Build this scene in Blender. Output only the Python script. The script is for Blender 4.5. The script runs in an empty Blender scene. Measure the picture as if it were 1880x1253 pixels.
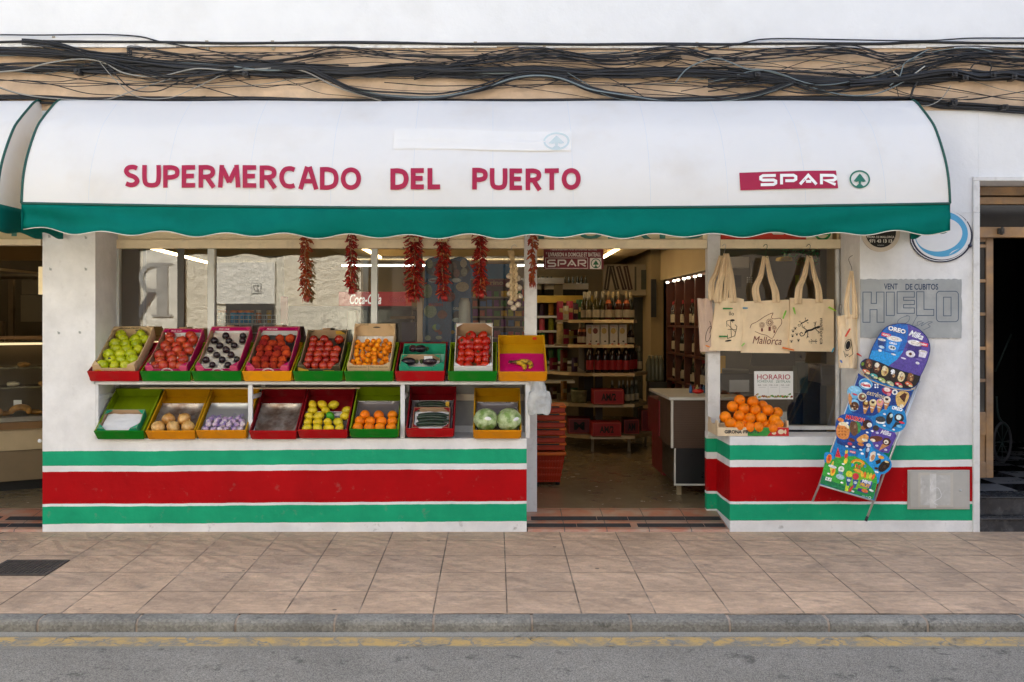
import bpy, bmesh, math, random
from mathutils import Matrix, Vector, noise
R = math.radians
PI = math.pi
S = bpy.context.scene
C = S.collection
# ---------------------------------------------------------------- camera numbers (metres; the shop front is the plane Y = 0)
F, D, H, VX, VY = 1861.0, 7.3, 1.525, 908.0, 588.0
YW = .44                       # plane of the shop windows, set back in the front

def X(x, Y=0.0): return (x - VX) / F * (D + Y)
def Z(y, Y=0.0): return H - (y - VY) / F * (D + Y)
def lin(h):
    h = h.lstrip('#'); o = []
    for i in (0, 2, 4):
        c = int(h[i:i+2], 16) / 255
        o.append(c / 12.92 if c < .04045 else ((c + .055) / 1.055) ** 2.4)
    return tuple(o)

# ---------------------------------------------------------------- materials
def newmat(name):
    m = bpy.data.materials.new(name); m.use_nodes = True
    nt = m.node_tree
    return m, nt, nt.nodes, nt.links, nt.nodes['Principled BSDF']

def mat(name, c, rough=.6, metal=0, var=.12, vs=6, bump=0, bs=60, c2=None, rand=None, coat=0, spec=.5,
        emis=0, grime=None, gs=3, ga=.5, sub=0, trans=0, tcol=None):
    if isinstance(c, str): c = lin(c)
    m, nt, N, L, P = newmat(name)
    P.inputs['Roughness'].default_value = rough; P.inputs['Metallic'].default_value = metal
    P.inputs['Specular IOR Level'].default_value = spec
    P.inputs['Coat Weight'].default_value = coat
    if sub:
        P.inputs['Subsurface Weight'].default_value = sub; P.inputs['Subsurface Scale'].default_value = .01
    tc = N.new('ShaderNodeTexCoord')
    base = None
    def mix(fac, a, b, bt='MIX'):
        n = N.new('ShaderNodeMix'); n.data_type = 'RGBA'; n.blend_type = bt
        if hasattr(fac, 'node'): L.new(fac, n.inputs[0])
        else: n.inputs[0].default_value = fac
        for k, v in ((6, a), (7, b)):
            if hasattr(v, 'node'): L.new(v, n.inputs[k])
            else: n.inputs[k].default_value = (*v, 1)
        return n.outputs[2]
    def ns(scale, detail=5, off=0):
        n = N.new('ShaderNodeTexNoise'); n.inputs['Scale'].default_value = scale; n.inputs['Detail'].default_value = detail
        n.inputs['Roughness'].default_value = .6
        if off:
            mp = N.new('ShaderNodeMapping'); mp.inputs['Location'].default_value = (off, off * 2, off * 3)
            L.new(tc.outputs['Object'], mp.inputs[0]); L.new(mp.outputs[0], n.inputs['Vector'])
        else: L.new(tc.outputs['Object'], n.inputs['Vector'])
        return n.outputs['Fac']
    def ramp(s, a, b):
        n = N.new('ShaderNodeMapRange'); n.inputs[1].default_value = a; n.inputs[2].default_value = b
        L.new(s, n.inputs[0]); return n.outputs[0]
    base = c
    if rand is not None:
        if isinstance(rand, str): rand = lin(rand)
        oi = N.new('ShaderNodeObjectInfo'); base = mix(oi.outputs['Random'], base, rand)
    if c2 is not None:
        if isinstance(c2, str): c2 = lin(c2)
        base = mix(ramp(ns(vs, 4, 7), .42, .6), base, c2)
    if var:
        f = ns(vs, 6)
        lo = 1 - var * 1.6; hi = 1 + var * 1.6
        g = N.new('ShaderNodeMapRange'); g.inputs[1].default_value = .25; g.inputs[2].default_value = .75
        g.inputs[3].default_value = lo; g.inputs[4].default_value = hi; L.new(f, g.inputs[0])
        cc = N.new('ShaderNodeCombineColor')
        for i in range(3): L.new(g.outputs[0], cc.inputs[i])
        base = mix(1.0, base, cc.outputs[0], 'MULTIPLY')
    if grime is not None:
        if isinstance(grime, str): grime = lin(grime)
        f = ramp(ns(gs, 8, 3), .52, .75)
        mm = N.new('ShaderNodeMath'); mm.operation = 'MULTIPLY'; mm.inputs[1].default_value = ga; L.new(f, mm.inputs[0])
        base = mix(mm.outputs[0], base, grime)
    if hasattr(base, 'node'): L.new(base, P.inputs['Base Color'])
    else: P.inputs['Base Color'].default_value = (*base, 1)
    if rough > .12:
        r = ns(vs * 3, 4, 11); g = N.new('ShaderNodeMapRange'); g.inputs[3].default_value = max(0, rough - .1); g.inputs[4].default_value = min(1, rough + .12)
        L.new(r, g.inputs[0]); L.new(g.outputs[0], P.inputs['Roughness'])
    if bump:
        b = N.new('ShaderNodeBump'); b.inputs['Strength'].default_value = 1; b.inputs['Distance'].default_value = bump
        L.new(ns(bs, 6, 5), b.inputs['Height']); L.new(b.outputs[0], P.inputs['Normal'])
    if trans:
        t = N.new('ShaderNodeBsdfTranslucent'); ms = N.new('ShaderNodeMixShader'); ms.inputs[0].default_value = trans
        if tcol: t.inputs[0].default_value = (*tcol, 1)
        elif hasattr(base, 'node'): L.new(base, t.inputs[0])
        else: t.inputs[0].default_value = (*base, 1)
        L.new(P.outputs[0], ms.inputs[1]); L.new(t.outputs[0], ms.inputs[2])
        L.new(ms.outputs[0], N['Material Output'].inputs[0])
    if emis:
        P.inputs['Emission Color'].default_value = (*c, 1); P.inputs['Emission Strength'].default_value = emis
    return m

def glassmat(name, ior=1.75, tint=(.95, .97, .96), rough=0.0, bump=0):
    m, nt, N, L, P = newmat(name); N.remove(P)
    fr = N.new('ShaderNodeFresnel'); fr.inputs[0].default_value = ior
    g = N.new('ShaderNodeBsdfGlossy'); g.inputs['Roughness'].default_value = rough
    t = N.new('ShaderNodeBsdfTransparent'); t.inputs[0].default_value = (*tint, 1)
    ms = N.new('ShaderNodeMixShader')
    if bump:
        tc = N.new('ShaderNodeTexCoord'); n = N.new('ShaderNodeTexNoise'); n.inputs['Scale'].default_value = 2.2; n.inputs['Detail'].default_value = 1
        L.new(tc.outputs['Object'], n.inputs['Vector'])
        b = N.new('ShaderNodeBump'); b.inputs['Distance'].default_value = bump; L.new(n.outputs[0], b.inputs['Height'])
        L.new(b.outputs[0], g.inputs['Normal'])
    L.new(fr.outputs[0], ms.inputs[0]); L.new(t.outputs[0], ms.inputs[1]); L.new(g.outputs[0], ms.inputs[2])
    L.new(ms.outputs[0], N['Material Output'].inputs[0])
    return m

# ---------------------------------------------------------------- mesh builder
class MB:
    def __init__(s, xf=None):
        s.v = []; s.f = []; s.m = []; s.s = []; s.x = xf; s.mi = 0; s.sm = False; s.mats = []
    def use(s, m):
        if m not in s.mats: s.mats.append(m)
        s.mi = s.mats.index(m); return s
    def add(s, vs, fs, sm=None, mi=None):
        b = len(s.v)
        s.v += [tuple(s.x @ Vector(v)) for v in vs] if s.x is not None else [tuple(v) for v in vs]
        for f in fs:
            s.f.append([b + i for i in f]); s.m.append(s.mi if mi is None else mi); s.s.append(s.sm if sm is None else sm)
        return s
    def box(s, x0, x1, y0, y1, z0, z1):
        if x0 > x1: x0, x1 = x1, x0
        if y0 > y1: y0, y1 = y1, y0
        if z0 > z1: z0, z1 = z1, z0
        return s.add([(x0,y0,z0),(x1,y0,z0),(x1,y1,z0),(x0,y1,z0),(x0,y0,z1),(x1,y0,z1),(x1,y1,z1),(x0,y1,z1)],
              [(0,3,2,1),(4,5,6,7),(0,1,5,4),(1,2,6,5),(2,3,7,6),(3,0,4,7)], sm=False)
    def prism(s, poly, a0, a1, ax='y'):
        n = len(poly); vs = []
        for a in (a0, a1):
            for p, q in poly:
                vs.append((p, a, q) if ax == 'y' else (a, p, q) if ax == 'x' else (p, q, a))
        fs = [tuple(range(n)), tuple(range(2*n-1, n-1, -1))] + [(i, n+i, n+(i+1) % n, (i+1) % n) for i in range(n)]
        return s.add(vs, fs, sm=False)
    def tube(s, pts, r, n=6, cap=True, sq=(1, 1)):
        pts = [Vector(p) for p in pts]; vs = []; m = len(pts)
        prev = None
        for i, p in enumerate(pts):
            t = (pts[min(i+1, m-1)] - pts[max(i-1, 0)])
            if t.length < 1e-9: t = Vector((0, 0, 1))
            t.normalize()
            if prev is None:
                u = t.cross(Vector((0, 1, 0))) if abs(t.y) < .9 else t.cross(Vector((1, 0, 0)))
            else: u = prev - t * prev.dot(t)
            u.normalize(); prev = u; w = t.cross(u)
            rr = r[i] if isinstance(r, (list, tuple)) else r
            for k in range(n):
                a = 2*PI*k/n; vs.append(p + u*math.cos(a)*rr*sq[0] + w*math.sin(a)*rr*sq[1])
        fs = [(i*n+k, i*n+(k+1) % n, (i+1)*n+(k+1) % n, (i+1)*n+k) for i in range(m-1) for k in range(n)]
        if cap: fs += [tuple(range(n-1, -1, -1)), tuple((m-1)*n+k for k in range(n))]
        return s.add(vs, fs, sm=True)
    def lathe(s, prof, n=14, c=(0, 0, 0), a0=0, a1=2*PI):
        full = abs(a1-a0-2*PI) < 1e-6; k = n if full else n+1; vs = []
        for r, z in prof:
            for i in range(k):
                a = a0+(a1-a0)*i/n; vs.append((c[0]+r*math.cos(a), c[1]+r*math.sin(a), c[2]+z))
        fs = [(j*k+i, j*k+(i+1) % k, (j+1)*k+(i+1) % k, (j+1)*k+i) for j in range(len(prof)-1) for i in range(n)]
        return s.add(vs, fs, sm=True)
    def ball(s, c, r, sx=1, sy=1, sz=1, nu=14, nv=9, fn=None, rot=None):
        vs = []; fs = []
        for j in range(nv+1):
            ph = PI*j/nv
            for i in range(nu):
                a = 2*PI*i/nu
                d = Vector((math.sin(ph)*math.cos(a), math.sin(ph)*math.sin(a), math.cos(ph)))
                k = fn(d) if fn else 1
                p = Vector((d.x*sx, d.y*sy, d.z*sz))*r*k
                if rot is not None: p = rot @ p
                vs.append(p+Vector(c))
        for j in range(nv):
            for i in range(nu): fs.append((j*nu+i, (j+1)*nu+i, (j+1)*nu+(i+1) % nu, j*nu+(i+1) % nu))
        return s.add(vs, fs, sm=True)
    def grid(s, nx, ny, fn, sm=True, flip=False):
        vs = [fn(i/nx, j/ny) for j in range(ny+1) for i in range(nx+1)]; k = nx+1
        fs = [(j*k+i, j*k+i+1, (j+1)*k+i+1, (j+1)*k+i) for j in range(ny) for i in range(nx)]
        if flip: fs = [f[::-1] for f in fs]
        return s.add(vs, fs, sm=sm)
    def build(s, name, m=None, parent=None, loc=None, bevel=0, solid=0, merge=False):
        me = bpy.data.meshes.new(name)
        vs = [Vector(v) for v in s.v]
        if parent is not None:
            inv = world(parent).inverted(); vs = [inv @ v for v in vs]; o0 = None
        else:
            if loc is None:
                xs = [v.x for v in vs]; ys = [v.y for v in vs]; zs = [v.z for v in vs]
                loc = ((min(xs)+max(xs))/2, (min(ys)+max(ys))/2, min(zs))
            o0 = Vector(loc); vs = [v-o0 for v in vs]
        me.from_pydata(vs, [], s.f)
        mats = s.mats if s.mats else ([m] if m else [])
        for q in mats: me.materials.append(q)
        me.polygons.foreach_set('material_index', s.m); me.polygons.foreach_set('use_smooth', s.s)
        me.update()
        o = bpy.data.objects.new(name, me); C.objects.link(o)
        if parent is not None: o.parent = parent
        else: o.location = o0
        if merge:
            w = o.modifiers.new('w', 'WELD'); w.merge_threshold = .0004
        if solid:
            w = o.modifiers.new('s', 'SOLIDIFY'); w.thickness = solid; w.offset = 0
        if bevel:
            w = o.modifiers.new('b', 'BEVEL'); w.width = bevel; w.segments = 2; w.limit_method = 'ANGLE'; w.angle_limit = R(40)
        return o

def world(o):
    m = o.matrix_basis.copy()
    while o.parent is not None:
        o = o.parent; m = o.matrix_basis @ m
    return m

def tag(o, label=None, cat=None, group=None, kind=None):
    if label: o['label'] = label
    if cat: o['category'] = cat
    if group: o['group'] = group
    if kind: o['kind'] = kind
    return o
def thing(name, label, cat, loc=(0, 0, 0), rot=(0, 0, 0), group=None):
    o = bpy.data.objects.new(name, None); C.objects.link(o); o.empty_display_size = .05
    o.location = loc; o.rotation_euler = rot
    return tag(o, label, cat, group)
def copy_tree(o, parent=None):
    c = o.copy(); C.objects.link(c); c.parent = parent
    for ch in KIDS.get(o.name, []): copy_tree(ch, c)
    return c
KIDS = {}
def remember(o):
    KIDS[o.name] = [c for c in C.objects if c.parent == o]
    for c in KIDS[o.name]: remember(c)
    return o
ORD = ['first', 'second', 'third', 'fourth', 'fifth', 'sixth', 'seventh', 'eighth', 'ninth', 'tenth', 'eleventh', 'twelfth', 'thirteenth', 'fourteenth', 'fifteenth', 'sixteenth', 'seventeenth', 'eighteenth', 'nineteenth', 'twentieth']
def nth(i): return ORD[i]

# ---------------------------------------------------------------- flat lettering and pictures on a surface
_tc = {}
def text2d(s, bold=0, shear=0, space=1, res=3):
    key = (s, bold, shear, space)
    if key not in _tc:
        cu = bpy.data.curves.new('t', 'FONT'); cu.body = s; cu.size = 1; cu.offset = bold; cu.shear = shear
        cu.space_character = space; cu.resolution_u = res
        ob = bpy.data.objects.new('t', cu)
        me = bpy.data.meshes.new_from_object(ob)
        vs = [(v.co.x, v.co.y) for v in me.vertices]; fs = [tuple(p.vertices) for p in me.polygons]
        bpy.data.objects.remove(ob); bpy.data.curves.remove(cu); bpy.data.meshes.remove(me)
        x0 = min(v[0] for v in vs); x1 = max(v[0] for v in vs); y0 = min(v[1] for v in vs); y1 = max(v[1] for v in vs)
        _tc[key] = ([((v[0]-x0)/(x1-x0)-.5, (v[1]-y0)/(y1-y0)-.5) for v in vs], fs)
    return _tc[key]

def plane(P0=(0, 0, 0), n=(0, 1, 0)):
    P0 = Vector(P0); n = Vector(n).normalized(); c = Vector((0, -D, H))
    if n.y < 0: n = -n
    def f(x, y, off=0):
        d = Vector(((x-VX)/F, 1, -(y-VY)/F)); q = P0 - n*off
        return c + d*((q-c).dot(n)/d.dot(n))
    return f
def local(M):                    # a sheet lying in the x-y plane of a thing; units are metres
    def f(x, y, off=0): return M @ Vector((x, y, off))
    return f

class Dec:
    """flat shapes laid on a surface: x right, y down, as seen from the street"""
    def __init__(s, surf, step=.0012, up=False):
        s.sf = surf; s.mb = MB(); s.step = step; s.k = -1 if not up else 1
    def raw(s, vs, fs, m, layer, fine=0):
        s.mb.use(m)
        if fine:
            bm = bmesh.new(); vv = [bm.verts.new((v[0], v[1], 0)) for v in vs]
            for f in fs:
                try: bm.faces.new([vv[i] for i in f])
                except ValueError: pass
            for ax, stp in ((1, fine), (0, fine*4)):
                y0 = min(v[ax] for v in vs); y1 = max(v[ax] for v in vs); y = y0+stp; co = [0, 0, 0]; no = (ax == 0, ax == 1, 0)
                while y < y1:
                    co[ax] = y; bmesh.ops.bisect_plane(bm, geom=bm.verts[:]+bm.edges[:]+bm.faces[:], plane_co=co, plane_no=no); y += stp
            bm.verts.index_update(); vs = [(v.co.x, v.co.y) for v in bm.verts]; fs = [tuple(v.index for v in f.verts) for f in bm.faces]; bm.free()
        s.mb.add([s.sf(x, y, s.step*layer) for x, y in vs], fs, sm=False); return s
    def poly(s, pts, m, layer=1, fine=0): return s.raw(pts, [tuple(range(len(pts)))], m, layer, fine)
    def rect(s, x0, y0, x1, y1, m, layer=1, ang=0):
        cx, cy = (x0+x1)/2, (y0+y1)/2
        return s.poly([rot2(x, y, cx, cy, ang) for x, y in ((x0, y0), (x1, y0), (x1, y1), (x0, y1))], m, layer)
    def ell(s, cx, cy, rx, ry, m, layer=1, ang=0, n=24, fine=0):
        return s.poly([rot2(cx+rx*math.cos(2*PI*i/n), cy+ry*math.sin(2*PI*i/n), cx, cy, ang) for i in range(n)], m, layer, fine)
    def ring(s, cx, cy, rx, ry, w, m, layer=1, ang=0, n=32, a0=0, a1=360):
        vs = []; k = n+1
        for q in (0, w):
            for i in range(k):
                a = R(a0+(a1-a0)*i/n); vs.append(rot2(cx+(rx-q)*math.cos(a), cy+(ry-q)*math.sin(a), cx, cy, ang))
        return s.raw(vs, [(i, i+1, k+i+1, k+i) for i in range(n)], m, layer)
    def line(s, pts, w, m, layer=1, close=False, fine=0):
        """one mitred ribbon along the points"""
        P = [Vector((p[0], p[1])) for p in pts]; P = [p for i, p in enumerate(P) if i == 0 or (p-P[i-1]).length > 1e-6]
        if len(P) < 2: return s
        n = len(P); vs = []
        for i, p in enumerate(P):
            a = P[(i-1) % n] if close or i else p; b = P[(i+1) % n] if close or i < n-1 else p
            d1 = (p-a).normalized() if (p-a).length else (b-p).normalized(); d2 = (b-p).normalized() if (b-p).length else d1
            n1 = Vector((-d1.y, d1.x)); n2 = Vector((-d2.y, d2.x)); k = n1+n2
            k = k.normalized() if k.length > 1e-3 else n1
            q = k*min(2.2, 1/max(.35, k.dot(n1)))*w/2
            vs += [tuple(p+q), tuple(p-q)]
        m_ = n if close else n-1
        return s.raw(vs, [(2*i, 2*i+1, (2*i+3) % (2*n), (2*i+2) % (2*n)) for i in range(m_)], m, layer, fine)
    def text(s, t, cx, cy, w, h, m, layer=1, ang=0, bold=0, shear=0, space=1, fine=0):
        vs, fs = text2d(t, bold, shear, space)
        return s.raw([rot2(cx+x*w, cy+s.k*y*h, cx, cy, ang) for x, y in vs], fs, m, layer, fine)
    def build(s, name, parent=None, **k): return s.mb.build(name, parent=parent, **k)
def rot2(x, y, cx, cy, ang):
    if not ang: return (x, y)
    a = R(ang); c, q = math.cos(a), math.sin(a); dx, dy = x-cx, y-cy
    return (cx+dx*c-dy*q, cy+dx*q+dy*c)
def smoothpts(p, n=6, closed=False):
    out = []; m = len(p)
    rng = range(m) if closed else range(m-1)
    for i in rng:
        g = (lambda k: p[k % m]) if closed else (lambda k: p[max(0, min(m-1, k))])
        a, b, c, d = g(i-1), g(i), g(i+1), g(i+2)
        for k in range(n):
            t = k/n
            out.append(tuple(.5*((2*b[j])+(-a[j]+c[j])*t+(2*a[j]-5*b[j]+4*c[j]-d[j])*t*t+(-a[j]+3*b[j]-3*c[j]+d[j])*t**3) for j in range(len(b))))
    if not closed: out.append(tuple(p[-1]))
    return out

GLY = {'S': (.56, [[(.93, .07), (.62, 0), (.2, .05), (.04, .24), (.25, .43), (.72, .56), (.95, .76), (.75, .95), (.38, 1), (.02, .92)]]), 'U': (.66, [[(0, -1), (0, .62), (.12, .92), (.5, 1), (.88, .92), (1, .62), (1, -1)]]),
 'P': (.56, [[(0, -1), (0, 2)], [(0, 0), (.5, 0), (.9, .09), (1, .27), (.9, .46), (.5, .55), (0, .55)]]), 'E': (.48, [[(0, -1), (0, 2)], [(0, 0), (1.1, 0)], [(0, .48), (.98, .48)], [(0, 1), (1.1, 1)]]),
 'R': (.60, [[(0, -1), (0, 2)], [(0, 0), (.5, 0), (.85, .09), (.95, .26), (.85, .44), (.5, .53), (0, .53)], [(.42, .5), (1.02, 2)]]), 'M': (.84, [[(0, 2), (.09, -1)], [(.13, .06), (.5, .84)], [(.87, .06), (.5, .84)], [(1, 2), (.91, -1)]]),
 'C': (.60, [[(1, .07), (.68, 0), (.26, .07), (.02, .35), (.02, .65), (.26, .93), (.68, 1), (1, .93)]]), 'A': (.66, [[(-.06, 2), (.42, -1)], [(1.06, 2), (.58, -1)], [(.2, .68), (.8, .68)]]),
 'D': (.66, [[(0, -1), (0, 2)], [(0, 0), (.45, 0), (.86, .14), (1, .5), (.86, .86), (.45, 1), (0, 1)]]), 'O': (.74, [[(.5, 0), (.86, .14), (1, .5), (.86, .86), (.5, 1), (.14, .86), (0, .5), (.14, .14), None]]),
 'L': (.46, [[(0, -1), (0, 2)], [(0, 1), (1.1, 1)]]), 'T': (.56, [[(-.15, 0), (1.15, 0)], [(.5, 0), (.5, 2)]])}
def word(dc, t, x0, y0, x1, y1, w, m, layer=1, slope=0, fine=6, gap=4.0):
    sc = (x1-x0-len(t)*w-(len(t)-1)*gap)/sum(GLY[c][0] for c in t); h = y1-y0; x = x0+w/2; ly = layer
    for i, c in enumerate(t):
        cw, st = GLY[c]; cw *= sc
        for q in st:
            cl = q[-1] is None; q = q[:-1] if cl else q; P = []
            for u, v in q: P.append((x+u*cw, (y0 if v == -1 else y1 if v == 2 else y0+w/2+v*(h-w))+slope*(x-x0)))
            if len(P) > 4: P = smoothpts(P, 5, cl)
            dc.line(P, w, m, ly, cl, fine); ly += .12
        x += cw+gap+w; ly = layer
# ================================================================ MATERIALS OF THE SETTING
def stripes(name, slope, th, side=False):
    """white masonry paint with hand-painted green and red bands; th = heights from the top down"""
    m, nt, N, L, P = newmat(name)
    g = N.new('ShaderNodeNewGeometry'); sp = N.new('ShaderNodeSeparateXYZ'); L.new(g.outputs['Position'], sp.inputs[0])
    def math_(op, a, b=None):
        n = N.new('ShaderNodeMath'); n.operation = op
        for k, v in ((0, a), (1, b)):
            if v is None: continue
            if hasattr(v, 'node'): L.new(v, n.inputs[k])
            else: n.inputs[k].default_value = v
        return n.outputs[0]
    def ns(scale, det=5):
        n = N.new('ShaderNodeTexNoise'); n.inputs['Scale'].default_value = scale; n.inputs['Detail'].default_value = det
        n.inputs['Roughness'].default_value = .65
        L.new(g.outputs['Position'], n.inputs['Vector']); return n.outputs['Fac']
    z = math_('ADD', sp.outputs['Z'], math_('MULTIPLY', sp.outputs['X'], -slope))
    z = math_('ADD', z, math_('MULTIPLY', math_('SUBTRACT', ns(7, 4), .5), .010))
    z = math_('ADD', z, math_('MULTIPLY', math_('SUBTRACT', ns(1.1, 2), .5), .016))
    r = N.new('ShaderNodeValToRGB'); r.color_ramp.interpolation = 'CONSTANT'
    W = (.80, .80, .80, 1); G = (.012, .36, .18, 1); Rd = (.42, .001, .004, 1)
    cols = [W, G, W, Rd, W, G, W]; pos = [0]+[t for t in sorted(th)]
    L.new(z, r.inputs[0])
    el = r.color_ramp.elements
    el[0].position = 0; el[0].color = W; el[1].position = pos[1]; el[1].color = G
    for p, c in zip(pos[2:], cols[2:]): e = el.new(p); e.color = c
    mx = N.new('ShaderNodeMix'); mx.data_type = 'RGBA'; mx.blend_type = 'MULTIPLY'; mx.inputs[0].default_value = 1
    L.new(r.outputs[0], mx.inputs[6])
    mr = N.new('ShaderNodeMapRange'); mr.inputs[1].default_value = .3; mr.inputs[2].default_value = .7; mr.inputs[3].default_value = .84; mr.inputs[4].default_value = 1.09
    L.new(ns(3.5, 8), mr.inputs[0]); cc = N.new('ShaderNodeCombineColor')
    for i in range(3): L.new(mr.outputs[0], cc.inputs[i])
    L.new(cc.outputs[0], mx.inputs[7])
    # scuffs and dirt specks, mostly near the pavement
    d = N.new('ShaderNodeMapRange'); d.inputs[1].default_value = .60; d.inputs[2].default_value = .72; L.new(ns(11, 10), d.inputs[0])
    hgt = N.new('ShaderNodeMapRange'); hgt.inputs[1].default_value = .0; hgt.inputs[2].default_value = .5; hgt.inputs[3].default_value = .62; hgt.inputs[4].default_value = .14
    L.new(sp.outputs['Z'], hgt.inputs[0])
    f = math_('MULTIPLY', d.outputs[0], hgt.outputs[0])
    m2 = N.new('ShaderNodeMix'); m2.data_type = 'RGBA'; L.new(f, m2.inputs[0]); L.new(mx.outputs[2], m2.inputs[6]); m2.inputs[7].default_value = (.22, .2, .17, 1)
    L.new(m2.outputs[2], P.inputs['Base Color'])
    P.inputs['Roughness'].default_value = .6; P.inputs['Specular IOR Level'].default_value = .12
    b = N.new('ShaderNodeBump'); b.inputs['Distance'].default_value = .006
    L.new(math_('ADD', ns(14, 7), math_('MULTIPLY', ns(2.5, 3), 2)), b.inputs['Height']); L.new(b.outputs[0], P.inputs['Normal'])
    return m
th_left = [.596, .491, .449, .216, .198, .074]
th_right = [.622, .517, .466, .218, .197, .080]
M_left = stripes('painted masonry, striped foot', .0055, th_left)
M_right = stripes('painted masonry, striped foot right', 0, th_right)
def S1(th): return th
M_white = mat('white plaster', (.78, .79, .80), .7, var=.035, vs=2.2, bump=.004, bs=14, grime=(.5, .47, .42), gs=2.5, ga=.16)
M_peel = mat('peeling white paint', (.80, .80, .79), .7, var=.06, vs=9, bump=.006, bs=30, grime=(.35, .3, .24), gs=16, ga=.6)
M_beige = mat('old peach render', (.60, .43, .29), .8, var=.16, vs=2.6, bump=.005, bs=12, c2=(.70, .52, .36), grime=(.36, .26, .19), gs=4.5, ga=.6)
M_cream = mat('cream wood tinted with warm light', (.92, .78, .53), .55, var=.05, vs=5, bump=.0015, bs=40, grime=(.4, .33, .24), gs=12, ga=.3)  # warm light under the awning is put into the cream tone
M_frame = mat('white painted wood frame', (.72, .72, .71), .5, var=.05, vs=6, bump=.001, bs=30, grime=(.3, .27, .23), gs=18, ga=.35)
M_alu = mat('grey aluminium', (.48, .50, .50), .4, metal=.4, var=.05)
M_alua = mat('pale aluminium frame', (.58, .60, .58), .45, metal=.15, var=.05)
M_dark = mat('dark frame', (.05, .045, .04), .5, var=.1)
M_brown = mat('bronze anodised frame', (.18, .14, .10), .45, metal=.3, var=.1)
M_glass = glassmat('window glass', 2.05, tint=(.86, .88, .86), bump=.00015)
M_glass2 = glassmat('display case glass', 1.5)
M_int = mat('interior beige wall', (.40, .31, .17), .8, var=.06, vs=2)
M_intfloor = mat('polished brown floor', (.25, .20, .125), .22, var=.12, vs=3, bump=.0008, bs=6)
M_ceil = mat('interior ceiling', (.48, .37, .20), .85, var=.04)
M_white_shelf = mat('white shelf paint', (.70, .71, .72), .45, var=.04, vs=4, grime=(.4, .38, .34), gs=9, ga=.35)
M_black = mat('black rubber', (.018, .018, .02), .5, var=.15)
M_darkroom = mat('dark wall', (.012, .012, .013), .9, var=.1)

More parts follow.
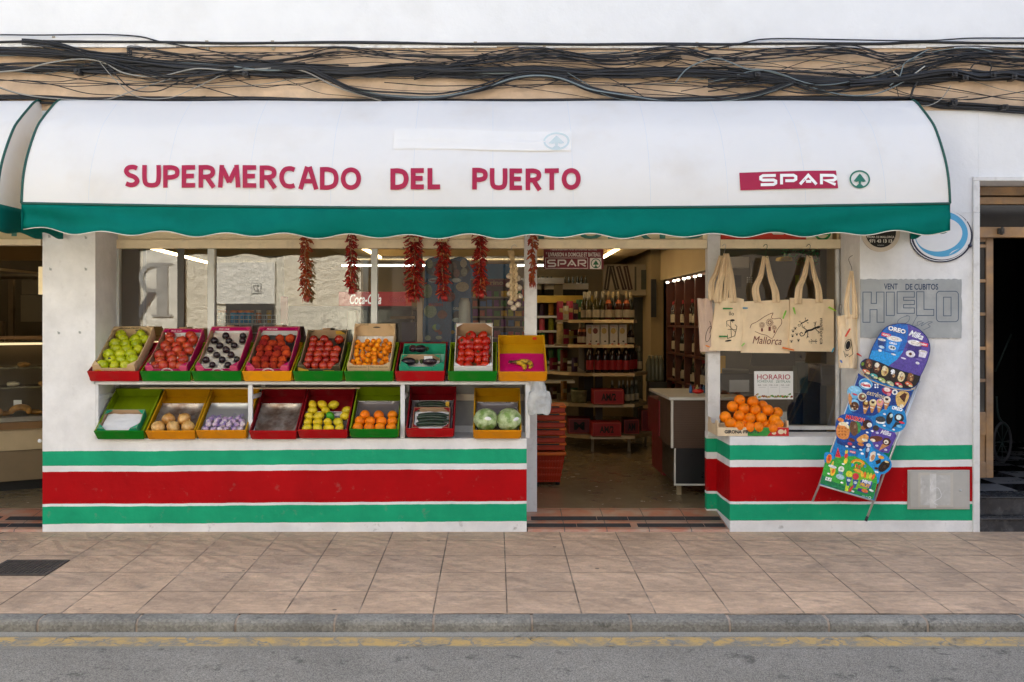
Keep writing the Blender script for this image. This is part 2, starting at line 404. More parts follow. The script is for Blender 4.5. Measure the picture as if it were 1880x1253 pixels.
def pavement_mat():
    m, nt, N, L, P = newmat('sandstone look pavers')
    g = N.new('ShaderNodeNewGeometry')
    mp = N.new('ShaderNodeMapping'); mp.inputs['Location'].default_value = (-.068+40, .252+40, 0); L.new(g.outputs['Position'], mp.inputs[0])
    br = N.new('ShaderNodeTexBrick'); br.offset = 0; br.squash = 1
    for k, v in (('Scale', 1), ('Mortar Size', .0038), ('Mortar Smooth', .3), ('Bias', 0), ('Brick Width', .4), ('Row Height', .4)): br.inputs[k].default_value = v
    br.inputs['Color1'].default_value = (.59, .405, .27, 1); br.inputs['Color2'].default_value = (.50, .35, .24, 1)
    br.inputs['Mortar'].default_value = (.13, .105, .085, 1)
    L.new(mp.outputs[0], br.inputs['Vector'])
    def ns(scale, det, rough=.6, dist=0, sx=1, sy=1):
        m2 = N.new('ShaderNodeMapping'); m2.inputs['Scale'].default_value = (sx, sy, 1); L.new(g.outputs['Position'], m2.inputs[0])
        n = N.new('ShaderNodeTexNoise'); n.inputs['Scale'].default_value = scale; n.inputs['Detail'].default_value = det; n.inputs['Roughness'].default_value = rough
        n.inputs['Distortion'].default_value = dist; L.new(m2.outputs[0], n.inputs['Vector']); return n.outputs['Fac']
    def mul(a, s, lo, hi, a0=.3, a1=.7):
        r = N.new('ShaderNodeMapRange'); r.inputs[1].default_value = a0; r.inputs[2].default_value = a1; r.inputs[3].default_value = lo; r.inputs[4].default_value = hi
        L.new(s, r.inputs[0]); c = N.new('ShaderNodeCombineColor')
        for i in range(3): L.new(r.outputs[0], c.inputs[i])
        x = N.new('ShaderNodeMix'); x.data_type = 'RGBA'; x.blend_type = 'MULTIPLY'; x.inputs[0].default_value = 1
        L.new(a, x.inputs[6]); L.new(c.outputs[0], x.inputs[7]); return x.outputs[2]
    mo = N.new('ShaderNodeMix'); mo.data_type = 'RGBA'; mr_ = N.new('ShaderNodeMapRange'); mr_.inputs[1].default_value = .44; mr_.inputs[2].default_value = .6; L.new(ns(3.3, 3), mr_.inputs[0]); L.new(mr_.outputs[0], mo.inputs[0]); mo.inputs[6].default_value = (.42, .32, .24, 1); mo.inputs[7].default_value = (.19, .145, .11, 1); L.new(mo.outputs[2], br.inputs['Mortar'])
    c = mul(br.outputs['Color'], ns(2.2, 6), .80, 1.16)
    c = mul(c, ns(30, 5), .90, 1.08)
    c = mul(c, ns(7, 4, .7, 1.5, .5, 1.4), .86, 1.12); c = mul(c, ns(5, 5, .6, 2.2, .9, 1.5), .93, 1.08, .38, .62)
    # trodden-in dirt and small dark gum spots
    d = N.new('ShaderNodeMapRange'); d.inputs[1].default_value = .55; d.inputs[2].default_value = .72; d.inputs[4].default_value = .55; L.new(ns(4.2, 8, .7), d.inputs[0])
    x = N.new('ShaderNodeMix'); x.data_type = 'RGBA'; L.new(d.outputs[0], x.inputs[0]); L.new(c, x.inputs[6]); x.inputs[7].default_value = (.15, .125, .105, 1)
    v = N.new('ShaderNodeTexVoronoi'); v.inputs['Scale'].default_value = 4.6; L.new(g.outputs['Position'], v.inputs['Vector'])
    sc = N.new('ShaderNodeSeparateColor'); L.new(v.outputs['Color'], sc.inputs[0])
    rr = N.new('ShaderNodeMath'); rr.operation = 'MULTIPLY'; rr.inputs[1].default_value = .115; L.new(sc.outputs[0], rr.inputs[0])
    r2 = N.new('ShaderNodeMath'); r2.operation = 'SUBTRACT'; L.new(rr.outputs[0], r2.inputs[0]); r2.inputs[1].default_value = .045
    lt = N.new('ShaderNodeMath'); lt.operation = 'LESS_THAN'; L.new(v.outputs['Distance'], lt.inputs[0]); L.new(r2.outputs[0], lt.inputs[1])
    l2 = N.new('ShaderNodeMath'); l2.operation = 'MULTIPLY'; l2.inputs[1].default_value = .75; L.new(lt.outputs[0], l2.inputs[0])
    y = N.new('ShaderNodeMix'); y.data_type = 'RGBA'; L.new(l2.outputs[0], y.inputs[0]); L.new(x.outputs[2], y.inputs[6]); y.inputs[7].default_value = (.05, .045, .04, 1)
    L.new(y.outputs[2], P.inputs['Base Color'])
    P.inputs['Roughness'].default_value = .62; P.inputs['Specular IOR Level'].default_value = .35
    # split-stone relief, different on every slab
    mp2 = N.new('ShaderNodeVectorMath'); mp2.operation = 'ADD'; L.new(g.outputs['Position'], mp2.inputs[0])
    vm = N.new('ShaderNodeVectorMath'); vm.operation = 'SCALE'; vm.inputs['Scale'].default_value = 9
    L.new(br.outputs['Color'], vm.inputs[0]); L.new(vm.outputs[0], mp2.inputs[1])
    w = N.new('ShaderNodeTexWave'); w.bands_direction = 'DIAGONAL'; w.inputs['Scale'].default_value = 2.6; w.inputs['Distortion'].default_value = 9; w.inputs['Detail'].default_value = 2.5; w.inputs['Detail Scale'].default_value = .8
    L.new(mp2.outputs[0], w.inputs['Vector'])
    a = N.new('ShaderNodeMath'); a.operation = 'MULTIPLY_ADD'; L.new(w.outputs['Fac'], a.inputs[0]); a.inputs[1].default_value = .8
    a2 = N.new('ShaderNodeMath'); a2.operation = 'MULTIPLY'; a2.inputs[1].default_value = -1.6; L.new(br.outputs['Fac'], a2.inputs[0]); L.new(a2.outputs[0], a.inputs[2])
    a3 = N.new('ShaderNodeMath'); a3.operation = 'ADD'; L.new(a.outputs[0], a3.inputs[0]); L.new(ns(40, 4), a3.inputs[1])
    b = N.new('ShaderNodeBump'); b.inputs['Distance'].default_value = .011; L.new(a3.outputs[0], b.inputs['Height']); L.new(b.outputs[0], P.inputs['Normal'])
    return m
M_pave = pavement_mat()

def ground_mat(name, c, c2, sp=260, speck=.55, yellow=None):
    m, nt, N, L, P = newmat(name)
    g = N.new('ShaderNodeNewGeometry')
    def ns(scale, det, rough=.6):
        n = N.new('ShaderNodeTexNoise'); n.inputs['Scale'].default_value = scale; n.inputs['Detail'].default_value = det; n.inputs['Roughness'].default_value = rough
        L.new(g.outputs['Position'], n.inputs['Vector']); return n.outputs['Fac']
    def rng(s, a, b, lo=0, hi=1):
        r = N.new('ShaderNodeMapRange'); r.inputs[1].default_value = a; r.inputs[2].default_value = b; r.inputs[3].default_value = lo; r.inputs[4].default_value = hi; L.new(s, r.inputs[0]); return r.outputs[0]
    def mix(f, a, b, bt='MIX'):
        x = N.new('ShaderNodeMix'); x.data_type = 'RGBA'; x.blend_type = bt
        if hasattr(f, 'node'): L.new(f, x.inputs[0])
        else: x.inputs[0].default_value = f
        for k, v in ((6, a), (7, b)):
            if hasattr(v, 'node'): L.new(v, x.inputs[k])
            else: x.inputs[k].default_value = (*v, 1)
        return x.outputs[2]
    col = mix(rng(ns(1.7, 6), .35, .65), c, c2)
    v = N.new('ShaderNodeTexVoronoi'); v.inputs['Scale'].default_value = sp; L.new(g.outputs['Position'], v.inputs['Vector'])
    s2 = N.new('ShaderNodeSeparateColor'); L.new(v.outputs['Color'], s2.inputs[0])
    k = rng(s2.outputs[0], 0, 1, 1-speck, 1+speck); cc = N.new('ShaderNodeCombineColor')
    for i in range(3): L.new(k, cc.inputs[i])
    col = mix(1, col, cc.outputs[0], 'MULTIPLY')
    col = mix(rng(ns(7, 8, .72), .575, .66, 0, .65), col, (.05, .05, .045))
    if yellow:
        wear = ns(9, 9, .72)
        vv = N.new('ShaderNodeTexVoronoi'); vv.feature = 'DISTANCE_TO_EDGE'; vv.inputs['Scale'].default_value = 4.2
        vd = N.new('ShaderNodeVectorMath'); vd.operation = 'ADD'; L.new(g.outputs['Position'], vd.inputs[0])
        nn = N.new('ShaderNodeTexNoise'); nn.inputs['Scale'].default_value = 7; nn.inputs['Detail'].default_value = 4; L.new(g.outputs['Position'], nn.inputs['Vector'])
        sc3 = N.new('ShaderNodeVectorMath'); sc3.operation = 'SCALE'; sc3.inputs['Scale'].default_value = .25; L.new(nn.outputs['Color'], sc3.inputs[0]); L.new(sc3.outputs[0], vd.inputs[1])
        L.new(vd.outputs[0], vv.inputs['Vector'])
        crack = rng(vv.outputs['Distance'], .008, .035)
        w = rng(wear, .37, .56, 0, .85)
        mm = N.new('ShaderNodeMath'); mm.operation = 'MULTIPLY'; L.new(crack, mm.inputs[0]); L.new(w, mm.inputs[1])
        # ragged outer edges of the painted line
        sp_ = N.new('ShaderNodeSeparateXYZ'); L.new(g.outputs['Position'], sp_.inputs[0])
        ed = N.new('ShaderNodeMath'); ed.operation = 'SUBTRACT'; L.new(sp_.outputs['Y'], ed.inputs[0]); ed.inputs[1].default_value = yellow[1]
        ab = N.new('ShaderNodeMath'); ab.operation = 'ABSOLUTE'; L.new(ed.outputs[0], ab.inputs[0])
        jt = N.new('ShaderNodeMath'); jt.operation = 'MULTIPLY_ADD'; L.new(ns(18, 6), jt.inputs[0]); jt.inputs[1].default_value = .05; L.new(ab.outputs[0], jt.inputs[2])
        e = rng(jt.outputs[0], yellow[2]+.02, yellow[2]+.035, 1, 0)
        m3 = N.new('ShaderNodeMath'); m3.operation = 'MULTIPLY'; L.new(mm.outputs[0], m3.inputs[0]); L.new(e, m3.inputs[1])
        col = mix(m3.outputs[0], col, yellow[0])
    L.new(col, P.inputs['Base Color']); P.inputs['Roughness'].default_value = .85; P.inputs['Specular IOR Level'].default_value = .3
    b = N.new('ShaderNodeBump'); b.inputs['Distance'].default_value = .003; L.new(v.outputs['Distance'], b.inputs['Height']); L.new(b.outputs[0], P.inputs['Normal'])
    return m
M_asphalt = ground_mat('asphalt', (.225, .208, .178), (.275, .255, .22), 230, .45)
M_gutter = ground_mat('concrete gutter', (.32, .30, .255), (.38, .355, .30), 330, .25)
M_yellow = ground_mat('worn yellow line', (.235, .222, .19), (.285, .265, .22), 330, .25, ((.62, .40, .13), -2.128, .062))
M_kerb = ground_mat('grey kerbstone', (.165, .155, .135), (.27, .255, .22), 90, .22)
M_stucco = mat('rough stucco', (.92, .85, .66), .9, var=.04, vs=5, bump=.05, bs=9)
M_stucco2 = mat('smooth plaster panel', (.96, .92, .78), .9, var=.04, vs=3, bump=.04, bs=7)
M_letter = mat('grey letter paint', (.42, .42, .38), .6, var=.15)
M_iron = mat('dark letter paint', (.12, .12, .12), .6, var=.1)

# ================================================================ GROUND, ROAD, PAVEMENT
sl = .0285
MB().box(-400, 400, -400, 400, -.4, -.145).build('ground', M_asphalt, loc=(0, 0, 0))['kind'] = 'structure'
MB().box(-60, 60, -7.3, -1.99, -.14, -.12).build('road', M_asphalt, loc=(0, 0, 0))['kind'] = 'structure'
g = MB(); g.box(-60, 60, -2.046, -1.975, -.14, -.114); g.build('gutter', M_gutter, loc=(0, 0, 0))['kind'] = 'structure'
g = MB(); g.add([(-60, -2.225, -.1192), (60, -2.225, -.1192), (60, -2.0465, -.1125), (-60, -2.0465, -.1125)], [(0, 1, 2, 3)]); g.build('yellow_line', M_yellow, loc=(0, 0, 0))['kind'] = 'structure'
g = MB(); g.add([(-60, -1.853, -1.853*sl), (60, -1.853, -1.853*sl), (60, .46, .013), (-60, .46, .013)], [(0, 1, 2, 3)])
g.add([(-60, -1.853, -.2), (60, -1.853, -.2), (60, -1.853, -1.853*sl), (-60, -1.853, -1.853*sl)], [(0, 1, 2, 3)])
g.build('pavement', M_pave, loc=(0, 0, 0))['kind'] = 'structure'
M_mort = mat('tan mortar', (.34, .27, .21), .9, var=.25, vs=14)
g = MB(); g.use(M_kerb); x = X(77.5, -1.9)-30*.5215
random.seed(3)
while x < 16:
    prof = [(-1.856, -.2), (-1.856, -.053), (-1.925, -.056), (-1.945, -.061), (-1.956, -.070), (-1.962, -.084), (-1.968, -.2)]
    j = random.uniform(-.003, .003)
    g.prism([(a, b+j) for a, b in prof], x+.006, x+.5215-.006, 'x'); x += .5215
g.use(M_mort).prism([(-1.858, -.2), (-1.858, -.056), (-1.93, -.060), (-1.955, -.08), (-1.960, -.2)], -16, 16, 'x')
g.build('kerb', None, loc=(0, 0, 0), bevel=.005)['kind'] = 'structure'
MB().box(-60, 60, -9.2, -7.35, -.14, -.05).build('far_pavement', M_gutter, loc=(0, 0, 0))['kind'] = 'structure'

# drain grate in the pavement
t = thing('drain_grate', 'dark square iron drain grate set in the pavement', 'drain', (-2.93, -.96, -.02))
g = MB(); y0, y1 = -1.135, -.785
def pvz(y): return y*sl
def slab(g, x0, x1, a, b, h0, h1):
    g.add([(x0, a, pvz(a)+h0), (x1, a, pvz(a)+h0), (x1, b, pvz(b)+h0), (x0, b, pvz(b)+h0), (x0, a, pvz(a)+h1), (x1, a, pvz(a)+h1), (x1, b, pvz(b)+h1), (x0, b, pvz(b)+h1)],
          [(0,3,2,1),(4,5,6,7),(0,1,5,4),(1,2,6,5),(2,3,7,6),(3,0,4,7)], sm=False)
for a in ((-3.13, -3.105, y0, y1), (-2.755, -2.73, y0, y1), (-3.104, -2.756, y0, y0+.025), (-3.104, -2.756, y1-.025, y1)): slab(g, *a, .001, .008)
M_rust = mat('rusty iron', (.085, .07, .06), .7, metal=.3, var=.25, vs=20, bump=.001)
g.build('frame', M_rust, t)
g = MB()
for i in range(13): slab(g, -3.10+i*.0268, -3.10+i*.0268+.011, y0+.026, y1-.026, .003, .0065)
for i in range(11): slab(g, -3.103, -2.757, y0+.04+i*.0275, y0+.049+i*.0275, .0015, .0045)
g.build('grille', M_rust, t)
g = MB(); slab(g, -3.104, -2.756, y0+.025, y1-.025, .0004, .0012); g.build('pit_shade_sheet', M_darkroom, t)  # flat near-black sheet stands in for the shaded pit

# ================================================================ SHOP BUILDING
BL = tag(thing('shop_building', 'white plastered building housing the corner grocery under the long awning', 'building', (0, .2, 0)))
xL, xA, xB, xC, xD, xE, xF, xG = X(78), X(175), X(967), X(1340), X(1579), X(1797), 4.75, X(985, YW)
zS = .672          # sill height
def part(mb, name, m=None, par=BL, **k): return mb.build(name, m, par, **k)
g = MB(); g.box(-14, 14, -.03, .33, 3.505, 7.8); part(g, 'upper_wall', M_white)
# ragged lower lip of the upper plaster
g = MB(); random.seed(5); x = -14
while x < 14:
    w = random.uniform(.15, .7); d = random.uniform(0, .014)
    g.box(x, x+w, -.028, .02, 3.49-d, 3.504); x += w+.001
part(g, 'plaster_lip', M_peel)
g = MB(); g.box(-14, 14, .0, .33, 3.035, 3.50); part(g, 'cable_band', M_beige)
g = MB(); g.box(-14, xE-.001, .001, .42, 2.30, 3.034); g.box(xE, xF, .001, .42, 2.53, 3.034); g.box(xF+.001, 14, .001, .42, 0, 3.034)
part(g, 'front_wall', M_white)
g = MB(); g.box(xL, xA, 0, YW, -.02, 2.299)
g.box(xA, xB, 0, .16, -.02, zS); part(g, 'pillar', M_left)
g = MB(); g.box(xA+.001, xB, .161, YW, 0, zS-.001); part(g, 'sill', M_white_shelf)
g = MB(); g.box(xC, xD, 0, .16, -.02, zS+.012)
g.box(xD, X(1785), 0, .44, -.02, 2.299); g.box(X(1601, YW), xC, .16, YW, 0, .66) if False else None
g.box(xC, xD, .1601, YW, 0, zS); part(g, 'right_wall', M_right)
g = MB(); g.box(X(1297, YW), X(1320, YW)+.001, YW-.006, YW+.06, .03, zS); part(g, 'door_jamb_foot', M_right)
g = MB(); g.box(X(1785), xE, -.018, .44, 0, 2.299); g.box(X(1785), xE, -.018, 0, 2.3, 2.525); g.box(X(1785), xF, -.018, 0, 2.526, 2.555); part(g, 'doorway_trim', M_frame, bevel=.003)
g = MB(); g.box(-14, -4.6, 0, YW, 0, 2.299); part(g, 'far_pillar', M_left)
# solid wall between the shop and the neighbour's doorway, and the roof that keeps the sun off the street
g = MB(); g.box(3.25, 3.45, .45, 9, 0, 2.9); part(g, 'party_wall', M_white)
g = MB(); g.box(-14, 14, .34, 10, 7.6, 7.8); g.box(-14, 14, 9.8, 10, 0, 7.59); g.box(-14.2, -14.01, .34, 10, 0, 7.8); g.box(14.01, 14.2, .34, 10, 0, 7.8); part(g, 'roof', M_white)

# window wall below the glass, frames, beams, boards over the openings
zT = Z(457, YW); zH = Z(440.5, YW)
g = MB(); g.box(xA, X(962, YW), YW-.005, YW+.08, zS-.01, Z(692, YW)); part(g, 'window_apron', mat('white apron with shade in its grey', (.33, .34, .34), .7, var=.08, grime=(.2, .2, .19), gs=6))  # white wall, its shade put into the grey
def frame_bar(g, x0, x1, y0, y1, d0=-.02, d1=.04): g.box(X(x0, YW), X(x1, YW), YW+d0, YW+d1, Z(y0, YW), Z(y1, YW))
W1 = thing('shop_window', None, None, (X(590, YW), YW, Z(692, YW))); W1.parent = BL; W1.matrix_basis = world(BL).inverted() @ Matrix.Translation((X(590, YW), YW, Z(692, YW)))
def sub(name, loc):
    o = bpy.data.objects.new(name, None); C.objects.link(o); o.parent = BL; o.matrix_basis = world(BL).inverted() @ Matrix.Translation(loc); return o
for a_, b_ in ((210, 221), (383, 395.5), (682, 693.5)): g = MB(); frame_bar(g, a_, b_, 457.5, 692, -.03, .03); g.build('frame', M_alua, W1, bevel=.002)
g = MB(); frame_bar(g, 327, 339, 457.5, 691, -.02, .003); g.build('inner_frame', M_dark, W1)
g = MB(); frame_bar(g, 766, 776, 457.5, 691, -.015, .003); g.build('inner_frame', M_brown, W1)
g = MB(); g.add([(X(221, YW), YW+.005, Z(457, YW)), (X(962, YW), YW+.005, Z(457, YW)), (X(962, YW), YW+.005, Z(692, YW)), (X(221, YW), YW+.005, Z(692, YW))], [(0, 3, 2, 1)]); g.build('glass', M_glass, W1)
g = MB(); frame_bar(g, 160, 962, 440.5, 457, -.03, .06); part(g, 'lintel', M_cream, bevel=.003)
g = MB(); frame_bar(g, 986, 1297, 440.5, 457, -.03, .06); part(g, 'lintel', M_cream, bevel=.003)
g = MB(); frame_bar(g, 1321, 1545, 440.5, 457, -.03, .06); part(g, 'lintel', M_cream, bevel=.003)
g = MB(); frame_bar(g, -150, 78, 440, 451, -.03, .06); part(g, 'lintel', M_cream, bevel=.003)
g = MB(); frame_bar(g, 962.5, 985.5, 425, 943, -.035, .06); part(g, 'door_post', M_frame, bevel=.004)
g = MB(); frame_bar(g, 1297.5, 1320.5, 425, 802, -.035, .06); part(g, 'door_post', M_frame, bevel=.004)
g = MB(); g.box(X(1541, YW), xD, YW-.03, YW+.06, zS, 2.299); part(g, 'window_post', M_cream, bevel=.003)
W2 = sub('shop_window', (X(1430, YW), YW, zS))
g = MB(); frame_bar(g, 1321, 1541, 782, 789, -.03, .03); frame_bar(g, 1534, 1540.5, 458, 781.5, -.015, .02); g.build('frame', M_frame, W2, bevel=.002)
g = MB(); g.add([(X(1321, YW), YW+.008, Z(457, YW)), (X(1541, YW), YW+.008, Z(457, YW)), (X(1541, YW), YW+.008, Z(783, YW)), (X(1321, YW), YW+.008, Z(783, YW))], [(0, 3, 2, 1)]); g.build('glass', M_glass, W2)
# boards above the lintels, half hidden by the valance
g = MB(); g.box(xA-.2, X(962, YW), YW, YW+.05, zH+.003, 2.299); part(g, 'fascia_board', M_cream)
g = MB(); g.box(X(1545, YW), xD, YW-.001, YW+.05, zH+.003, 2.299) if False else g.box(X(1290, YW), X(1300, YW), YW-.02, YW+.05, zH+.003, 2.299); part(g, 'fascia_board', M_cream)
M_teal = mat('sea green lettering', '#3f7f73', .5, var=.08)
SG = thing('fascia_sign', 'cream board over the doorway with large sea green capitals cut off by the valance', 'sign', (X(1138, YW), YW, zH))
g = MB(); frame_bar(g, 986, 1291, 405, 440, .0, .03); g.build('board', mat('pale cream board', '#d9cca6', .5, var=.03), SG)
dc = Dec(plane((0, YW, 0)), .002); dc.text('PUERTO', 1160, 425.5, 270, 27, M_teal, 1, bold=.03, space=1.15); dc.rect(988, 420, 999, 439, M_teal, 1); dc.build('lettering', SG)
SG = thing('fascia_sign', 'white and red board over the right window with green round emblem', 'sign', (X(1430, YW), YW, zH))
g = MB(); frame_bar(g, 1322, 1528, 405, 440, .0, .03); g.build('board', mat('cream sign board', '#e3d6b4', .5, var=.03), SG)
M_or = mat('orange red sign paint', '#c8351b', .45, var=.06)
dc = Dec(plane((0, YW, 0)), .002); dc.rect(1323, 404, 1480, 441, M_or, 1); dc.text('SPAR', 1400, 418, 130, 27, mat('sign white', (.8, .76, .66), .5), 2, bold=.04)
M_green = mat('emblem green', '#14803a', .5, var=.05)
dc.ring(1510, 424, 17, 18, 4, M_green); dc.poly([(1498, 432), (1510, 410), (1522, 432)], M_green, 1); dc.build('lettering', SG)
SG = thing('fascia_sign', 'cream board over the deli opening at the far left with a sea green letter foot', 'sign', (X(20, YW), YW, zH))
g = MB(); frame_bar(g, -140, 77, 405, 440, .0, .03); g.build('board', mat('pale cream board2', '#d8c79c', .5, var=.03), SG)
dc = Dec(plane((0, YW, 0)), .002); dc.rect(21, 408, 31, 434, M_teal, 1); dc.build('lettering', SG)

# thresholds: terracotta tiles with black grip strips, ramped up to the shop floor
def tilemat():
    m, nt, N, L, P = newmat('terracotta threshold tiles')
    g = N.new('ShaderNodeNewGeometry'); n = N.new('ShaderNodeTexNoise'); n.inputs['Scale'].default_value = 8; n.inputs['Detail'].default_value = 6; L.new(g.outputs['Position'], n.inputs['Vector'])
    br = N.new('ShaderNodeTexBrick'); br.offset = 0
    for k, v in (('Scale', 1), ('Mortar Size', .004), ('Brick Width', .305), ('Row Height', .30), ('Mortar Smooth', .2)): br.inputs[k].default_value = v
    mp = N.new('ShaderNodeMapping'); mp.inputs['Location'].default_value = (12.0, 12.12, 0); L.new(g.outputs['Position'], mp.inputs[0]); L.new(mp.outputs[0], br.inputs['Vector'])
    r = N.new('ShaderNodeValToRGB'); r.color_ramp.elements[0].position = .38; r.color_ramp.elements[0].color = (.44, .17, .10, 1); r.color_ramp.elements[1].position = .62; r.color_ramp.elements[1].color = (.42, .28, .20, 1)
    L.new(n.outputs[0], r.inputs[0]); L.new(r.outputs[0], br.inputs['Color1']); L.new(r.outputs[0], br.inputs['Color2']); br.inputs['Mortar'].default_value = (.10, .08, .07, 1)
    L.new(br.outputs['Color'], P.inputs['Base Color']); P.inputs['Roughness'].default_value = .45; return m
M_tile = tilemat()
def ramp(x0, x1, name, strips):
    g = MB(); zz = lambda y: .016+(y)*(.072-.016)/YW if y > 0 else .016
    g.add([(x0, -.004, .0), (x1, -.004, .0), (x1, .004, .016), (x0, .004, .016), (x1, YW+.3, .074), (x0, YW+.3, .074), (x1, YW, .072), (x0, YW, .072)], [(0, 1, 2, 3), (3, 2, 6, 7), (7, 6, 4, 5)])
    o = part(g, name, M_tile)
    s = MB(); random.seed(int(x0*10))
    for a, y0, y1 in strips:
        xx = x0+.03 if a else x0-.02
        while xx < x1-.02:
            w = min(random.uniform(.2, .5), x1-.01-xx); k = random.uniform(-.004, .004)
            if w > .03: s.add([(xx, y0, zz(y0)+.002), (xx+w, y0+k*.5, zz(y0)+.002), (xx+w, y1+k, zz(y1)+.002), (xx, y1, zz(y1)+.002)], [(0, 1, 2, 3)])
            xx += w+random.choice((.004, .004, .05))
    part(s, 'grip_strip', mat('black grip tape', (.03, .03, .032), .8, var=.3, vs=30))
ramp(xB+.01, xC-.004, 'threshold', ((1, .20, .29), (0, .05, .13)))
ramp(-4.6, xL, 'threshold', ((1, .20, .29), (0, .05, .13)))
# nails and hooks in the pillar
g = MB()
for x_, y_ in ((93, 495), (158, 495), (108, 612), (147, 611), (91, 435), (158, 437)):
    g.tube([(X(x_), .01, Z(y_)), (X(x_), -.015, Z(y_)), (X(x_), -.02, Z(y_-3))], .0035, 5); g.box(X(x_)-.008, X(x_)+.008, -.002, .01, Z(y_)-.008, Z(y_)+.008)
part(g, 'hook', M_alu)

# ================================================================ OPPOSITE SIDE OF THE STREET (seen mirrored in the glass)
OP = thing('opposite_house', 'rough cream stucco house across the street, mirrored in the left shop window', 'building', (-5, -9, 0))
g = MB(); YO = -8.9
g.box(-5.97, -2.25, YO-.3, YO, -.1, 7.5); part(g, 'wall', M_stucco, OP)
g = MB(); g.box(-14, -5.975, YO-.6, YO-.4, -.1, 3.4); part(g, 'side_wall', mat('shade-coloured brown render', (.09, .07, .05), .8), OP)  # dark brown stands in for shade beside the stucco house
g = MB(); g.box(-4.52, -3.72, YO+.002, YO+.05, 1.40, 1.795); part(g, 'added_dark_slab', mat('added dark slab', (.03, .03, .028), .6), OP)  # dark slab added so the glass reflects dark in front of the jars
g = MB(); g.box(-4.69, -3.7, YO+.001, YO+.03, 1.80, 2.50); g.box(-5.97+.05, -5.2, YO+.001, YO+.02, .4, 2.75); part(g, 'plaster_panel', M_stucco2, OP)
g = MB(); g.box(-5.97, -2.25, YO+.001, YO+.03, -.1, .35); part(g, 'plinth', M_stucco2, OP)
def opp(x, y, off=0): return Vector((-x, YO+.035+off, y))
dc = Dec(opp, .004, up=True); 
rx, rz = 5.60, 2.02            # a big serif R: its leg reaches to the right
for pts in ([(0, .43), (.19, .43), (.19, -.40), (0, -.40)], [(-.09, -.40), (.28, -.40), (.26, -.44), (-.07, -.44)], [(-.10, .47), (.22, .47), (.22, .435), (-.06, .435)]): dc.poly([(rx-.1+a, rz+b) for a, b in pts], M_letter, 1)
dc.line(smoothpts([(rx+.0, rz+.43), (rx+.22, rz+.42), (rx+.33, rz+.30), (rx+.34, rz+.15), (rx+.24, rz+.02), (rx+.0, rz-.01)], 5), .075, M_letter, 1.3)
dc.poly([(rx+.10, rz-.02), (rx+.22, rz-.02), (rx+.50, rz-.47), (rx+.37, rz-.47)], M_iron, 1.6); dc.build('letter', OP)
dc = Dec(opp, .004, up=True); dc.rect(3.93, 1.97, 4.10, 2.15, mat('tile grey', (.4, .4, .36), .4)); dc.rect(3.94, 1.98, 4.09, 2.14, M_stucco2, 2); dc.text('27', 4.015, 2.06, .11, .11, M_iron, 3, bold=.02); dc.build('number_plate', OP)
OP2 = thing('opposite_house', 'house across the street, shade put into its dark brown, with added garage doors', 'building', (4, -9, 0))
g = MB(); g.box(-2.2, 14, YO-.9, YO-.6, -.1, 3.4); part(g, 'wall', mat('brown render', (.07, .055, .04), .8), OP2)  # dark brown stands in for a wall in shade
g = MB(); g.box(-2.2, 14, YO-.9, YO-.5, 3.401, 7.5); g.box(-14, -5.975, YO-.9, YO-.5, 3.401, 7.5); part(g, 'upper_wall', mat('added bounce render', (.30, .30, .31), .9, var=.05), OP2)  # upper walls added to bounce sunlight back onto the shop front
g = MB()
for i in range(8): g.box(-1.6+i*.45, -1.2+i*.45, YO-.6, YO-.55, -.1, 2.6)
part(g, 'added_garage_door', mat('brown boards', (.05, .035, .025), .7), OP2)  # doors added, coloured dark to keep the window reflection dark
# ================================================================ AWNINGS
PR = smoothpts([(0, 3.092), (-.07, 3.09), (-.14, 3.055), (-.214, 3.002), (-.325, 2.918), (-.433, 2.82), (-.563, 2.625), (-.631, 2.459), (-.655, 2.289)], 5)
def sag(x, t): return -.030*(max(0, 1-(x/3.05)**2))*t
M_fab = mat('white awning fabric', (.90, .91, .91), .55, var=.02, vs=1.5, bump=.006, bs=2.2, grime=(.62, .55, .45), gs=2.2, ga=.26, trans=.28, spec=.3, tcol=(1.0, .82, .52))
M_fab_in = M_fab
M_val = mat('teal valance fabric', (.0, .165, .135), .7, var=.07, vs=3, bump=.001, bs=50, trans=.08, grime=(.0, .10, .085), gs=3, ga=.5, spec=.08)
M_tape = mat('dark green edging tape', '#0b4a3f', .6, var=.1)
M_trim = mat('frayed white hem', (.68, .64, .55), .8, var=.12, vs=20)
def awn_pt(x, t):
    i = min(len(PR)-2, int(t*(len(PR)-1))); k = t*(len(PR)-1)-i
    y = PR[i][0]*(1-k)+PR[i+1][0]*k; z = PR[i][1]*(1-k)+PR[i+1][1]*k
    z += sag(x, t)
    b = .010*math.sin(x*5.1+.6)*math.sin(PI*t)                  # slack between the ribs
    return (x, y+b, z-b*.5)
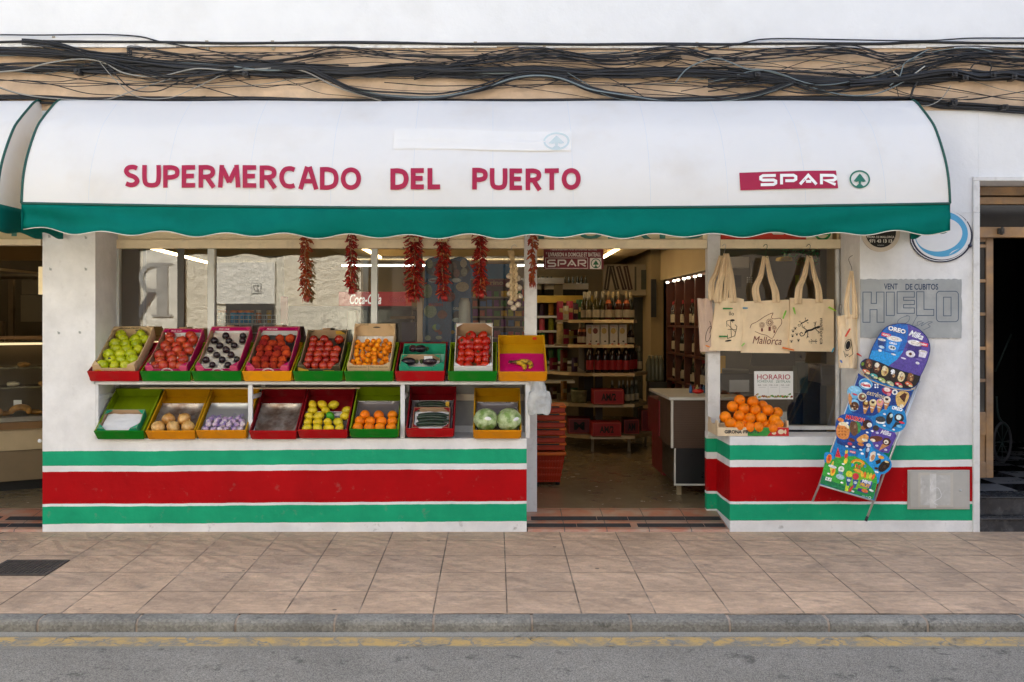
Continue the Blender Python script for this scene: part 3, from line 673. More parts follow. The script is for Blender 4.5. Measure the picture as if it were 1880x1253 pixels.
def awning(label, x0, x1, left_side, right_side):
    t = thing('awning', label, 'awning', ((x0+x1)/2, 0, 2.1), group=None)
    nx = int((x1-x0)*12)
    g = MB(); g.grid(nx, 40, lambda u, v: awn_pt(x0+(x1-x0)*u, v)); g.build('canopy', M_fab, t)
    # valance
    def vp(u, v, x0=x0, x1=x1):
        x = x0+(x1-x0)*u; p = awn_pt(x, 1)
        low = .185+.014*math.sin(x*2*PI/.40+1)+.004*math.sin(x*9.3)-(.028 if x < -2.8 else 0)*min(1, (-2.8-x)/.3)
        fold = .014*math.sin(x*6.3+v*1.6)*v+.018*math.sin(x*2.3+v*3)*v
        e = max(0, abs(x)-1.7) if x > -3.2 else 0
        fold += .016*e*math.sin(x*7+v*5*(1 if x > 0 else -1))*math.sin(PI*min(1, v*1.1))
        return (x, p[1]-.004+fold, p[2]-low*v)
    g = MB(); g.grid(nx*3, 6, vp); g.build('valance', M_val, t, solid=.0015)
    g = MB(); g.tube([Vector(vp(i/(nx*3), 1))+Vector((0, -.0005, -.001)) for i in range(nx*3+1)], .0032, 5); g.build('hem', M_trim, t)
    g = MB(); n = nx; g.tube([Vector(awn_pt(x0+(x1-x0)*i/n, 1))+Vector((0, -.006, .001)) for i in range(n+1)], .0085, 6, sq=(1, .6)); g.build('edging', M_tape, t)
    for xs, on in ((x0, left_side), (x1, right_side)):
        k = -1 if xs == x0 else 1
        g = MB(); g.tube([Vector(awn_pt(xs, i/40))+Vector((0, -.002, .002)) for i in range(41)], .0085, 6); g.build('edging', M_tape, t)
        # side cheek
        pts = [awn_pt(xs, i/30) for i in range(31)]
        g = MB(); vs = []; fs = []
        for p in pts: vs += [(xs, p[1], p[2]), (xs, min(-.002, p[1]+.0), 2.289+sag(xs, 1))]
        for i in range(30): fs.append((2*i, 2*i+1, 2*i+3, 2*i+2))
        g.add(vs, fs); g.build('side_panel', M_fab, t)
        zb = 2.289+sag(xs, 1)
        def sp(u, v): 
            return (xs+k*(.006*math.sin(u*8)*v), -.655*(1-u)-.003, zb-(.175+.012*math.sin(u*9))*v)
        g = MB(); g.grid(20, 5, sp); g.build('side_valance', M_val, t, solid=.0015)
    g = MB(); g.tube([(x0+.02, -.635, 2.272), (x1-.02, -.635, 2.250 if x1 > 1 else 2.272)], .014, 8)
    for xs in (x0+.03, x1-.03): g.tube([(xs, -.635, 2.27), (xs, -.01, 2.27)], .012, 6)
    g.build('frame', M_alu, t)
    return t
AW = awning('long white barrel awning with red capitals and a teal scalloped valance', -3.10, 2.985, 1, 1)
AW2 = awning('white barrel awning cut off at the left edge of the photo', -7.6, -3.26, 1, 1)
def awn(x, y, off=0):
    """where the sight line through a point of the canopy meets its curve"""
    m = -(y-VY)/F; best = None
    x0 = 0
    for it in range(2):
        for i in range(len(PR)-1):
            ya, za = PR[i]; yb, zb = PR[i+1]; n = len(PR)-1
            za += sag(x0, i/n); zb += sag(x0, (i+1)/n)
            fa = za-(H+m*(D+ya)); fb = zb-(H+m*(D+yb))
            if fa*fb <= 0 or i == len(PR)-2:
                k = fa/(fa-fb) if fa != fb else 0; Y = ya+(yb-ya)*k; zz = za+(zb-za)*k
                ty, tz = yb-ya, zb-za; l = math.hypot(ty, tz); ny, nz = tz/l, -ty/l
                if ny > 0: ny, nz = -ny, -nz
                best = (Y, zz, ny, nz); break
        Y, zz, ny, nz = best; x0 = (x-VX)/F*(D+Y)
    tt = min(1, max(0, -Y/.655)); b = .010*math.sin(x0*5.1+.6)*(.55 if tt > .75 else .95)
    o = off+.006
    return Vector((x0, Y+ny*o+b, zz+nz*o-b*.5))
M_mag = mat('faded crimson lettering', '#a62045', .55, var=.06, vs=6, trans=.1, spec=.3)
M_wlet = mat('white lettering', (.82, .82, .80), .6, var=.03)
M_eg = mat('dark green emblem paint', '#0f6a55', .6, var=.06)
M_ghost = mat('faded emblem', (.55, .63, .62), .6, var=.06)
M_patch = mat('cleaner fabric patch', (.895, .91, .912), .55, var=.02, trans=.26, tcol=(1.0, .82, .52))
dc = Dec(awn, .0012)
word(dc, 'SUPERMERCADO', 227, 303, 663, 344, 8.4, M_mag, 1, .012)
word(dc, 'DEL', 717, 311, 811, 349.5, 8.9, M_mag, 1, .0); word(dc, 'PUERTO', 867, 309.5, 1066, 349, 8.5, M_mag, 1, .003)
dc.build('lettering', AW)
dc = Dec(awn, .0012)
dc.poly([(1357, 318), (1534, 315), (1538, 347), (1359, 350)], M_mag, 1, fine=6)
dc.build('logo_panel', AW)
def spar_word(dc, x0, y0, x1, y1, w, m, layer, sk=0):
    """SPAR drawn as even strokes with rounded corners"""
    W = (x1-x0); cw = W*.20; gp = W*(1-.80)/3; h = y1-y0; k = w/2
    def P(i, pts, cl=False):
        ox = x0+i*(cw+gp); q = [(ox+u*cw, y0+k+v*(h-2*k)) for u, v in pts]; dc.line(q, w, m, layer, cl)
        for a in q: pass
    P(0, [(1, 0), (.15, 0), (0, .15), (0, .38), (.15, .5), (.85, .5), (1, .62), (1, .85), (.85, 1), (0, 1)])
    P(1, [(.05, 1), (.05, 0), (.85, 0), (1, .15), (1, .45), (.85, .6), (.3, .6)])
    P(2, [(-.05, 1), (.5, 0), (1.05, 1)]); P(2, [(.35, .68), (.7, .68)])
    P(3, [(.05, 1), (.05, 0), (.85, 0), (1, .15), (1, .4), (.85, .55), (.3, .55), (1, 1)])
dc = Dec(awn, .0012); spar_word(dc, 1396, 321.5, 1533, 343, 5.2, M_wlet, 2.2); dc.build('logo_lettering', AW)
def emblem(dc, cx, cy, r, m, layer, ry=None, back=None):
    ry = ry or r; k = ry/r
    if back: dc.ell(cx, cy, r, ry, back, layer-.5)
    dc.ring(cx, cy, r, ry, r*.15, m, layer)
    dc.poly([(cx+a*r, cy+b*r*k) for a, b in ((-.60, .22), (-.1, -.52), (0, -.62), (.1, -.52), (.60, .22), (.35, .30), (.12, .24), (.09, .62), (-.09, .62), (-.12, .24), (-.35, .30))], m, layer)
    dc.poly([(cx+a*r, cy+b*r*k) for a, b in ((-.42, .82), (-.15, .56), (.15, .56), (.42, .82), (0, .93))], m, layer+.1)
dc = Dec(awn, .0012); emblem(dc, 1578, 330, 19, M_eg, 1, 16.5); dc.build('emblem', AW)
dc = Dec(awn, .0012); dc.poly([(725, 239), (1050, 243), (1048, 278), (722, 275)], M_patch, .4, fine=6); emblem(dc, 1021.5, 260.5, 24, M_ghost, 1.4, 16.5); dc.build('faded_emblem', AW)
# faint seams between the fabric panels
M_seam = mat('seam fabric', (.80, .81, .80), .6, var=.03, trans=.25)
for xp in (200, 335, 480, 622, 766, 905, 1045, 1180, 1315, 1450, 1590):
    xx = (xp-VX)/F*(D-.3); g = MB()
    for i in range(2, 39):
        a, b = Vector(awn_pt(xx, i/40)), Vector(awn_pt(xx, (i+1)/40)); o = Vector((0, -.0012, .0006)); w = Vector((.0016, 0, 0))
        g.add([a+o-w, a+o+w, b+o+w, b+o-w], [(0, 1, 2, 3)])
    g.build('seam', M_seam, AW)

# ================================================================ CABLES ALONG THE BAND
M_cab = mat('black cable sheath', (.013, .014, .017), .55, var=.25, vs=5)
M_cab2 = mat('grey blue cable sheath', (.16, .20, .21), .5, var=.1)
M_cab3 = mat('dusty grey cable sheath', (.30, .29, .26), .6, var=.15)
M_cabw = mat('white cable sheath', (.55, .53, .47), .6, var=.1)
def path(px_, yy, r0=0, amp=0, seed=0, fr=.0075):
    p = smoothpts(px_, 8); out = []
    for i, (a, b) in enumerate(p):
        n = noise.noise((a*fr, seed*3.7, 0))*amp; m_ = noise.noise((a*fr*.7, seed*5.1, 9))*.02 if amp else 0
        Y = -yy+m_; out.append((X(a, Y), min(Y, -.034 if b < 84 else -.004-r0), Z(b+n, Y)))
    return out
def bundle(label, pts, n, spread, r, seed, mats=None, cat='cable bundle', yy=.03, amp=8):
    random.seed(seed); g = MB(); ys = yy
    for i in range(n):
        o = random.gauss(0, spread); g.use((mats or [M_cab])[i % len(mats or [1])] if mats else M_cab)
        rr = r*random.uniform(.7, 1.3); k = random.uniform(-.15, .15)
        P = [(a, b+o*(1-.3*math.sin(a*.01+i))) for a, b in pts]
        g.tube(path(P, ys+random.uniform(-.012, .022), rr, amp, seed+i*1.3), rr, 6, cap=False)
    return tag(g.build('cable_bundle' if n > 1 else 'cable'), label, cat)
bundle('thick black cable bundle lying along the top of the awnings', [(-30, 179), (60, 181), (160, 185), (300, 183), (620, 186), (900, 188), (1150, 187), (1400, 183), (1660, 184), (1740, 194), (1910, 202)], 5, 2.2, .009, 11, amp=3)
bundle('main bundle of black cables sagging along the middle of the peach band', [(-30, 95), (80, 98), (160, 103), (250, 114), (340, 122), (420, 124), (520, 123), (620, 130), (760, 127), (860, 130), (980, 130), (1100, 134), (1250, 132), (1350, 138), (1450, 147), (1550, 150), (1650, 149), (1720, 143), (1800, 138), (1910, 136)], 20, 3.8, .0072, 21, mats=[M_cab]*6+[M_cab2], yy=.04)
bundle('second black cable bundle lower on the left half of the band', [(-30, 124), (100, 126), (190, 127), (300, 128), (430, 132), (560, 138), (700, 134), (900, 136), (1100, 136), (1250, 131), (1400, 136), (1600, 146), (1910, 140)], 11, 2.6, .0075, 31, yy=.03, amp=6)
bundle('cable bundle dipping to the awning and arching up in mid band', [(430, 122), (500, 128), (560, 128), (600, 145), (650, 168), (720, 182), (800, 182), (880, 165), (940, 145), (985, 138), (1030, 144), (1090, 168), (1160, 182), (1240, 188), (1310, 187), (1390, 174), (1460, 152)], 12, 2.8, .006, 41, mats=[M_cab]*3+[M_cab2], yy=.05, amp=6)
bundle('thin cables looping in the upper part of the band at left', [(80, 80), (170, 95), (240, 100), (240, 88), (360, 102), (450, 106), (560, 96), (620, 88), (700, 97), (820, 104), (900, 100), (1000, 100), (1100, 108), (1250, 102)], 6, 4.5, .0036, 51, yy=.05, amp=10)
bundle('cables crossing from the centre to the upper right of the band', [(760, 140), (860, 118), (1000, 100), (1130, 112), (1250, 96), (1330, 108), (1450, 98), (1560, 94), (1640, 110), (1720, 103), (1800, 98), (1910, 96)], 9, 6, .004, 61, yy=.055, amp=14)
bundle('dense tangle of black cables at the right end of the band', [(1300, 150), (1400, 142), (1500, 158), (1590, 150), (1660, 128), (1720, 112), (1780, 106), (1850, 110), (1910, 108)], 12, 7, .0046, 71, mats=[M_cab]*7+[M_cab2], yy=.06, amp=16)
bundle('cables sweeping down from the left clamp into the main bundle', [(40, 78), (110, 86), (165, 104), (230, 125), (300, 142), (380, 138), (470, 122), (560, 118)], 7, 2.6, .0044, 81, yy=.055, amp=5)
bundle('heavier black cables with loops at the far right of the band', [(1560, 152), (1650, 146), (1740, 132), (1800, 142), (1850, 136), (1910, 150)], 6, 5, .0068, 91, yy=.07, amp=9)
bundle('flat black cable tacked along the top edge of the peach band', [(-30, 80), (240, 79), (440, 82), (630, 80), (900, 83), (1250, 84), (1420, 82), (1600, 83), (1700, 80), (1910, 82)], 2, .8, .0072, 101, amp=1.5, yy=.012)
single = [
 ('slim black cable on the white wall at upper left, joining the band', [(-30, 65), (40, 64), (235, 66), (300, 78), (420, 100), (520, 116), (640, 121)], .0052, M_cab),
 ('black cable climbing onto the white wall at upper right', [(1200, 108), (1300, 92), (1360, 80), (1415, 72), (1560, 73), (1700, 75), (1790, 70), (1910, 70)], .0052, M_cab),
 ('pale cable drooping from the left clamp toward the centre', [(-30, 134), (40, 128), (90, 115), (150, 108), (190, 115), (230, 135), (290, 141), (360, 126), (430, 130), (510, 125), (560, 131), (620, 160), (700, 186)], .0055, M_cab3),
 ('thin black cable making a low loop left of centre', [(190, 110), (215, 140), (245, 165), (290, 168), (330, 150), (370, 130)], .004, M_cab),
 ('grey cable making the lowest loop left of centre', [(180, 110), (210, 145), (250, 177), (310, 180), (360, 160), (410, 136)], .003, M_cab3),
 ('black cable falling diagonally to the awning top', [(320, 145), (370, 160), (430, 177), (480, 188)], .0035, M_cab),
 ('thin cable rising from the awning at far left', [(-20, 152), (20, 168), (70, 178), (150, 184), (200, 182), (260, 162), (330, 140)], .0045, M_cab3),
 ('pale blue cable arching between the centre and right', [(1240, 152), (1260, 128), (1290, 113), (1320, 108), (1370, 126), (1400, 128), (1450, 143), (1480, 158), (1550, 175), (1610, 172), (1660, 150)], .005, M_cab2),
 ('pale green white cable hooking down at right', [(1706, 90), (1680, 105), (1660, 118), (1652, 140), (1634, 158)], .0045, M_cab2),
 ('white cable end curling out of the right tangle', [(1640, 132), (1655, 142), (1675, 138), (1698, 122)], .0045, M_cabw),
 ('thin black wire running low at far right', [(1690, 184), (1760, 184), (1820, 178), (1880, 168), (1910, 162)], .0035, M_cab),
 ('black drop cable hanging from the right tangle to the awning corner', [(1690, 128), (1684, 150), (1676, 165), (1672, 182)], .0085, M_cab),
 ('thin black wire hanging near the right tangle', [(1645, 155), (1648, 170), (1650, 182)], .003, M_cab),
 ('grey wire looping below the right clamps', [(1745, 158), (1730, 180), (1712, 192), (1695, 196)], .0035, M_cab3),
 ('thin cable crossing the plain patch of band right of centre', [(1250, 168), (1300, 160), (1380, 155), (1440, 150)], .0032, M_cab),
 ('black cable looped in a coil at far right', [(1780, 130), (1790, 118), (1810, 115), (1820, 122), (1815, 133), (1795, 132), (1775, 128)], .0045, M_cab),
 ('long thin cable strung just under the top edge', [(235, 92), (420, 86), (620, 88), (820, 96), (1020, 92), (1250, 92)], .0028, M_cab),
 ('taut thin cable running straight below the main bundle', [(1000, 146), (1100, 152), (1200, 156), (1300, 158), (1420, 152)], .003, M_cab),
 ('thin cable crossing downward right of the mid arch', [(1115, 142), (1160, 165), (1190, 182), (1230, 188)], .003, M_cab),
]
for k, (lb, pts, r, m) in enumerate(single):
    g = MB(); g.use(m); g.tube(path(pts, .055+.004*(k % 5), r, 1.5, k), r, 6)
    tag(g.build('cable'), lb, 'cable')
# uncountable fine wires woven through the bundles
random.seed(8); g = MB()
for i in range(85):
    a = random.uniform(-60, 1700); w = random.uniform(180, 620); y = random.choice((102, 128, 130, 134, 150))+random.uniform(-3, 3); y2 = random.choice((102, 128, 132, 136, 180))+random.uniform(-3, 3)
    sg = random.choice((22, 14, -14)); P = [(a+w*t/6, min(182, max(90, y+(y2-y)*t/6+random.uniform(-2.5, 2.5)+sg*math.sin(t*PI/6)))) for t in range(7)]
    g.use(random.choice([M_cab]*8+[M_cab2])); r = random.uniform(.0018, .0036)
    g.tube(path(P, random.uniform(.02, .07), r, 7, i), r, 4, cap=False)
tag(g.build('loose_wires'), 'mass of fine loose wires woven through the cable bundles', 'wires', kind='stuff')
# clamps
M_clip = mat('dusty metal clip', (.42, .36, .27), .6, metal=.3, var=.2)
cl = [(102, 76, 'on the left side'), (236, 85, 'beside the first loop'), (382, 84, 'second along the top edge'), (502, 84, 'third along the top edge'), (622, 86, 'fourth along the top edge'), (748, 86, 'fifth along the top edge'),
      (873, 86, 'sixth along the top edge'), (999, 92, 'in mid band over the arch'), (1142, 88, 'right of the arch'), (1278, 87, 'first on the right half'), (1412, 87, 'second on the right half'), (1556, 88, 'third on the right half'), (1797, 97, 'at the far right')]
for x_, y_, w_ in cl:
    g = MB(); g.box(X(x_-3), X(x_+3), -.018, -.003, Z(y_+9), Z(y_-7)); g.box(X(x_-3), X(x_+3), -.036, -.019, Z(y_-4), Z(y_-7))
    tag(g.build('cable_clip', M_clip, bevel=.002), 'small dusty cable clip '+w_, 'cable clip', 'clips holding the cables')
for x_, y_, w_ in ((151, 137, 'under the left bundle'), (456, 141, 'under the second bundle'), (1742, 142, 'left of two on the right tangle'), (1762, 148, 'right of two on the right tangle'), (1812, 143, 'beside the coiled cable'), (1850, 147, 'at the right edge'), (1742, 193, 'left of two on the low right cable'), (1834, 201, 'right of two on the low right cable'), (1385, 142, 'under the main bundle right of centre')):
    g = MB(); g.box(X(x_-5), X(x_+5), -.10, -.02, Z(y_+5), Z(y_-4)); g.tube([(X(x_), -.12, Z(y_)), (X(x_), -.03, Z(y_))], .012, 7)
    tag(g.build('cable_clamp', M_black, bevel=.003), 'black cable clamp '+w_, 'cable clamp', 'black clamps on the band')
# cable ties
g = None
# ================================================================ FRUIT RACK
RK = thing('display_rack', 'white painted two-tier fruit rack in front of the left window', 'display rack', (X(570), .1, zS))
zTop = Z(706.5, -.0)
g = MB(); g.box(X(172), X(972), -.0, .20, zTop, zTop+.024); g.box(X(172), X(972), .202, .42, zTop-.004, zTop+.018); g.build('top_shelf', M_white_shelf, RK, bevel=.003)
for x_ in (172, 455, 735, 965):
    g = MB(); g.box(X(x_), X(x_+8), .004, .030, zS+.002, zTop-.001); g.build('post', M_white_shelf, RK, bevel=.002)
    g = MB(); g.box(X(x_)+.006, X(x_)+.032, .032, .40, Z(734), Z(727)); g.box(X(x_)+.006, X(x_)+.032, .395, .42, zS+.002, zTop-.006); g.build('side_rail', M_white_shelf, RK, bevel=.002)
g = MB(); g.box(X(180), X(965), .417, .434, Z(736, .42), Z(724, .42)); g.build('back_rail', mat('cream batten', (.66, .60, .50), .6), RK, bevel=.002)
g = MB(); g.box(X(180), X(965), .421, .434, Z(794, .42), Z(782, .42)); g.build('back_rail', M_white_shelf, RK, bevel=.002)
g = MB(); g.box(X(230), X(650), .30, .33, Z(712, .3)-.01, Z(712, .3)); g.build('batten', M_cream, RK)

def paint(n, c, c2=None): return mat(n, c, .45, spec=.22, var=.07, vs=4, bump=.0006, bs=25, grime=c2 or (.12, .09, .06), gs=9, ga=.3)
P_red, P_redi = paint('red paint', (.44, .002, .006)), paint('red paint inside', (.23, .004, .010))
P_gr, P_lime = paint('green paint', (.001, .19, .008)), paint('lime paint inside', (.20, .29, .004), lin('#4d6410'))
P_or, P_ori = paint('yellow orange paint', (.72, .27, .002)), paint('ochre paint inside', (.52, .27, .004), lin('#8a5a10'))
P_or1 = paint('bright orange paint', (.82, .34, .002))
def crate(label, x0, x1, zb, tilt, L=.47, outer=P_red, inner=P_redi, h=.082, y0=-.035, grp='painted crates on the fruit rack', yaw=0, flare=.012):
    a, b = X(x0, y0), X(x1, y0); w = (b-a)-.004; t = .011
    c = thing('display_crate', label, 'crate', ((a+b)/2, y0, zb), (R(tilt), 0, R(yaw)), grp)
    M = world(c); W = w/2
    def P(name, m, *boxes, **k):
        g = MB(M)
        for q in boxes: g.box(*q)
        return g.build(name, m, c, bevel=.0018)
    P('base', inner, (-W+t, W-t, t, L-t, .0, .010))
    # slightly tapering front board
    g = MB(M); f = flare
    g.add([(-W+f, 0, 0), (W-f, 0, 0), (W, -.006, h), (-W, -.006, h), (-W+f, t, 0), (W-f, t, 0), (W, t-.006, h), (-W, t-.006, h)],
          [(0, 1, 2, 3), (5, 4, 7, 6), (4, 0, 3, 7), (1, 5, 6, 2), (3, 2, 6, 7), (4, 5, 1, 0)])
    g.build('front_board', outer, c, bevel=.0018)
    P('side_board', inner, (-W+.001, -W+t, t+.001, L-t-.001, 0, h-.002)); P('side_board', inner, (W-t, W-.001, t+.001, L-t-.001, 0, h-.002))
    P('back_board', inner, (-W+.001, W-.001, L-t, L, 0, h+.004))
    return c, M, w, L
def outerinner(c): return {'r': (P_red, P_redi), 'g': (P_gr, P_lime), 'o': (P_or, P_ori), 'O': (P_or1, P_ori)}[c]

M_kraft = mat('brown cardboard', (.42, .27, .15), .8, var=.08, vs=8, bump=.0006, bs=60)
M_wood = mat('pale plywood', (.66, .47, .26), .65, var=.12, vs=7, bump=.0006, bs=30)
M_pink = mat('pink printed cardboard', (.50, .002, .12), .45, spec=.25, var=.08, vs=8)
M_pinkl = mat('light pink apple print', '#e0567f', .4, var=.1, vs=20)
M_wpaper = mat('white paper', (.78, .78, .78), .7, var=.05, bump=.002, bs=12)
M_gpaper = mat('grey pulp tray', (.60, .56, .50), .9, var=.1, bump=.003, bs=30)
M_dtray = mat('black plastic tray', (.02, .02, .024), .35, var=.2)
M_tealbox = mat('green printed cardboard', '#249c76', .5, var=.1, vs=8)
M_olive = mat('dark olive print', (.07, .06, .03), .5, var=.25, vs=12)
M_yelp = mat('yellow print', '#d8a93c', .5, var=.1)
M_ink = mat('black ink', (.03, .03, .03), .6)
M_redink = mat('red ink', '#b51a1a', .5); M_grink = mat('green ink', '#2a8a2f', .5); M_wink = mat('white ink', (.85, .85, .85), .5)
M_nail = M_ink

def box_tray(label, xc, y0, z0, tilt, w, l, h, out, inn, floor, cat='box', grp='cardboard fruit boxes in the crates', lip=.028, name='fruit_box', hb=None, deco=None, yaw=0, sideh=None, fz=.012):
    c = thing(name, label, cat, (xc, y0, z0), (R(tilt), 0, R(yaw)), grp)
    M = world(c); W = w/2; hb = hb or h; t = .004; sh = sideh or h
    def wall(poly, a0, a1, ax, name, flipin):
        g = MB(M)
        mid = (a0+a1)/2
        lo, hi = (mid+.0002, a1) if flipin == 1 else (a0, mid-.0002)
        o0, o1 = (a0, mid) if flipin == 1 else (mid, a1)
        g.use(out).prism(poly, o0, o1, ax); g.use(inn).prism(poly, lo, hi, ax)
        return g.build(name, parent=c)
    def endpoly(hh, lip_): return [(-W, 0), (W, 0), (W, hh), (W-.045, hh), (W-.062, hh-lip_), (-W+.062, hh-lip_), (-W+.045, hh), (-W, hh)]
    wall(endpoly(h, lip), 0, .006, 'y', 'front_wall', 1)
    wall(endpoly(hb, 0.0), l-.006, l, 'y', 'back_wall', 0)
    sp = [(.0062, 0), (l-.0062, 0), (l-.0062, hb), (l-.06, hb-.002), (l-.09, sh-.012), (.09, sh-.018), (.055, h-.002), (.0062, h)]
    wall(sp, -W, -W+.006, 'x', 'side_wall', 1); wall(sp, W-.006, W, 'x', 'side_wall', 0)
    g = MB(M); g.box(-W+.0065, W-.0065, .0065, l-.0065, .001, .006); g.build('floor', inn, c)
    # folded corner gussets
    for sx in (-1, 1):
        for yy, hh, k in ((.0065, h, 1), (l-.0065, hb, -1)):
            g = MB(M)
            g.add([(sx*(W-.0065), yy, hh-.002), (sx*(W-.05), yy, hh-.002), (sx*(W-.0065), yy+k*.045, hh-.002), (sx*(W-.0065), yy, hh-.006), (sx*(W-.05), yy, hh-.006), (sx*(W-.0065), yy+k*.045, hh-.006)],
                  [(0, 1, 2), (3, 5, 4), (0, 3, 4, 1), (1, 4, 5, 2), (2, 5, 3, 0)], sm=False)
            g.build('corner_flap', out, c)
    if floor is not None:
        random.seed(int(xc*100)); sd = random.random()*9
        g = MB(M); g.grid(14, 20, lambda u, v: (-W+.012+(2*W-.024)*u, .012+(l-.024)*v, fz+.006+.006*noise.noise((u*5+sd, v*7, 0)))); g.build('liner', floor, c)
    return c, M, w, l
def fronttext(c, M, w, h, items, name='print'):
    dc = Dec(lambda x, y, o=0: M @ Vector((x, -.0008-o, y)), .0005, up=True)
    for it in items: it(dc)
    return dc.build(name, c)

# ---------------------------------------------------------------- fruit prototypes
def dimple(d, a=.2, b=.1): return 1-a*max(0, d.z)**10-b*max(0, -d.z)**12
def proto(name, build, kids=()):
    g = MB(); build(g); o = g.build(name, loc=(0, 0, 0)); o['proto'] = 1
    for n, fn in kids:
        q = MB(); fn(q); q.build(n, parent=o)
    remember(o); return o
def fm(n, c, r=None, rough=.35, **k): return mat(n, c, rough, rand=r, **{**dict(var=.2, vs=18), **k})
F_gapple = fm('green apple skin', '#93a800', '#bcbc08', .26, c2='#a9b310')
F_rapple = fm('red apple skin', '#8c1018', '#b8301c', .28, c2='#c05a2a', vs=10)
F_plum = fm('black plum skin', '#120b12', '#2a1118', .25)
F_peach = fm('peach skin', '#96200f', '#c04a18', .8, c2='#7a1010', spec=.25, vs=9)
F_nect = fm('nectarine skin', '#6c060c', '#a81810', .22, c2='#b8401a', vs=10)
F_apri = fm('apricot skin', '#e08300', '#ee9c12', .55, c2='#e07208', spec=.25)
F_tom = fm('tomato skin', '#a81408', '#c23008', .22)
F_calyx = fm('calyx green', '#33401a', None, .7)
F_lem = fm('lemon skin', '#dcb90e', '#c8b41c', .4, bump=.0012, bs=160)
F_lime = fm('green lemon skin', '#3b8f12', None, .4, bump=.0012, bs=160)
F_org = fm('orange skin', '#ea7400', '#ee8600', .45, spec=.3, bump=.0011, bs=190)
F_oni = fm('onion skin', '#b0702c', '#c28e48', .25, c2='#d8ae6c', vs=16)
F_gar = fm('garlic skin', '#c9b7bf', '#d6cdc4', .6, c2='#b598b8', vs=25)
F_egg = fm('aubergine skin', '#140b14', '#35161f', .2)
F_zuc = fm('courgette skin', '#0f1c12', '#16281a', .3, c2='#22351f', vs=40)
F_cab = fm('cabbage leaf', '#6f8a42', '#7f9a50', .3, c2='#b9c795', vs=17, bump=.012, bs=17)
F_ban = fm('banana skin', '#d0a51a', None, .5, c2='#3c2a12', vs=28, var=.2)
F_stem = fm('dry stem', '#3a2a18', None, .8)
F_stick = mat('white fruit sticker', (.75, .72, .68), .4, var=.1)
def stem(g): g.tube([(0, 0, .028), (.001, 0, .036), (.004, .001, .043)], .0014, 5)
def stick(k): 
    def f(g): g.ball((0, -k*.84, k*.5), .009, 1, .35, 1, 10, 6)
    return f
def bapple(m, r=.039): return lambda g: g.use(m).ball((0, 0, 0), r, 1, 1, .9, 16, 11, lambda d: dimple(d)*(1+.018*math.cos(5*math.atan2(d.y, d.x)+1)))
p_ga = proto('green_apple', bapple(F_gapple), [('stem', lambda g: stem(g.use(F_stem)))])
p_gas = proto('green_apple', bapple(F_gapple), [('stem', lambda g: stem(g.use(F_stem))), ('sticker', lambda g: stick(.039)(g.use(M_ink)))])
p_ra = proto('red_apple', bapple(F_rapple, .037), [('stem', lambda g: stem(g.use(F_stem)))])
p_ras = proto('red_apple', bapple(F_rapple, .037), [('stem', lambda g: stem(g.use(F_stem))), ('sticker', lambda g: stick(.037)(g.use(F_stick)))])
p_plum = proto('black_plum', lambda g: g.use(F_plum).ball((0, 0, 0), .0255, 1, 1, 1.02, 14, 9, lambda d: 1-.1*max(0, d.z)**8))
def bpeach(d):
    a = math.atan2(d.y, d.x); return 1-.12*max(0, d.z)**8-.05*math.exp(-(a*3)**2)*(1-abs(d.z))
p_peach = proto('peach', lambda g: g.use(F_peach).ball((0, 0, 0), .035, 1, 1, .95, 16, 10, bpeach))
p_nect = proto('nectarine', lambda g: g.use(F_nect).ball((0, 0, 0), .034, 1, 1, 1, 16, 10, bpeach))
p_apri = proto('apricot', lambda g: g.use(F_apri).ball((0, 0, 0), .0205, 1, 1, .96, 14, 9, bpeach))
def star(g, r=.02, z=.03, n=6):
    for i in range(n):
        a = 2*PI*i/n; b = .5
        g.add([(0, 0, z+.001), (r*.35*math.cos(a-b), r*.35*math.sin(a-b), z+.001), (r*math.cos(a), r*math.sin(a), z-.001), (r*.35*math.cos(a+b), r*.35*math.sin(a+b), z+.001)], [(0, 1, 2, 3)])
    g.tube([(0, 0, z-.003), (.002, 0, z+.010)], .0022, 5)
p_tom = proto('tomato', lambda g: g.use(F_tom).ball((0, 0, 0), .041, 1, 1, .80, 20, 11, lambda d: (1-.16*max(0, d.z)**6)*(1+.03*math.cos(5*math.atan2(d.y, d.x))*(.4+max(0, d.z)))), [('calyx', lambda g: star(g.use(F_calyx)))])
def blem(d): return 1+.22*max(0, abs(d.x)-.80)*2
p_lem = proto('lemon', lambda g: g.use(F_lem).ball((0, 0, 0), .030, 1.22, 1, 1, 18, 12, blem))
p_lime = proto('green_lemon', lambda g: g.use(F_lime).ball((0, 0, 0), .030, 1.2, 1, 1, 18, 12, blem))
p_org = proto('orange', lambda g: g.use(F_org).ball((0, 0, 0), .0385, 1, 1, .97, 20, 13, lambda d: 1-.05*max(0, d.z)**20), [('navel', lambda g: g.use(F_calyx).ball((0, 0, .0355), .0035, 1, 1, .5, 7, 5))])
p_oni = proto('onion', lambda g: g.use(F_oni).ball((0, 0, 0), .046, 1, 1, .86, 18, 12, lambda d: 1+.10*max(0, d.z)**14+.012*math.cos(9*math.atan2(d.y, d.x))), [('dry_neck', lambda g: g.use(F_oni).tube([(0, 0, .039), (.003, 0, .047), (.006, .002, .052)], [.006, .003, .0015], 6))])
p_gar = proto('garlic_bulb', lambda g: g.use(F_gar).ball((0, 0, 0), .0215, 1, 1, .9, 18, 10, lambda d: (1+.06*math.cos(7*math.atan2(d.y, d.x))*(1-abs(d.z)))*(1+.35*max(0, d.z)**12)), [('stalk', lambda g: g.use(F_gar).tube([(0, 0, .019), (.002, 0, .028), (.005, .002, .034)], [.005, .003, .002], 6))])
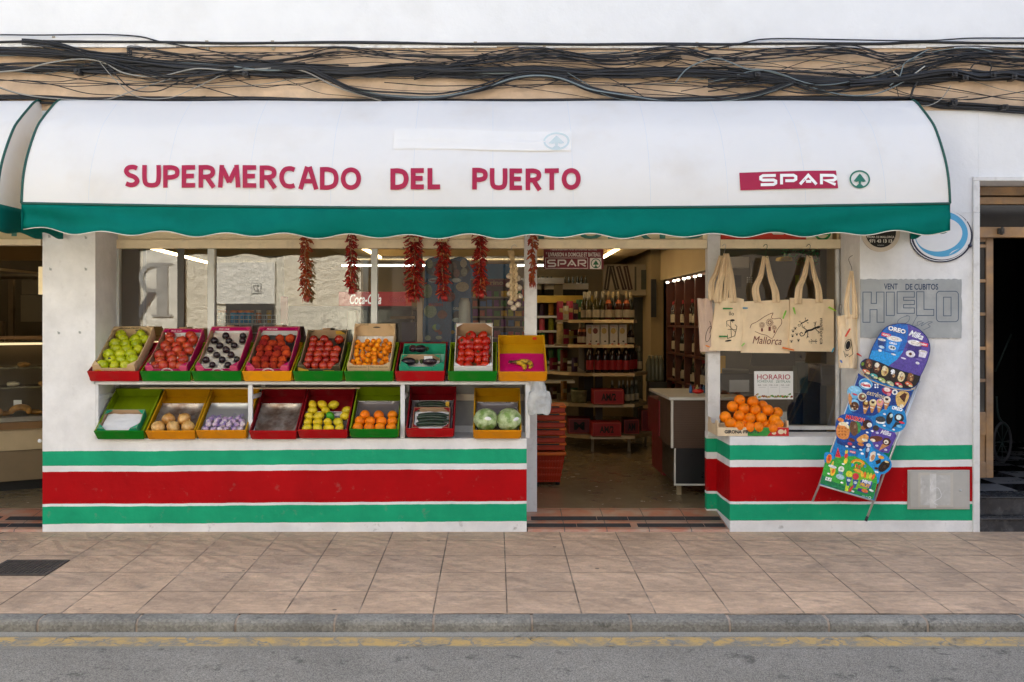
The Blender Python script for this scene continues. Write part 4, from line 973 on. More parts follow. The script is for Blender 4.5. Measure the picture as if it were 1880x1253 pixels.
p_egg = proto('aubergine', lambda g: g.use(F_egg).ball((0, 0, 0), .045, 1.75, .85, .8, 18, 12, lambda d: 1-.28*max(0, d.x)), [('cap', lambda g: g.use(F_calyx).ball((.062, 0, 0), .020, .9, 1, 1, 10, 7))])
def courg(g):
    P = [(-.115+.23*i/12, .012*math.sin(i*.26), .0) for i in range(13)]; g.use(F_zuc).tube(P, [.012, .017, .0185, .019, .0195, .0195, .0195, .019, .0185, .018, .017, .013, .008], 9)
p_zuc = proto('courgette', courg, [('stalk', lambda g: g.use(F_calyx).tube([(.112, .004, 0), (.128, .005, .001)], [.008, .006], 6))])
def cabfn(d):
    return 1+.10*noise.noise(d*1.6)+.035*abs(noise.noise(d*4.5))
def leaves(g):
    g.use(F_cab); random.seed(4)
    for k in range(7):
        rot = Matrix.Rotation(k*.9, 3, 'Z') @ Matrix.Rotation(.35+.12*(k % 3), 3, 'X')
        def fn(u, v, rot=rot, k=k):
            a = (u-.5)*2.0; b = (v-.5)*2.1; d = Vector((math.sin(a)*math.cos(b), math.sin(b), math.cos(a)*math.cos(b)))
            e = max(abs(u-.5), abs(v-.5))*2; rr = .083+.0012*k+.007*max(0, e-.7)+.0035*noise.noise((u*9, v*9, k))
            return rot @ (d*rr)
        g.grid(14, 14, fn)
p_cab = proto('cabbage', lambda g: g.use(F_cab).ball((0, 0, 0), .082, 1, .95, .92, 24, 16, cabfn), [('outer_leaves', leaves), ('price_label', lambda g: (g.use(M_wink).ball((-.012, -.062, .056), .022, 1.2, .5, .8, 14, 8)))])
used = {}
def put(p, pos, rot=(0, 0, 0), sc=1, label='', cat='', group=''):
    if p.name not in used: used[p.name] = 1; o = p; del o['proto']
    else: o = copy_tree(p)
    o.matrix_basis = Matrix.LocRotScale(Vector(pos), rot if hasattr(rot, 'x') and hasattr(rot, 'w') else __import__('mathutils').Euler(rot), Vector((sc,)*3) if not hasattr(sc, '__len__') else Vector(sc))
    tag(o, label, cat, group); return o
def rowfruit(M, rows, p, what, cat, where, r, pitch, y0, z, w, jit=.003, seed=0, scv=.10, scm=1, tilt=.8, keep=None, psel=None, lean=.7):
    """rows: list of x lists (front to back) in -1..1; rests them on the liner"""
    random.seed(seed); n = 0
    for k, xs in enumerate(rows):
        for c, x in enumerate(xs):
            if keep and not keep(k, c): continue
            pos = M @ Vector((x*w/2+random.uniform(-jit, jit), y0+k*pitch+random.uniform(-jit, jit), z+random.uniform(-jit, jit*.5)))
            pr = psel(k, c) if psel else p
            rot = (random.uniform(-tilt, tilt)+lean, random.uniform(-tilt, tilt), random.uniform(0, 6.28))
            put(pr, pos, rot, scm*(1+random.uniform(-scv, scv)), f'{what}, {nth(k)} row from front, {nth(c)} from left, in {where}', cat, f'{cat}s in {where}'.replace('ys in', 'ies in')); n += 1
    return n

# ---------------------------------------------------------------- upper row
zU = zTop+.026
TU, LU = 25, .46
def upos(x): return X(x, -.03)
def xr(n, off=0, span=1): return [(-1+2*(i+.5)/n)*span+off for i in range(n)]
U = [(163, 259, 'r', 'red painted crate at the left end of the top shelf, under green apples'),
     (259.5, 353, 'g', 'green painted crate, second on the top shelf, under pink boxed apples'),
     (353.5, 446, 'g', 'green painted crate, third on the top shelf, under black plums'),
     (446, 538, 'O', 'orange painted crate, fourth on the top shelf, under peaches'),
     (538.5, 631.5, 'g', 'green painted crate, fifth on the top shelf, under nectarines'),
     (632, 724, 'g', 'green painted crate, sixth on the top shelf, under apricots'),
     (725, 818, 'r', 'red painted crate, seventh on the top shelf, holding aubergine boxes'),
     (822, 913.5, 'g', 'green painted crate, eighth on the top shelf, under tomatoes'),
     (914, 1005, 'o', 'ochre painted crate at the right end of the top shelf, lined with magenta paper')]
UC = []
for i, (a, b, c, lb) in enumerate(U):
    o, n_ = outerinner(c)
    UC.append(crate(lb, a, b, zU, 31 if i == 8 else TU, .49 if i == 8 else LU, o, n_))
zB, yB, TB = zU+.030, -.012, 33
def ubox(i, label, w, l, h, out, inn, floor, dx=0, **k):
    a, b = U[i][:2]; xc = (upos(a)+upos(b))/2+dx
    return box_tray(label, xc, yB, zB, k.pop('tilt', TB), w, l, h, out, inn, floor, **k)
# 1 green apples in a plywood tray
c, M, w, l = ubox(0, 'plywood tray of green apples at the left end of the top shelf', .30, .50, .105, M_wood, M_wood, None, lip=.03)
fronttext(c, M, w, .1, [lambda d: d.text('GIRONA FRUITS', .02, .045, .20, .022, M_ink, 1, bold=.02), lambda d: d.ell(-.115, .05, .026, .018, M_yelp, 1), lambda d: d.ell(-.115, .045, .012, .012, M_redink, 2), lambda d: d.rect(-.06, .018, .04, .028, M_grink, 1)])
fronttext(c, M @ Matrix.Translation((0, l-.0065, 0)), w, .1, [lambda d: d.text('GIRONA FRUITS', -.03, .094, .17, .014, M_ink, 1, bold=.02), lambda d: d.ell(.02, .075, .012, .005, M_ink, 1)])
rows = [xr(3, -.11, .80), xr(3, .10, .80), xr(3, -.10, .80), xr(3, .10, .80), xr(3, -.10, .80), [-.36, .24, .68], [-.62, .42]]
rowfruit(M, rows, p_ga, 'green apple', 'apple', 'the leftmost upper crate', .039, .066, .058, .062, w, seed=1, scm=1.13, psel=lambda k, c: p_gas if (k*3+c*5) % 3 == 0 else p_ga)
# 2 red apples, pink box
def pinkbox(i, label, w, l, h, floor, **k):
    c, M, w, l = ubox(i, label, w, l, h, M_pink, M_kraft, floor, **k)
    fronttext(c, M, w, h, [lambda d: d.ring(.005, .045, .045, .034, .004, M_wink, 1, a0=20, a1=160, n=20), lambda d: d.ring(.005, .043, .038, .030, .004, M_wink, 1, a0=10, a1=170, n=20), lambda d: d.text('Pink', .003, .042, .045, .018, M_wink, 1, bold=.02, shear=.4), lambda d: d.text('Lady', .006, .022, .05, .018, M_wink, 1, bold=.02, shear=.4), lambda d: d.rect(-.085, .035, -.03, .046, M_grink, 1),
        lambda d: d.poly([(-.135, .02), (-.09, .07), (-.10, .098), (-.148, .098)], M_pinkl, .5), lambda d: d.poly([(.135, .02), (.09, .07), (.10, .098), (.148, .098)], M_pinkl, .5)])
    Mb = M @ Matrix.Translation((0, l-.0068, 0))
    hb = k.get('hb', h)
    fronttext(c, Mb, w, hb, [lambda d: d.rect(-w/2+.006, hb-.034, w/2-.006, hb-.001, M_pink, .4), lambda d: d.rect(-w/2+.006, .02, w/2-.006, hb-.034, M_wpaper, .4), lambda d: d.text('Pink Lady', -.055, hb-.018, .085, .014, M_wink, 2, bold=.03, shear=.4),
        lambda d: d.poly([(-w/2+.006, hb-.001), (-w/2+.05, hb-.001), (-w/2+.006, hb-.06)], M_pinkl, 1), lambda d: d.poly([(w/2-.006, hb-.001), (w/2-.05, hb-.001), (w/2-.006, hb-.06)], M_pinkl, 1)])
    g = MB(M); g.box(-.035, .02, l+.0005, l+.004, hb-.03, hb+.009); g.build('stacking_tab', M_kraft, c)
    return c, M, w, l
c, M, w, l = pinkbox(1, 'pink cardboard box of red apples, second on the top shelf', .30, .50, .095, M_wpaper, dx=.002, tilt=32)
rows = [xr(4, .0, .86), xr(3, .06, .8), xr(3, -.12, .8), xr(3, .10, .8), xr(3, -.08, .8), [-.5, .05, .6], [-.62, .40]]
rowfruit(M, rows, p_ra, 'red apple', 'apple', 'the second upper crate', .037, .066, .052, .060, w, seed=2, jit=.006, scm=1.14, psel=lambda k, c: p_ras if (k*2+c*3) % 4 == 0 else p_ra)
c, M, w, l = pinkbox(2, 'pink cardboard box of black plums in a pulp tray, third on the top shelf', .30, .51, .098, M_gpaper, dx=-.002, fz=.04)
rows = [[-.30, .52], [-.64, .16], [-.22, .60], [-.62, .20], [-.28, .56], [-.64, .12], [-.18, .62]]
rows = [[-.5, .02, .52] if k % 2 else [-.72, -.24, .26][0:3] for k in range(0)] or [[-.28, .44], [-.70, .10, .78][:3], [-.30, .42], [-.70, .08, .76][:2], [-.32, .40], [-.66, .06, .74], [-.2, .66]]
rowfruit(M, rows, p_plum, 'black plum', 'plum', 'the third upper crate', .0255, .062, .055, .068, w, seed=3)
g = MB(M)
for k, xs in enumerate(rows):
    for x in xs: g.lathe([(.031, .012), (.027, .003), (.015, -.002)], 12, (x*w/2, .055+k*.062, .046))
g.build('cup', M_gpaper, c)
c, M, w, l = pinkbox(3, 'pink cardboard box of peaches in a black tray, fourth on the top shelf', .305, .51, .098, M_dtray, fz=.02)
rows = [xr(4, .03, .82), xr(4, -.05, .82), xr(4, .05, .82), xr(4, -.04, .82), xr(4, .04, .82), [-.60, .1, .62]]
rowfruit(M, rows, p_peach, 'fuzzy red peach', 'peach', 'the fourth upper crate', .035, .069, .05, .064, w, seed=4, keep=lambda k, c: not (k == 4 and c == 3))
# 5 nectarines, dark box
c, M, w, l = ubox(4, 'dark printed box of nectarines, fifth on the top shelf', .30, .48, .095, M_olive, M_kraft, M_dtray, dx=.004, tilt=32, fz=.02)
fronttext(c, M, w, .09, [lambda d: d.poly([(-.149, .002), (-.055, .002), (-.075, .062), (-.149, .085)], M_yelp, 1), lambda d: d.ell(-.11, .02, .022, .018, mat('peach print', '#b5651f', .5), 2), lambda d: d.rect(.03, .045, .11, .058, M_yelp, 1)])
fronttext(c, M @ Matrix.Translation((0, l-.0068, 0)), w, .09, [lambda d: d.rect(.06, .06, .14, .09, M_yelp, 1)])
g = MB(M); g.box(-.04, .02, l+.0005, l+.004, .06, .107); g.build('stacking_tab', M_kraft, c)
rows = [xr(4, -.02, .8), xr(4, .03, .8), xr(4, -.03, .8), xr(4, .03, .8), xr(4, -.03, .8), [-.62, -.1, .62]]
rowfruit(M, rows, p_nect, 'shiny dark red nectarine', 'nectarine', 'the fifth upper crate', .034, .068, .05, .066, w, seed=5, keep=lambda k, c: not (k == 4 and c == 3))
# 6 apricots, plywood box with a high back
c, M, w, l = ubox(5, 'plywood box heaped with apricots, sixth on the top shelf', .305, .51, .10, M_wood, M_wood, M_wpaper, dx=-.002, lip=.0, hb=.125)
fronttext(c, M, w, .1, [lambda d: d.rect(-.0008, 0, .0008, .1, M_ink, 1), lambda d: d.text('FRUTAS SELECTAS', -.075, .088, .12, .009, M_ink, 1, bold=.02), lambda d: d.text('FRUTAS SELECTAS', .075, .088, .12, .009, M_ink, 1, bold=.02), lambda d: d.text('Calidad', -.08, .05, .05, .014, M_ink, 1), lambda d: d.ell(-.002, .045, .036, .007, M_ink, 1), lambda d: d.ell(-.002, .043, .033, .004, F_org, 2)])
fronttext(c, M @ Matrix.Translation((0, l-.0068, 0)), w, .1, [lambda d: d.ell(.01, .096, .028, .006, M_ink, 1), lambda d: d.text('FRUTAS', -.09, .118, .08, .008, M_ink, 1, bold=.02)])
random.seed(66); pts = []
tries = 0
while len(pts) < 62 and tries < 6000:
    tries += 1; x = random.uniform(-.125, .125); y = random.uniform(.035, .40)
    if all(math.hypot(x-a, y-b) > .0375 for a, b, *_ in pts): pts.append((x, y, .045))
top = []
tries = 0
while len(top) < 22 and tries < 4000:
    tries += 1; x = random.uniform(-.115, .115); y = random.uniform(.03, .33)
    if all(math.hypot(x-a, y-b) > .040 for a, b, *_ in top): top.append((x, y, .073))
pts += top
pts.sort(key=lambda p: (round(p[1]/.042), p[0])); cnt = {}
for x, y, z in pts:
    k = round(y/.042)-1; k = max(0, k); cnt[k] = cnt.get(k, -1)+1
    put(p_apri, M @ Vector((x, y, z)), (random.uniform(0, 3), random.uniform(0, 3), random.uniform(0, 6)), random.uniform(.92, 1.08), f'orange apricot, {nth(k)} row from front, {nth(cnt[k])} from left, in plywood box', 'apricot', 'apricots in the sixth upper crate')
# 7 aubergines in two stacked teal boxes
c, M, w, l = ubox(6, 'sea green cardboard box lined with pale paper behind the brown one, seventh crate', .31, .34, .10, M_tealbox, M_tealbox, mat('pale green paper', (.35, .62, .52), .6, bump=.003, bs=12), dx=.015, tilt=25, lip=.02)
c2, M2, w2, l2 = box_tray('small sea green and brown box of aubergines at the front of the seventh crate', (upos(725)+upos(818))/2-.005, -.018, zB+.002, 25, .29, .19, .085, M_tealbox, M_kraft, M_wpaper, lip=.025, fz=.03)
for k, (mm, x, y, z, r) in enumerate(((M2, -.075, .09, .075, .1), (M2, .06, .085, .078, 3.0))):
    put(p_egg, mm @ Vector((x, y, z)), (R(25), 0, r), .82, ('left' if k == 0 else 'right')+' aubergine of the pair at the front of the seventh upper crate', 'aubergine', 'aubergines in the seventh upper crate')
for k, (x, y, r) in enumerate(((-.085, .255, .5), (-.02, .25, -.5))):
    put(p_egg, M @ Vector((x, y, .10)), (R(20), 0, r+1.2), .8, ('left' if k == 0 else 'right')+' aubergine of the pair at the back of the seventh upper crate', 'aubergine', 'aubergines in the seventh upper crate')
g = MB(M2); g.box(.03, .09, .075, .08, .088, .125); tag(g.build('price_card', M_wpaper), 'small white price card leaning on the aubergines', 'card')
# 8 tomatoes
c, M, w, l = ubox(7, 'white edged wooden box of tomatoes, eighth on the top shelf', .275, .50, .095, M_wpaper, M_kraft, M_wpaper, dx=.005, lip=0, tilt=34, hb=.13)
rows = [xr(4, 0, .86), xr(4, .0, .86), xr(4, .0, .86), xr(4, .0, .84), xr(4, .0, .84), [-.2, .45]]
rowfruit(M, rows, p_tom, 'ripe red tomato', 'tomato', 'the eighth upper crate', .041, .077, .045, .060, w, seed=8, tilt=.45, scv=.13, lean=1.05)
# 9 magenta paper and bananas
c, M, w, l = UC[8]
M_mpap = mat('magenta paper', (.55, .001, .13), .45, spec=.25, var=.06, vs=3, bump=.002, bs=10)
W9 = w/2-.013
o = MB(M).grid(12, 16, lambda u, v: (-W9+2*W9*u, .014+.33*v, .0125+.004*math.sin(u*PI)*abs(math.sin(v*4)))).build('paper_sheet', M_mpap, loc=(0, 0, 0)); tag(o, 'magenta paper sheet lining the ochre crate with bananas', 'paper')
for k, (pts, lb) in enumerate((([(-.078, .186, .040), (-.045, .190, .036), (-.01, .184, .034), (.012, .160, .032), (.018, .132, .030), (.012, .112, .028)], 'left spotted ripe banana lying on magenta paper'), ([(-.074, .192, .046), (-.03, .200, .040), (.02, .206, .034), (.055, .190, .032), (.066, .160, .030), (.052, .128, .028)], 'right spotted ripe banana lying on magenta paper'))):
    P = smoothpts(pts, 3); n = len(P)
    g = MB(M); g.use(F_ban).tube(P, [.0045 if i < 2 else .008 if i < 4 else .019*math.sin(PI*min(.93, max(.25, i/(n-1))))**.45 for i in range(n)], 8); o = g.build('banana')
    q = MB(M); q.use(F_stem).tube([pts[0], (pts[0][0]-.022, pts[0][1]-.001, pts[0][2]+.002)], .006, 6); q.build('stalk', parent=o)
    tag(o, lb, 'banana', 'bananas on magenta paper')
g = MB(M); g.box(.085, .115, .005-.004+l-.02, l-.0115, .055, .075); tag(g.build('price_tag', M_or), 'tiny orange price tag on the back of the banana crate', 'tag')

# ---------------------------------------------------------------- lower row
TL = 33
LR = [(176, 268, 'g', 808, 'green crate with lime slats at the left end of the lower tier'), (270, 361.5, 'o', 808, 'ochre crate of onions, second on the lower tier'), (362, 455, 'o', 807, 'ochre crate of garlic, third on the lower tier'),
      (459, 547, 'r', 808, 'dark red crate with an empty metal tray, fourth on the lower tier'), (547.5, 640, 'r', 806, 'dark red crate of lemons, fifth on the lower tier'), (642, 733, 'g', 805, 'green crate of oranges, sixth on the lower tier'),
      (745, 835, 'r', 804, 'dark red crate of courgettes, seventh on the lower tier'), (868, 958, 'o', 807, 'ochre crate of two cabbages at the right end of the lower tier')]
M_steel = mat('thin steel tray', (.55, .56, .58), .28, metal=.85, var=.2, vs=6, bump=.001, bs=8)
M_steeld = mat('stained steel tray', (.40, .36, .33), .38, metal=.6, var=.35, vs=9, bump=.001, bs=12, c2=(.22, .15, .12))
M_clear = mat('smoky clear plastic', (.17, .155, .17), .12, metal=.2, var=.1, vs=5)
LC = []
for a, b, c, yb, lb in LR:
    o, n_ = outerinner(c); LC.append(crate(lb, a, b, Z(yb, -.035)+.004, TL, .50, o, n_, h=.078, y0=-.035))
def metal_tray(i, label, m, y0=.02, y1=.36):
    c, M, w, l = LC[i]; W = w/2-.022
    g = MB(M); g.grid(10, 16, lambda u, v: (-W+2*W*u, y0+(y1-y0)*v, .013+.028*max((max(0, abs(u-.5)*2-.82)/.18)**2, (max(0, abs(v-.5)*2-.88)/.12)**2))); o = g.build('metal_tray', m)
    g = MB(M); r = .012; g.tube(smoothpts([(-W, y0+r, .043), (-W+r, y0, .043), (W-r, y0, .043), (W, y0+r, .043), (W, y1-r, .043), (W-r, y1, .043), (-W+r, y1, .043), (-W, y1-r, .043), (-W, y0+r, .043)], 3), .0022, 5); g.build('rim', M_steel, o)
    return tag(o, label, 'tray')
metal_tray(1, 'stained steel tray behind the onions in the ochre crate', M_steeld); metal_tray(2, 'clean grey steel tray behind the garlic', mat('clean steel tray', (.42, .44, .47), .35, metal=.5, var=.05)); metal_tray(3, 'empty spotted steel tray in the dark red crate', M_steeld)
for i, lb in ((4, 'clear plastic tray under the lemons'), (5, 'clear plastic tray behind the oranges'), (6, 'clear plastic tray behind the courgettes'), (7, 'clear plastic tray behind the cabbages')): metal_tray(i, lb, M_clear, .02, .37 if i != 4 else .25)
# slats of the lime crate
c, M, w, l = LC[0]
g = MB(M)
for i in range(7): g.box(-w/2+.014+i*(w-.028)/7, -w/2+.014+(i+.93)*(w-.028)/7, .014, l-.014, .0102, .0125)
g.build('slats', P_lime, c)
box_tray('small brown and green box with a white pad in the lime crate', (X(176)+X(268))/2-.012, -.016, Z(808)+.03, 33, .285, .22, .07, M_tealbox, M_kraft, M_wpaper, lip=.02, fz=.03, name='fruit_box')
# onions
c, M, w, l = LC[1]
for k, (x, y, z) in enumerate(((-.108, .070, .055), (.0, .070, .055), (.108, .070, .055), (-.055, .152, .058), (.058, .152, .060))):
    put(p_oni, M @ Vector((x, y, z)), (.4+.3*math.sin(k*2), .3*math.cos(k), k*1.3), 1.10, ('left', 'middle', 'right', 'left', 'right')[k]+(' golden onion in the front row of the ochre crate' if k < 3 else ' golden onion in the back row of the ochre crate'), 'onion', 'onions in the ochre crate')
# garlic
c, M, w, l = LC[2]; random.seed(17); k = 0
rows = [xr(6, 0, .84), xr(6, .06, .84), xr(5, -.02, .84), [-.62, -.32, -.08, .15, .45]]
for rr, xs in enumerate(rows):
    for cc, x in enumerate(xs):
        put(p_gar, M @ Vector((x*w/2+random.uniform(-.004, .004), .052+rr*.040+random.uniform(-.004, .004), .042+.012*(rr in (1, 2)))), (random.uniform(-1, 1.2), random.uniform(-1, 1), random.uniform(0, 6)), random.uniform(.92, 1.12), f'garlic bulb, {nth(rr)} row from the front, {nth(cc)} from the left', 'garlic', 'garlic bulbs in the ochre crate')
M_net = mat('violet garlic netting', '#8a6ac0', .5, var=.1)
g = MB(M); random.seed(5)
for i in range(60):
    x, y = random.uniform(-.13, .13), random.uniform(.04, .19); a = random.uniform(0, 6.28); L_ = random.uniform(.02, .045)
    g.tube(smoothpts([(x, y, .062+random.uniform(0, .012)), (x+L_*.5*math.cos(a), y+L_*.5*math.sin(a), .072+random.uniform(-.004, .006)), (x+L_*math.cos(a), y+L_*math.sin(a), .058)], 3), .0012, 4)
tag(g.build('garlic_netting', M_net), 'violet plastic netting around the garlic bulbs', 'netting', kind='stuff')
g = MB(M); g.box(.03, .055, .02, .03, .06, .064); tag(g.build('net_label', M_ink), 'tiny black and yellow label on the garlic netting', 'label')
# lemons
c, M, w, l = LC[4]
rows = [xr(4, -.02, .84), xr(4, -.08, .80), [-.72, -.30, .14, .78], [-.60, -.08, .80], [-.66, -.26, .18]]
def lp(k, cc): return p_lime if (k, cc) == (2, 2) else p_lem
random.seed(31)
for k, xs in enumerate(rows):
    for cc, x in enumerate(xs):
        pr = lp(k, cc)
        put(pr, M @ Vector((x*w/2+random.uniform(-.004, .004), .052+k*.068, .050)), (random.uniform(-.4, .4), random.uniform(-.9, .9), random.uniform(-1.2, 1.2)), random.uniform(.98, 1.12),
            'single bright green unripe lemon among the yellow ones' if pr is p_lime else f'yellow lemon, {nth(k)} row from front, {nth(cc)} from left, in dark red crate', 'lemon', None if pr is p_lime else 'lemons in the dark red crate')
# oranges
c, M, w, l = LC[5]
rows = [xr(4, -.01, .96), xr(4, .01, .96), xr(3, .10, .92)]
rowfruit(M, rows, p_org, 'orange', 'orange', 'the green lower crate', .0385, .070, .052, .052, w-.02, seed=12, tilt=1.2, scv=.04, lean=.7)
# courgettes
c, M, w, l = LC[6]
b2 = box_tray('small brown box with white paper holding courgettes in the red crate', (X(745)+X(835))/2+.004, -.014, Z(804)+.026, 33, .27, .24, .06, P_redi, M_kraft, M_wpaper, lip=.015, fz=.02)
for k, (x, y, z, r) in enumerate(((.0, .05, .052, .0), (.015, .085, .056, .1), (.0, .12, .054, -.05), (.01, .145, .056, .06))):
    put(p_zuc, b2[1] @ Vector((x, y, z)), (R(33), 0, r), .92, f'dark green courgette on white paper, {nth(k)} from the front', 'courgette', 'courgettes in the red crate')
for k, (x, y, z, r) in enumerate(((-.01, .275, .035, .02), (.0, .305, .038, -.03), (-.005, .33, .04, .04))):
    put(p_zuc, M @ Vector((x, y, z)), (R(33), 0, r), .98, f'dark green courgette behind the small box, {nth(k)} from the front', 'courgette', 'courgettes in the red crate')
g = MB(M); g.box(.10, .125, .30, .34, .03, .06); tag(g.build('price_card', M_yelp), 'yellow card beside the rear courgettes', 'card')
# cabbages
c, M, w, l = LC[7]
for k, x in enumerate((-.083, .085)):
    put(p_cab, M @ Vector((x, .10, .083)), (.5, .2-.4*k, .3+k*.5), 1.0+.02*k, ('left' if not k else 'right')+' pale green cabbage wrapped in film in the ochre crate', 'cabbage', 'cabbages in the ochre crate')
# white carrier bags hanging at the right end of the rack
random.seed(9)
def bagfn(u, v):
    a = u*2*PI; w_ = .050+.022*math.sin(v*PI*.8)+.006*math.sin(a*5+v*3); d_ = .030+.012*v
    x = X(989, -.01)+w_*math.cos(a)*(1.15 if v > .3 else .8)+.010*noise.noise((u*6, v*4, 1)); y = .0+d_*math.sin(a)+.010*noise.noise((math.cos(a)*3, v*8, 3))
    return (x, y, Z(700)-.235*v+.008*math.sin(a*3)*(v > .9))
g = MB(); g.grid(48, 24, bagfn)
tag(g.build('carrier_bags', mat('translucent white plastic film', (.62, .64, .64), .35, var=.15, vs=14, bump=.006, bs=30, trans=.3)), 'crumpled white plastic carrier bags hanging at the right end of the rack', 'carrier bags')

# ================================================================ ORANGES ON THE RIGHT SILL
tx0, tx1 = X(1318, .02), X(1449, .02)
c = thing('orange_box', 'open wooden fruit box heaped with oranges on the right window sill', 'box', ((tx0+tx1)/2, .02, zS+.014))
M = Matrix.Translation(((tx0+tx1)/2, .03, zS+.014)); W = (tx1-tx0)/2; Lb = .34; z0 = 0
Mw2 = mat('printed plywood', (.70, .55, .36), .6, var=.1)
g = MB(M); g.box(-W, W, 0, .008, 0, .062); g.build('front_wall', Mw2, c, bevel=.001)
g = MB(M); g.box(-W, W, Lb-.008, Lb, 0, .062); g.build('back_wall', Mw2, c, bevel=.001)
for s_ in (-1, 1):
    g = MB(M); x0_ = -W if s_ < 0 else W-.008
    g.prism([(.0085, 0), (Lb-.0085, 0), (Lb-.0085, .11), (Lb-.07, .11), (Lb-.10, .075), (.10, .075), (.07, .11), (.0085, .11)], x0_, x0_+.008, 'x'); g.build('side_wall', Mw2, c, bevel=.001)
g = MB(M); g.box(-W+.01, W-.01, .01, Lb-.01, .001, .007); g.build('floor', Mw2, c)
fronttext(c, M, W*2, .06, [lambda d: d.poly([(-.04, .001), (.10, .001), (.148, .061), (-.04, .061)], M_grink, 1), lambda d: d.poly([(.10, .001), (W-.001, .001), (W-.001, .061), (.148, .061)], M_redink, 1),
    lambda d: d.text('GIRONA', -.145, .031, .125, .026, M_ink, 2, bold=.04), lambda d: d.text('FRUITS', -.015, .031, .115, .024, M_ink, 2, bold=.04), lambda d: d.ell(.15, .022, .016, .012, Mw2, 2), lambda d: d.ell(.20, .031, .022, .018, Mw2, 2), lambda d: d.poly([(.215, .031), (.235, .05), (.24, .031), (.235, .012)], Mw2, 2.2)])
org = []
for x, y in ((1331.5, 766), (1345, 747), (1358, 735.5), (1382, 738), (1366, 751), (1386.5, 753.5), (1357, 764.5), (1400, 745), (1409.5, 753.5), (1426.5, 758), (1376.5, 768.5), (1397, 768), (1422, 771), (1341, 777), (1357, 783), (1376, 785), (1392, 785), (1404, 780), (1418, 786), (1428, 780), (1366, 779)):
    org.append((x, y))
for k, (x, y) in enumerate(org):
    h_ = Z(y, .12)-(zS+.014)
    yy = .055+max(0, h_-.05)*.75+(.05 if (x, y) in ((1400, 745), (1426.5, 758), (1404, 780), (1366, 779)) else 0)
    row = 'top' if y < 742 else 'upper' if y < 760 else 'middle' if y < 775 else 'bottom'
    cnt_ = sum(1 for a, b in org[:] if (('top' if b < 742 else 'upper' if b < 760 else 'middle' if b < 775 else 'bottom') == row and a < x))
    random.seed(k); put(p_org, (X(x, yy), yy, Z(y, yy)), (random.uniform(-1, 1.6), random.uniform(-1, 1), random.uniform(0, 6)), 1.10 if k not in (7,) else 1, f'orange in the {row} layer of the sill box, {nth(cnt_)} from left', 'orange', 'oranges heaped on the window sill')
# ================================================================ CHILI STRINGS, GARLIC BRAID
M_chili = mat('dried red chili', '#7c0d0a', .3, var=.4, vs=30, c2='#b8200f')
M_chili2 = mat('dried orange chili', '#8f2a0c', .4, var=.35, vs=22, c2='#b0541a')
M_straw = mat('dry straw', (.52, .38, .20), .8, var=.25, vs=25)
def ristra(label, xc, y0, y1, wid, seed, dens=1.0, m=M_chili, top=False, yy=.37, taper=0):
    random.seed(seed); t = thing('chili_string', label, 'chili string', (X(xc, yy), yy, Z(y1, yy)), group='dried chili strings hanging from the lintel')
    g = MB(); wob = [X(xc, yy)+.006*math.sin(k*1.1+seed) for k in range(12)]
    zs0, zs1 = Z(y0-4, yy), Z(y1-10, yy)
    g.tube([(wob[k], yy, zs0+(zs1-zs0)*k/11) for k in range(12)], .004, 5); g.build('cord', M_straw, t)
    g = MB(); n = int((y1-y0)*dens*1.2); W = wid/2/F*(D+yy)
    for i in range(n):
        v = i/n; z = zs0+(zs1-zs0)*v; w = W*(1-taper*v)*random.uniform(.75, 1.1); a = random.uniform(0, 2*PI)
        k = min(10, int(v*11)); x0 = wob[k]
        dx, dy = math.cos(a), math.sin(a)*.75-.15
        l = w*random.uniform(.8, 1.4); cu = random.uniform(-.02, .03)
        P = [(x0, yy, z), (x0+dx*l*.5, yy+dy*l*.5, z+cu*.6+.004), (x0+dx*l*.85, yy+dy*l*.8, z+cu*.3-.012), (x0+dx*l, yy+dy*l, z-random.uniform(.0, .022))]
        g.use(m if random.random() < .9 else M_chili2)
        g.tube(smoothpts(P, 2), [.002, .0046, .0054, .0058, .005, .0035, .0012], 5)
    # the string ends in a small tuft of pods hanging down
    for i in range(int(wid*.6)):
        x = random.uniform(-W*.6, W*.6); g.tube([(X(xc, yy)+x*.5, yy+random.uniform(-.02, .02), zs1+.02), (X(xc, yy)+x, yy-.01, zs1-.01), (X(xc, yy)+x*1.05, yy-.012, zs1-random.uniform(.03, .05))], [.003, .005, .001], 5)
    tag(g.build('chili_pods', parent=t), kind='stuff')
    if top:
        g = MB(); g.box(X(xc-9, yy), X(xc+9, yy), yy-.03, yy-.01, Z(y0+9, yy), Z(y0, yy)); g.build('straw_top', M_straw, t)
    return t
ristra('narrow faded orange red chili string, leftmost of the six, with a curled tail', 561, 434, 556, 21, 1, .8, M_chili2)
ristra('narrow dark red chili string between the left window posts', 645, 436, 541, 22, 2, .9)
ristra('widest and thickest dark red chili string with straw top', 760, 436, 556, 34, 3, 1.5, top=True)
ristra('long red chili string hanging left of the tomato crate', 813, 436, 554, 27, 4, 1.2, top=True)
ristra('red chili string hanging above the tomato crate', 881, 435, 549, 28, 5, 1.25)
ristra('thin orange tapering chili string on the door post', 977, 434, 529, 19, 6, .95, M_chili2, yy=.345, taper=.4)
yy = .37
t = thing('garlic_braid', 'pale braided garlic string hanging beside the door post', 'garlic braid', (X(943, yy), yy, Z(570, yy)))
g = MB(); random.seed(2)
for i in range(7): g.tube([(X(932.5+i*1.7, yy), yy, Z(461, yy)), (X(938+i*.9, yy), yy-.005, Z(478, yy)), (X(941, yy)+.003*i, yy, Z(497, yy))], .0062, 5)
g.build('dry_leaves', M_straw, t)
g = MB()
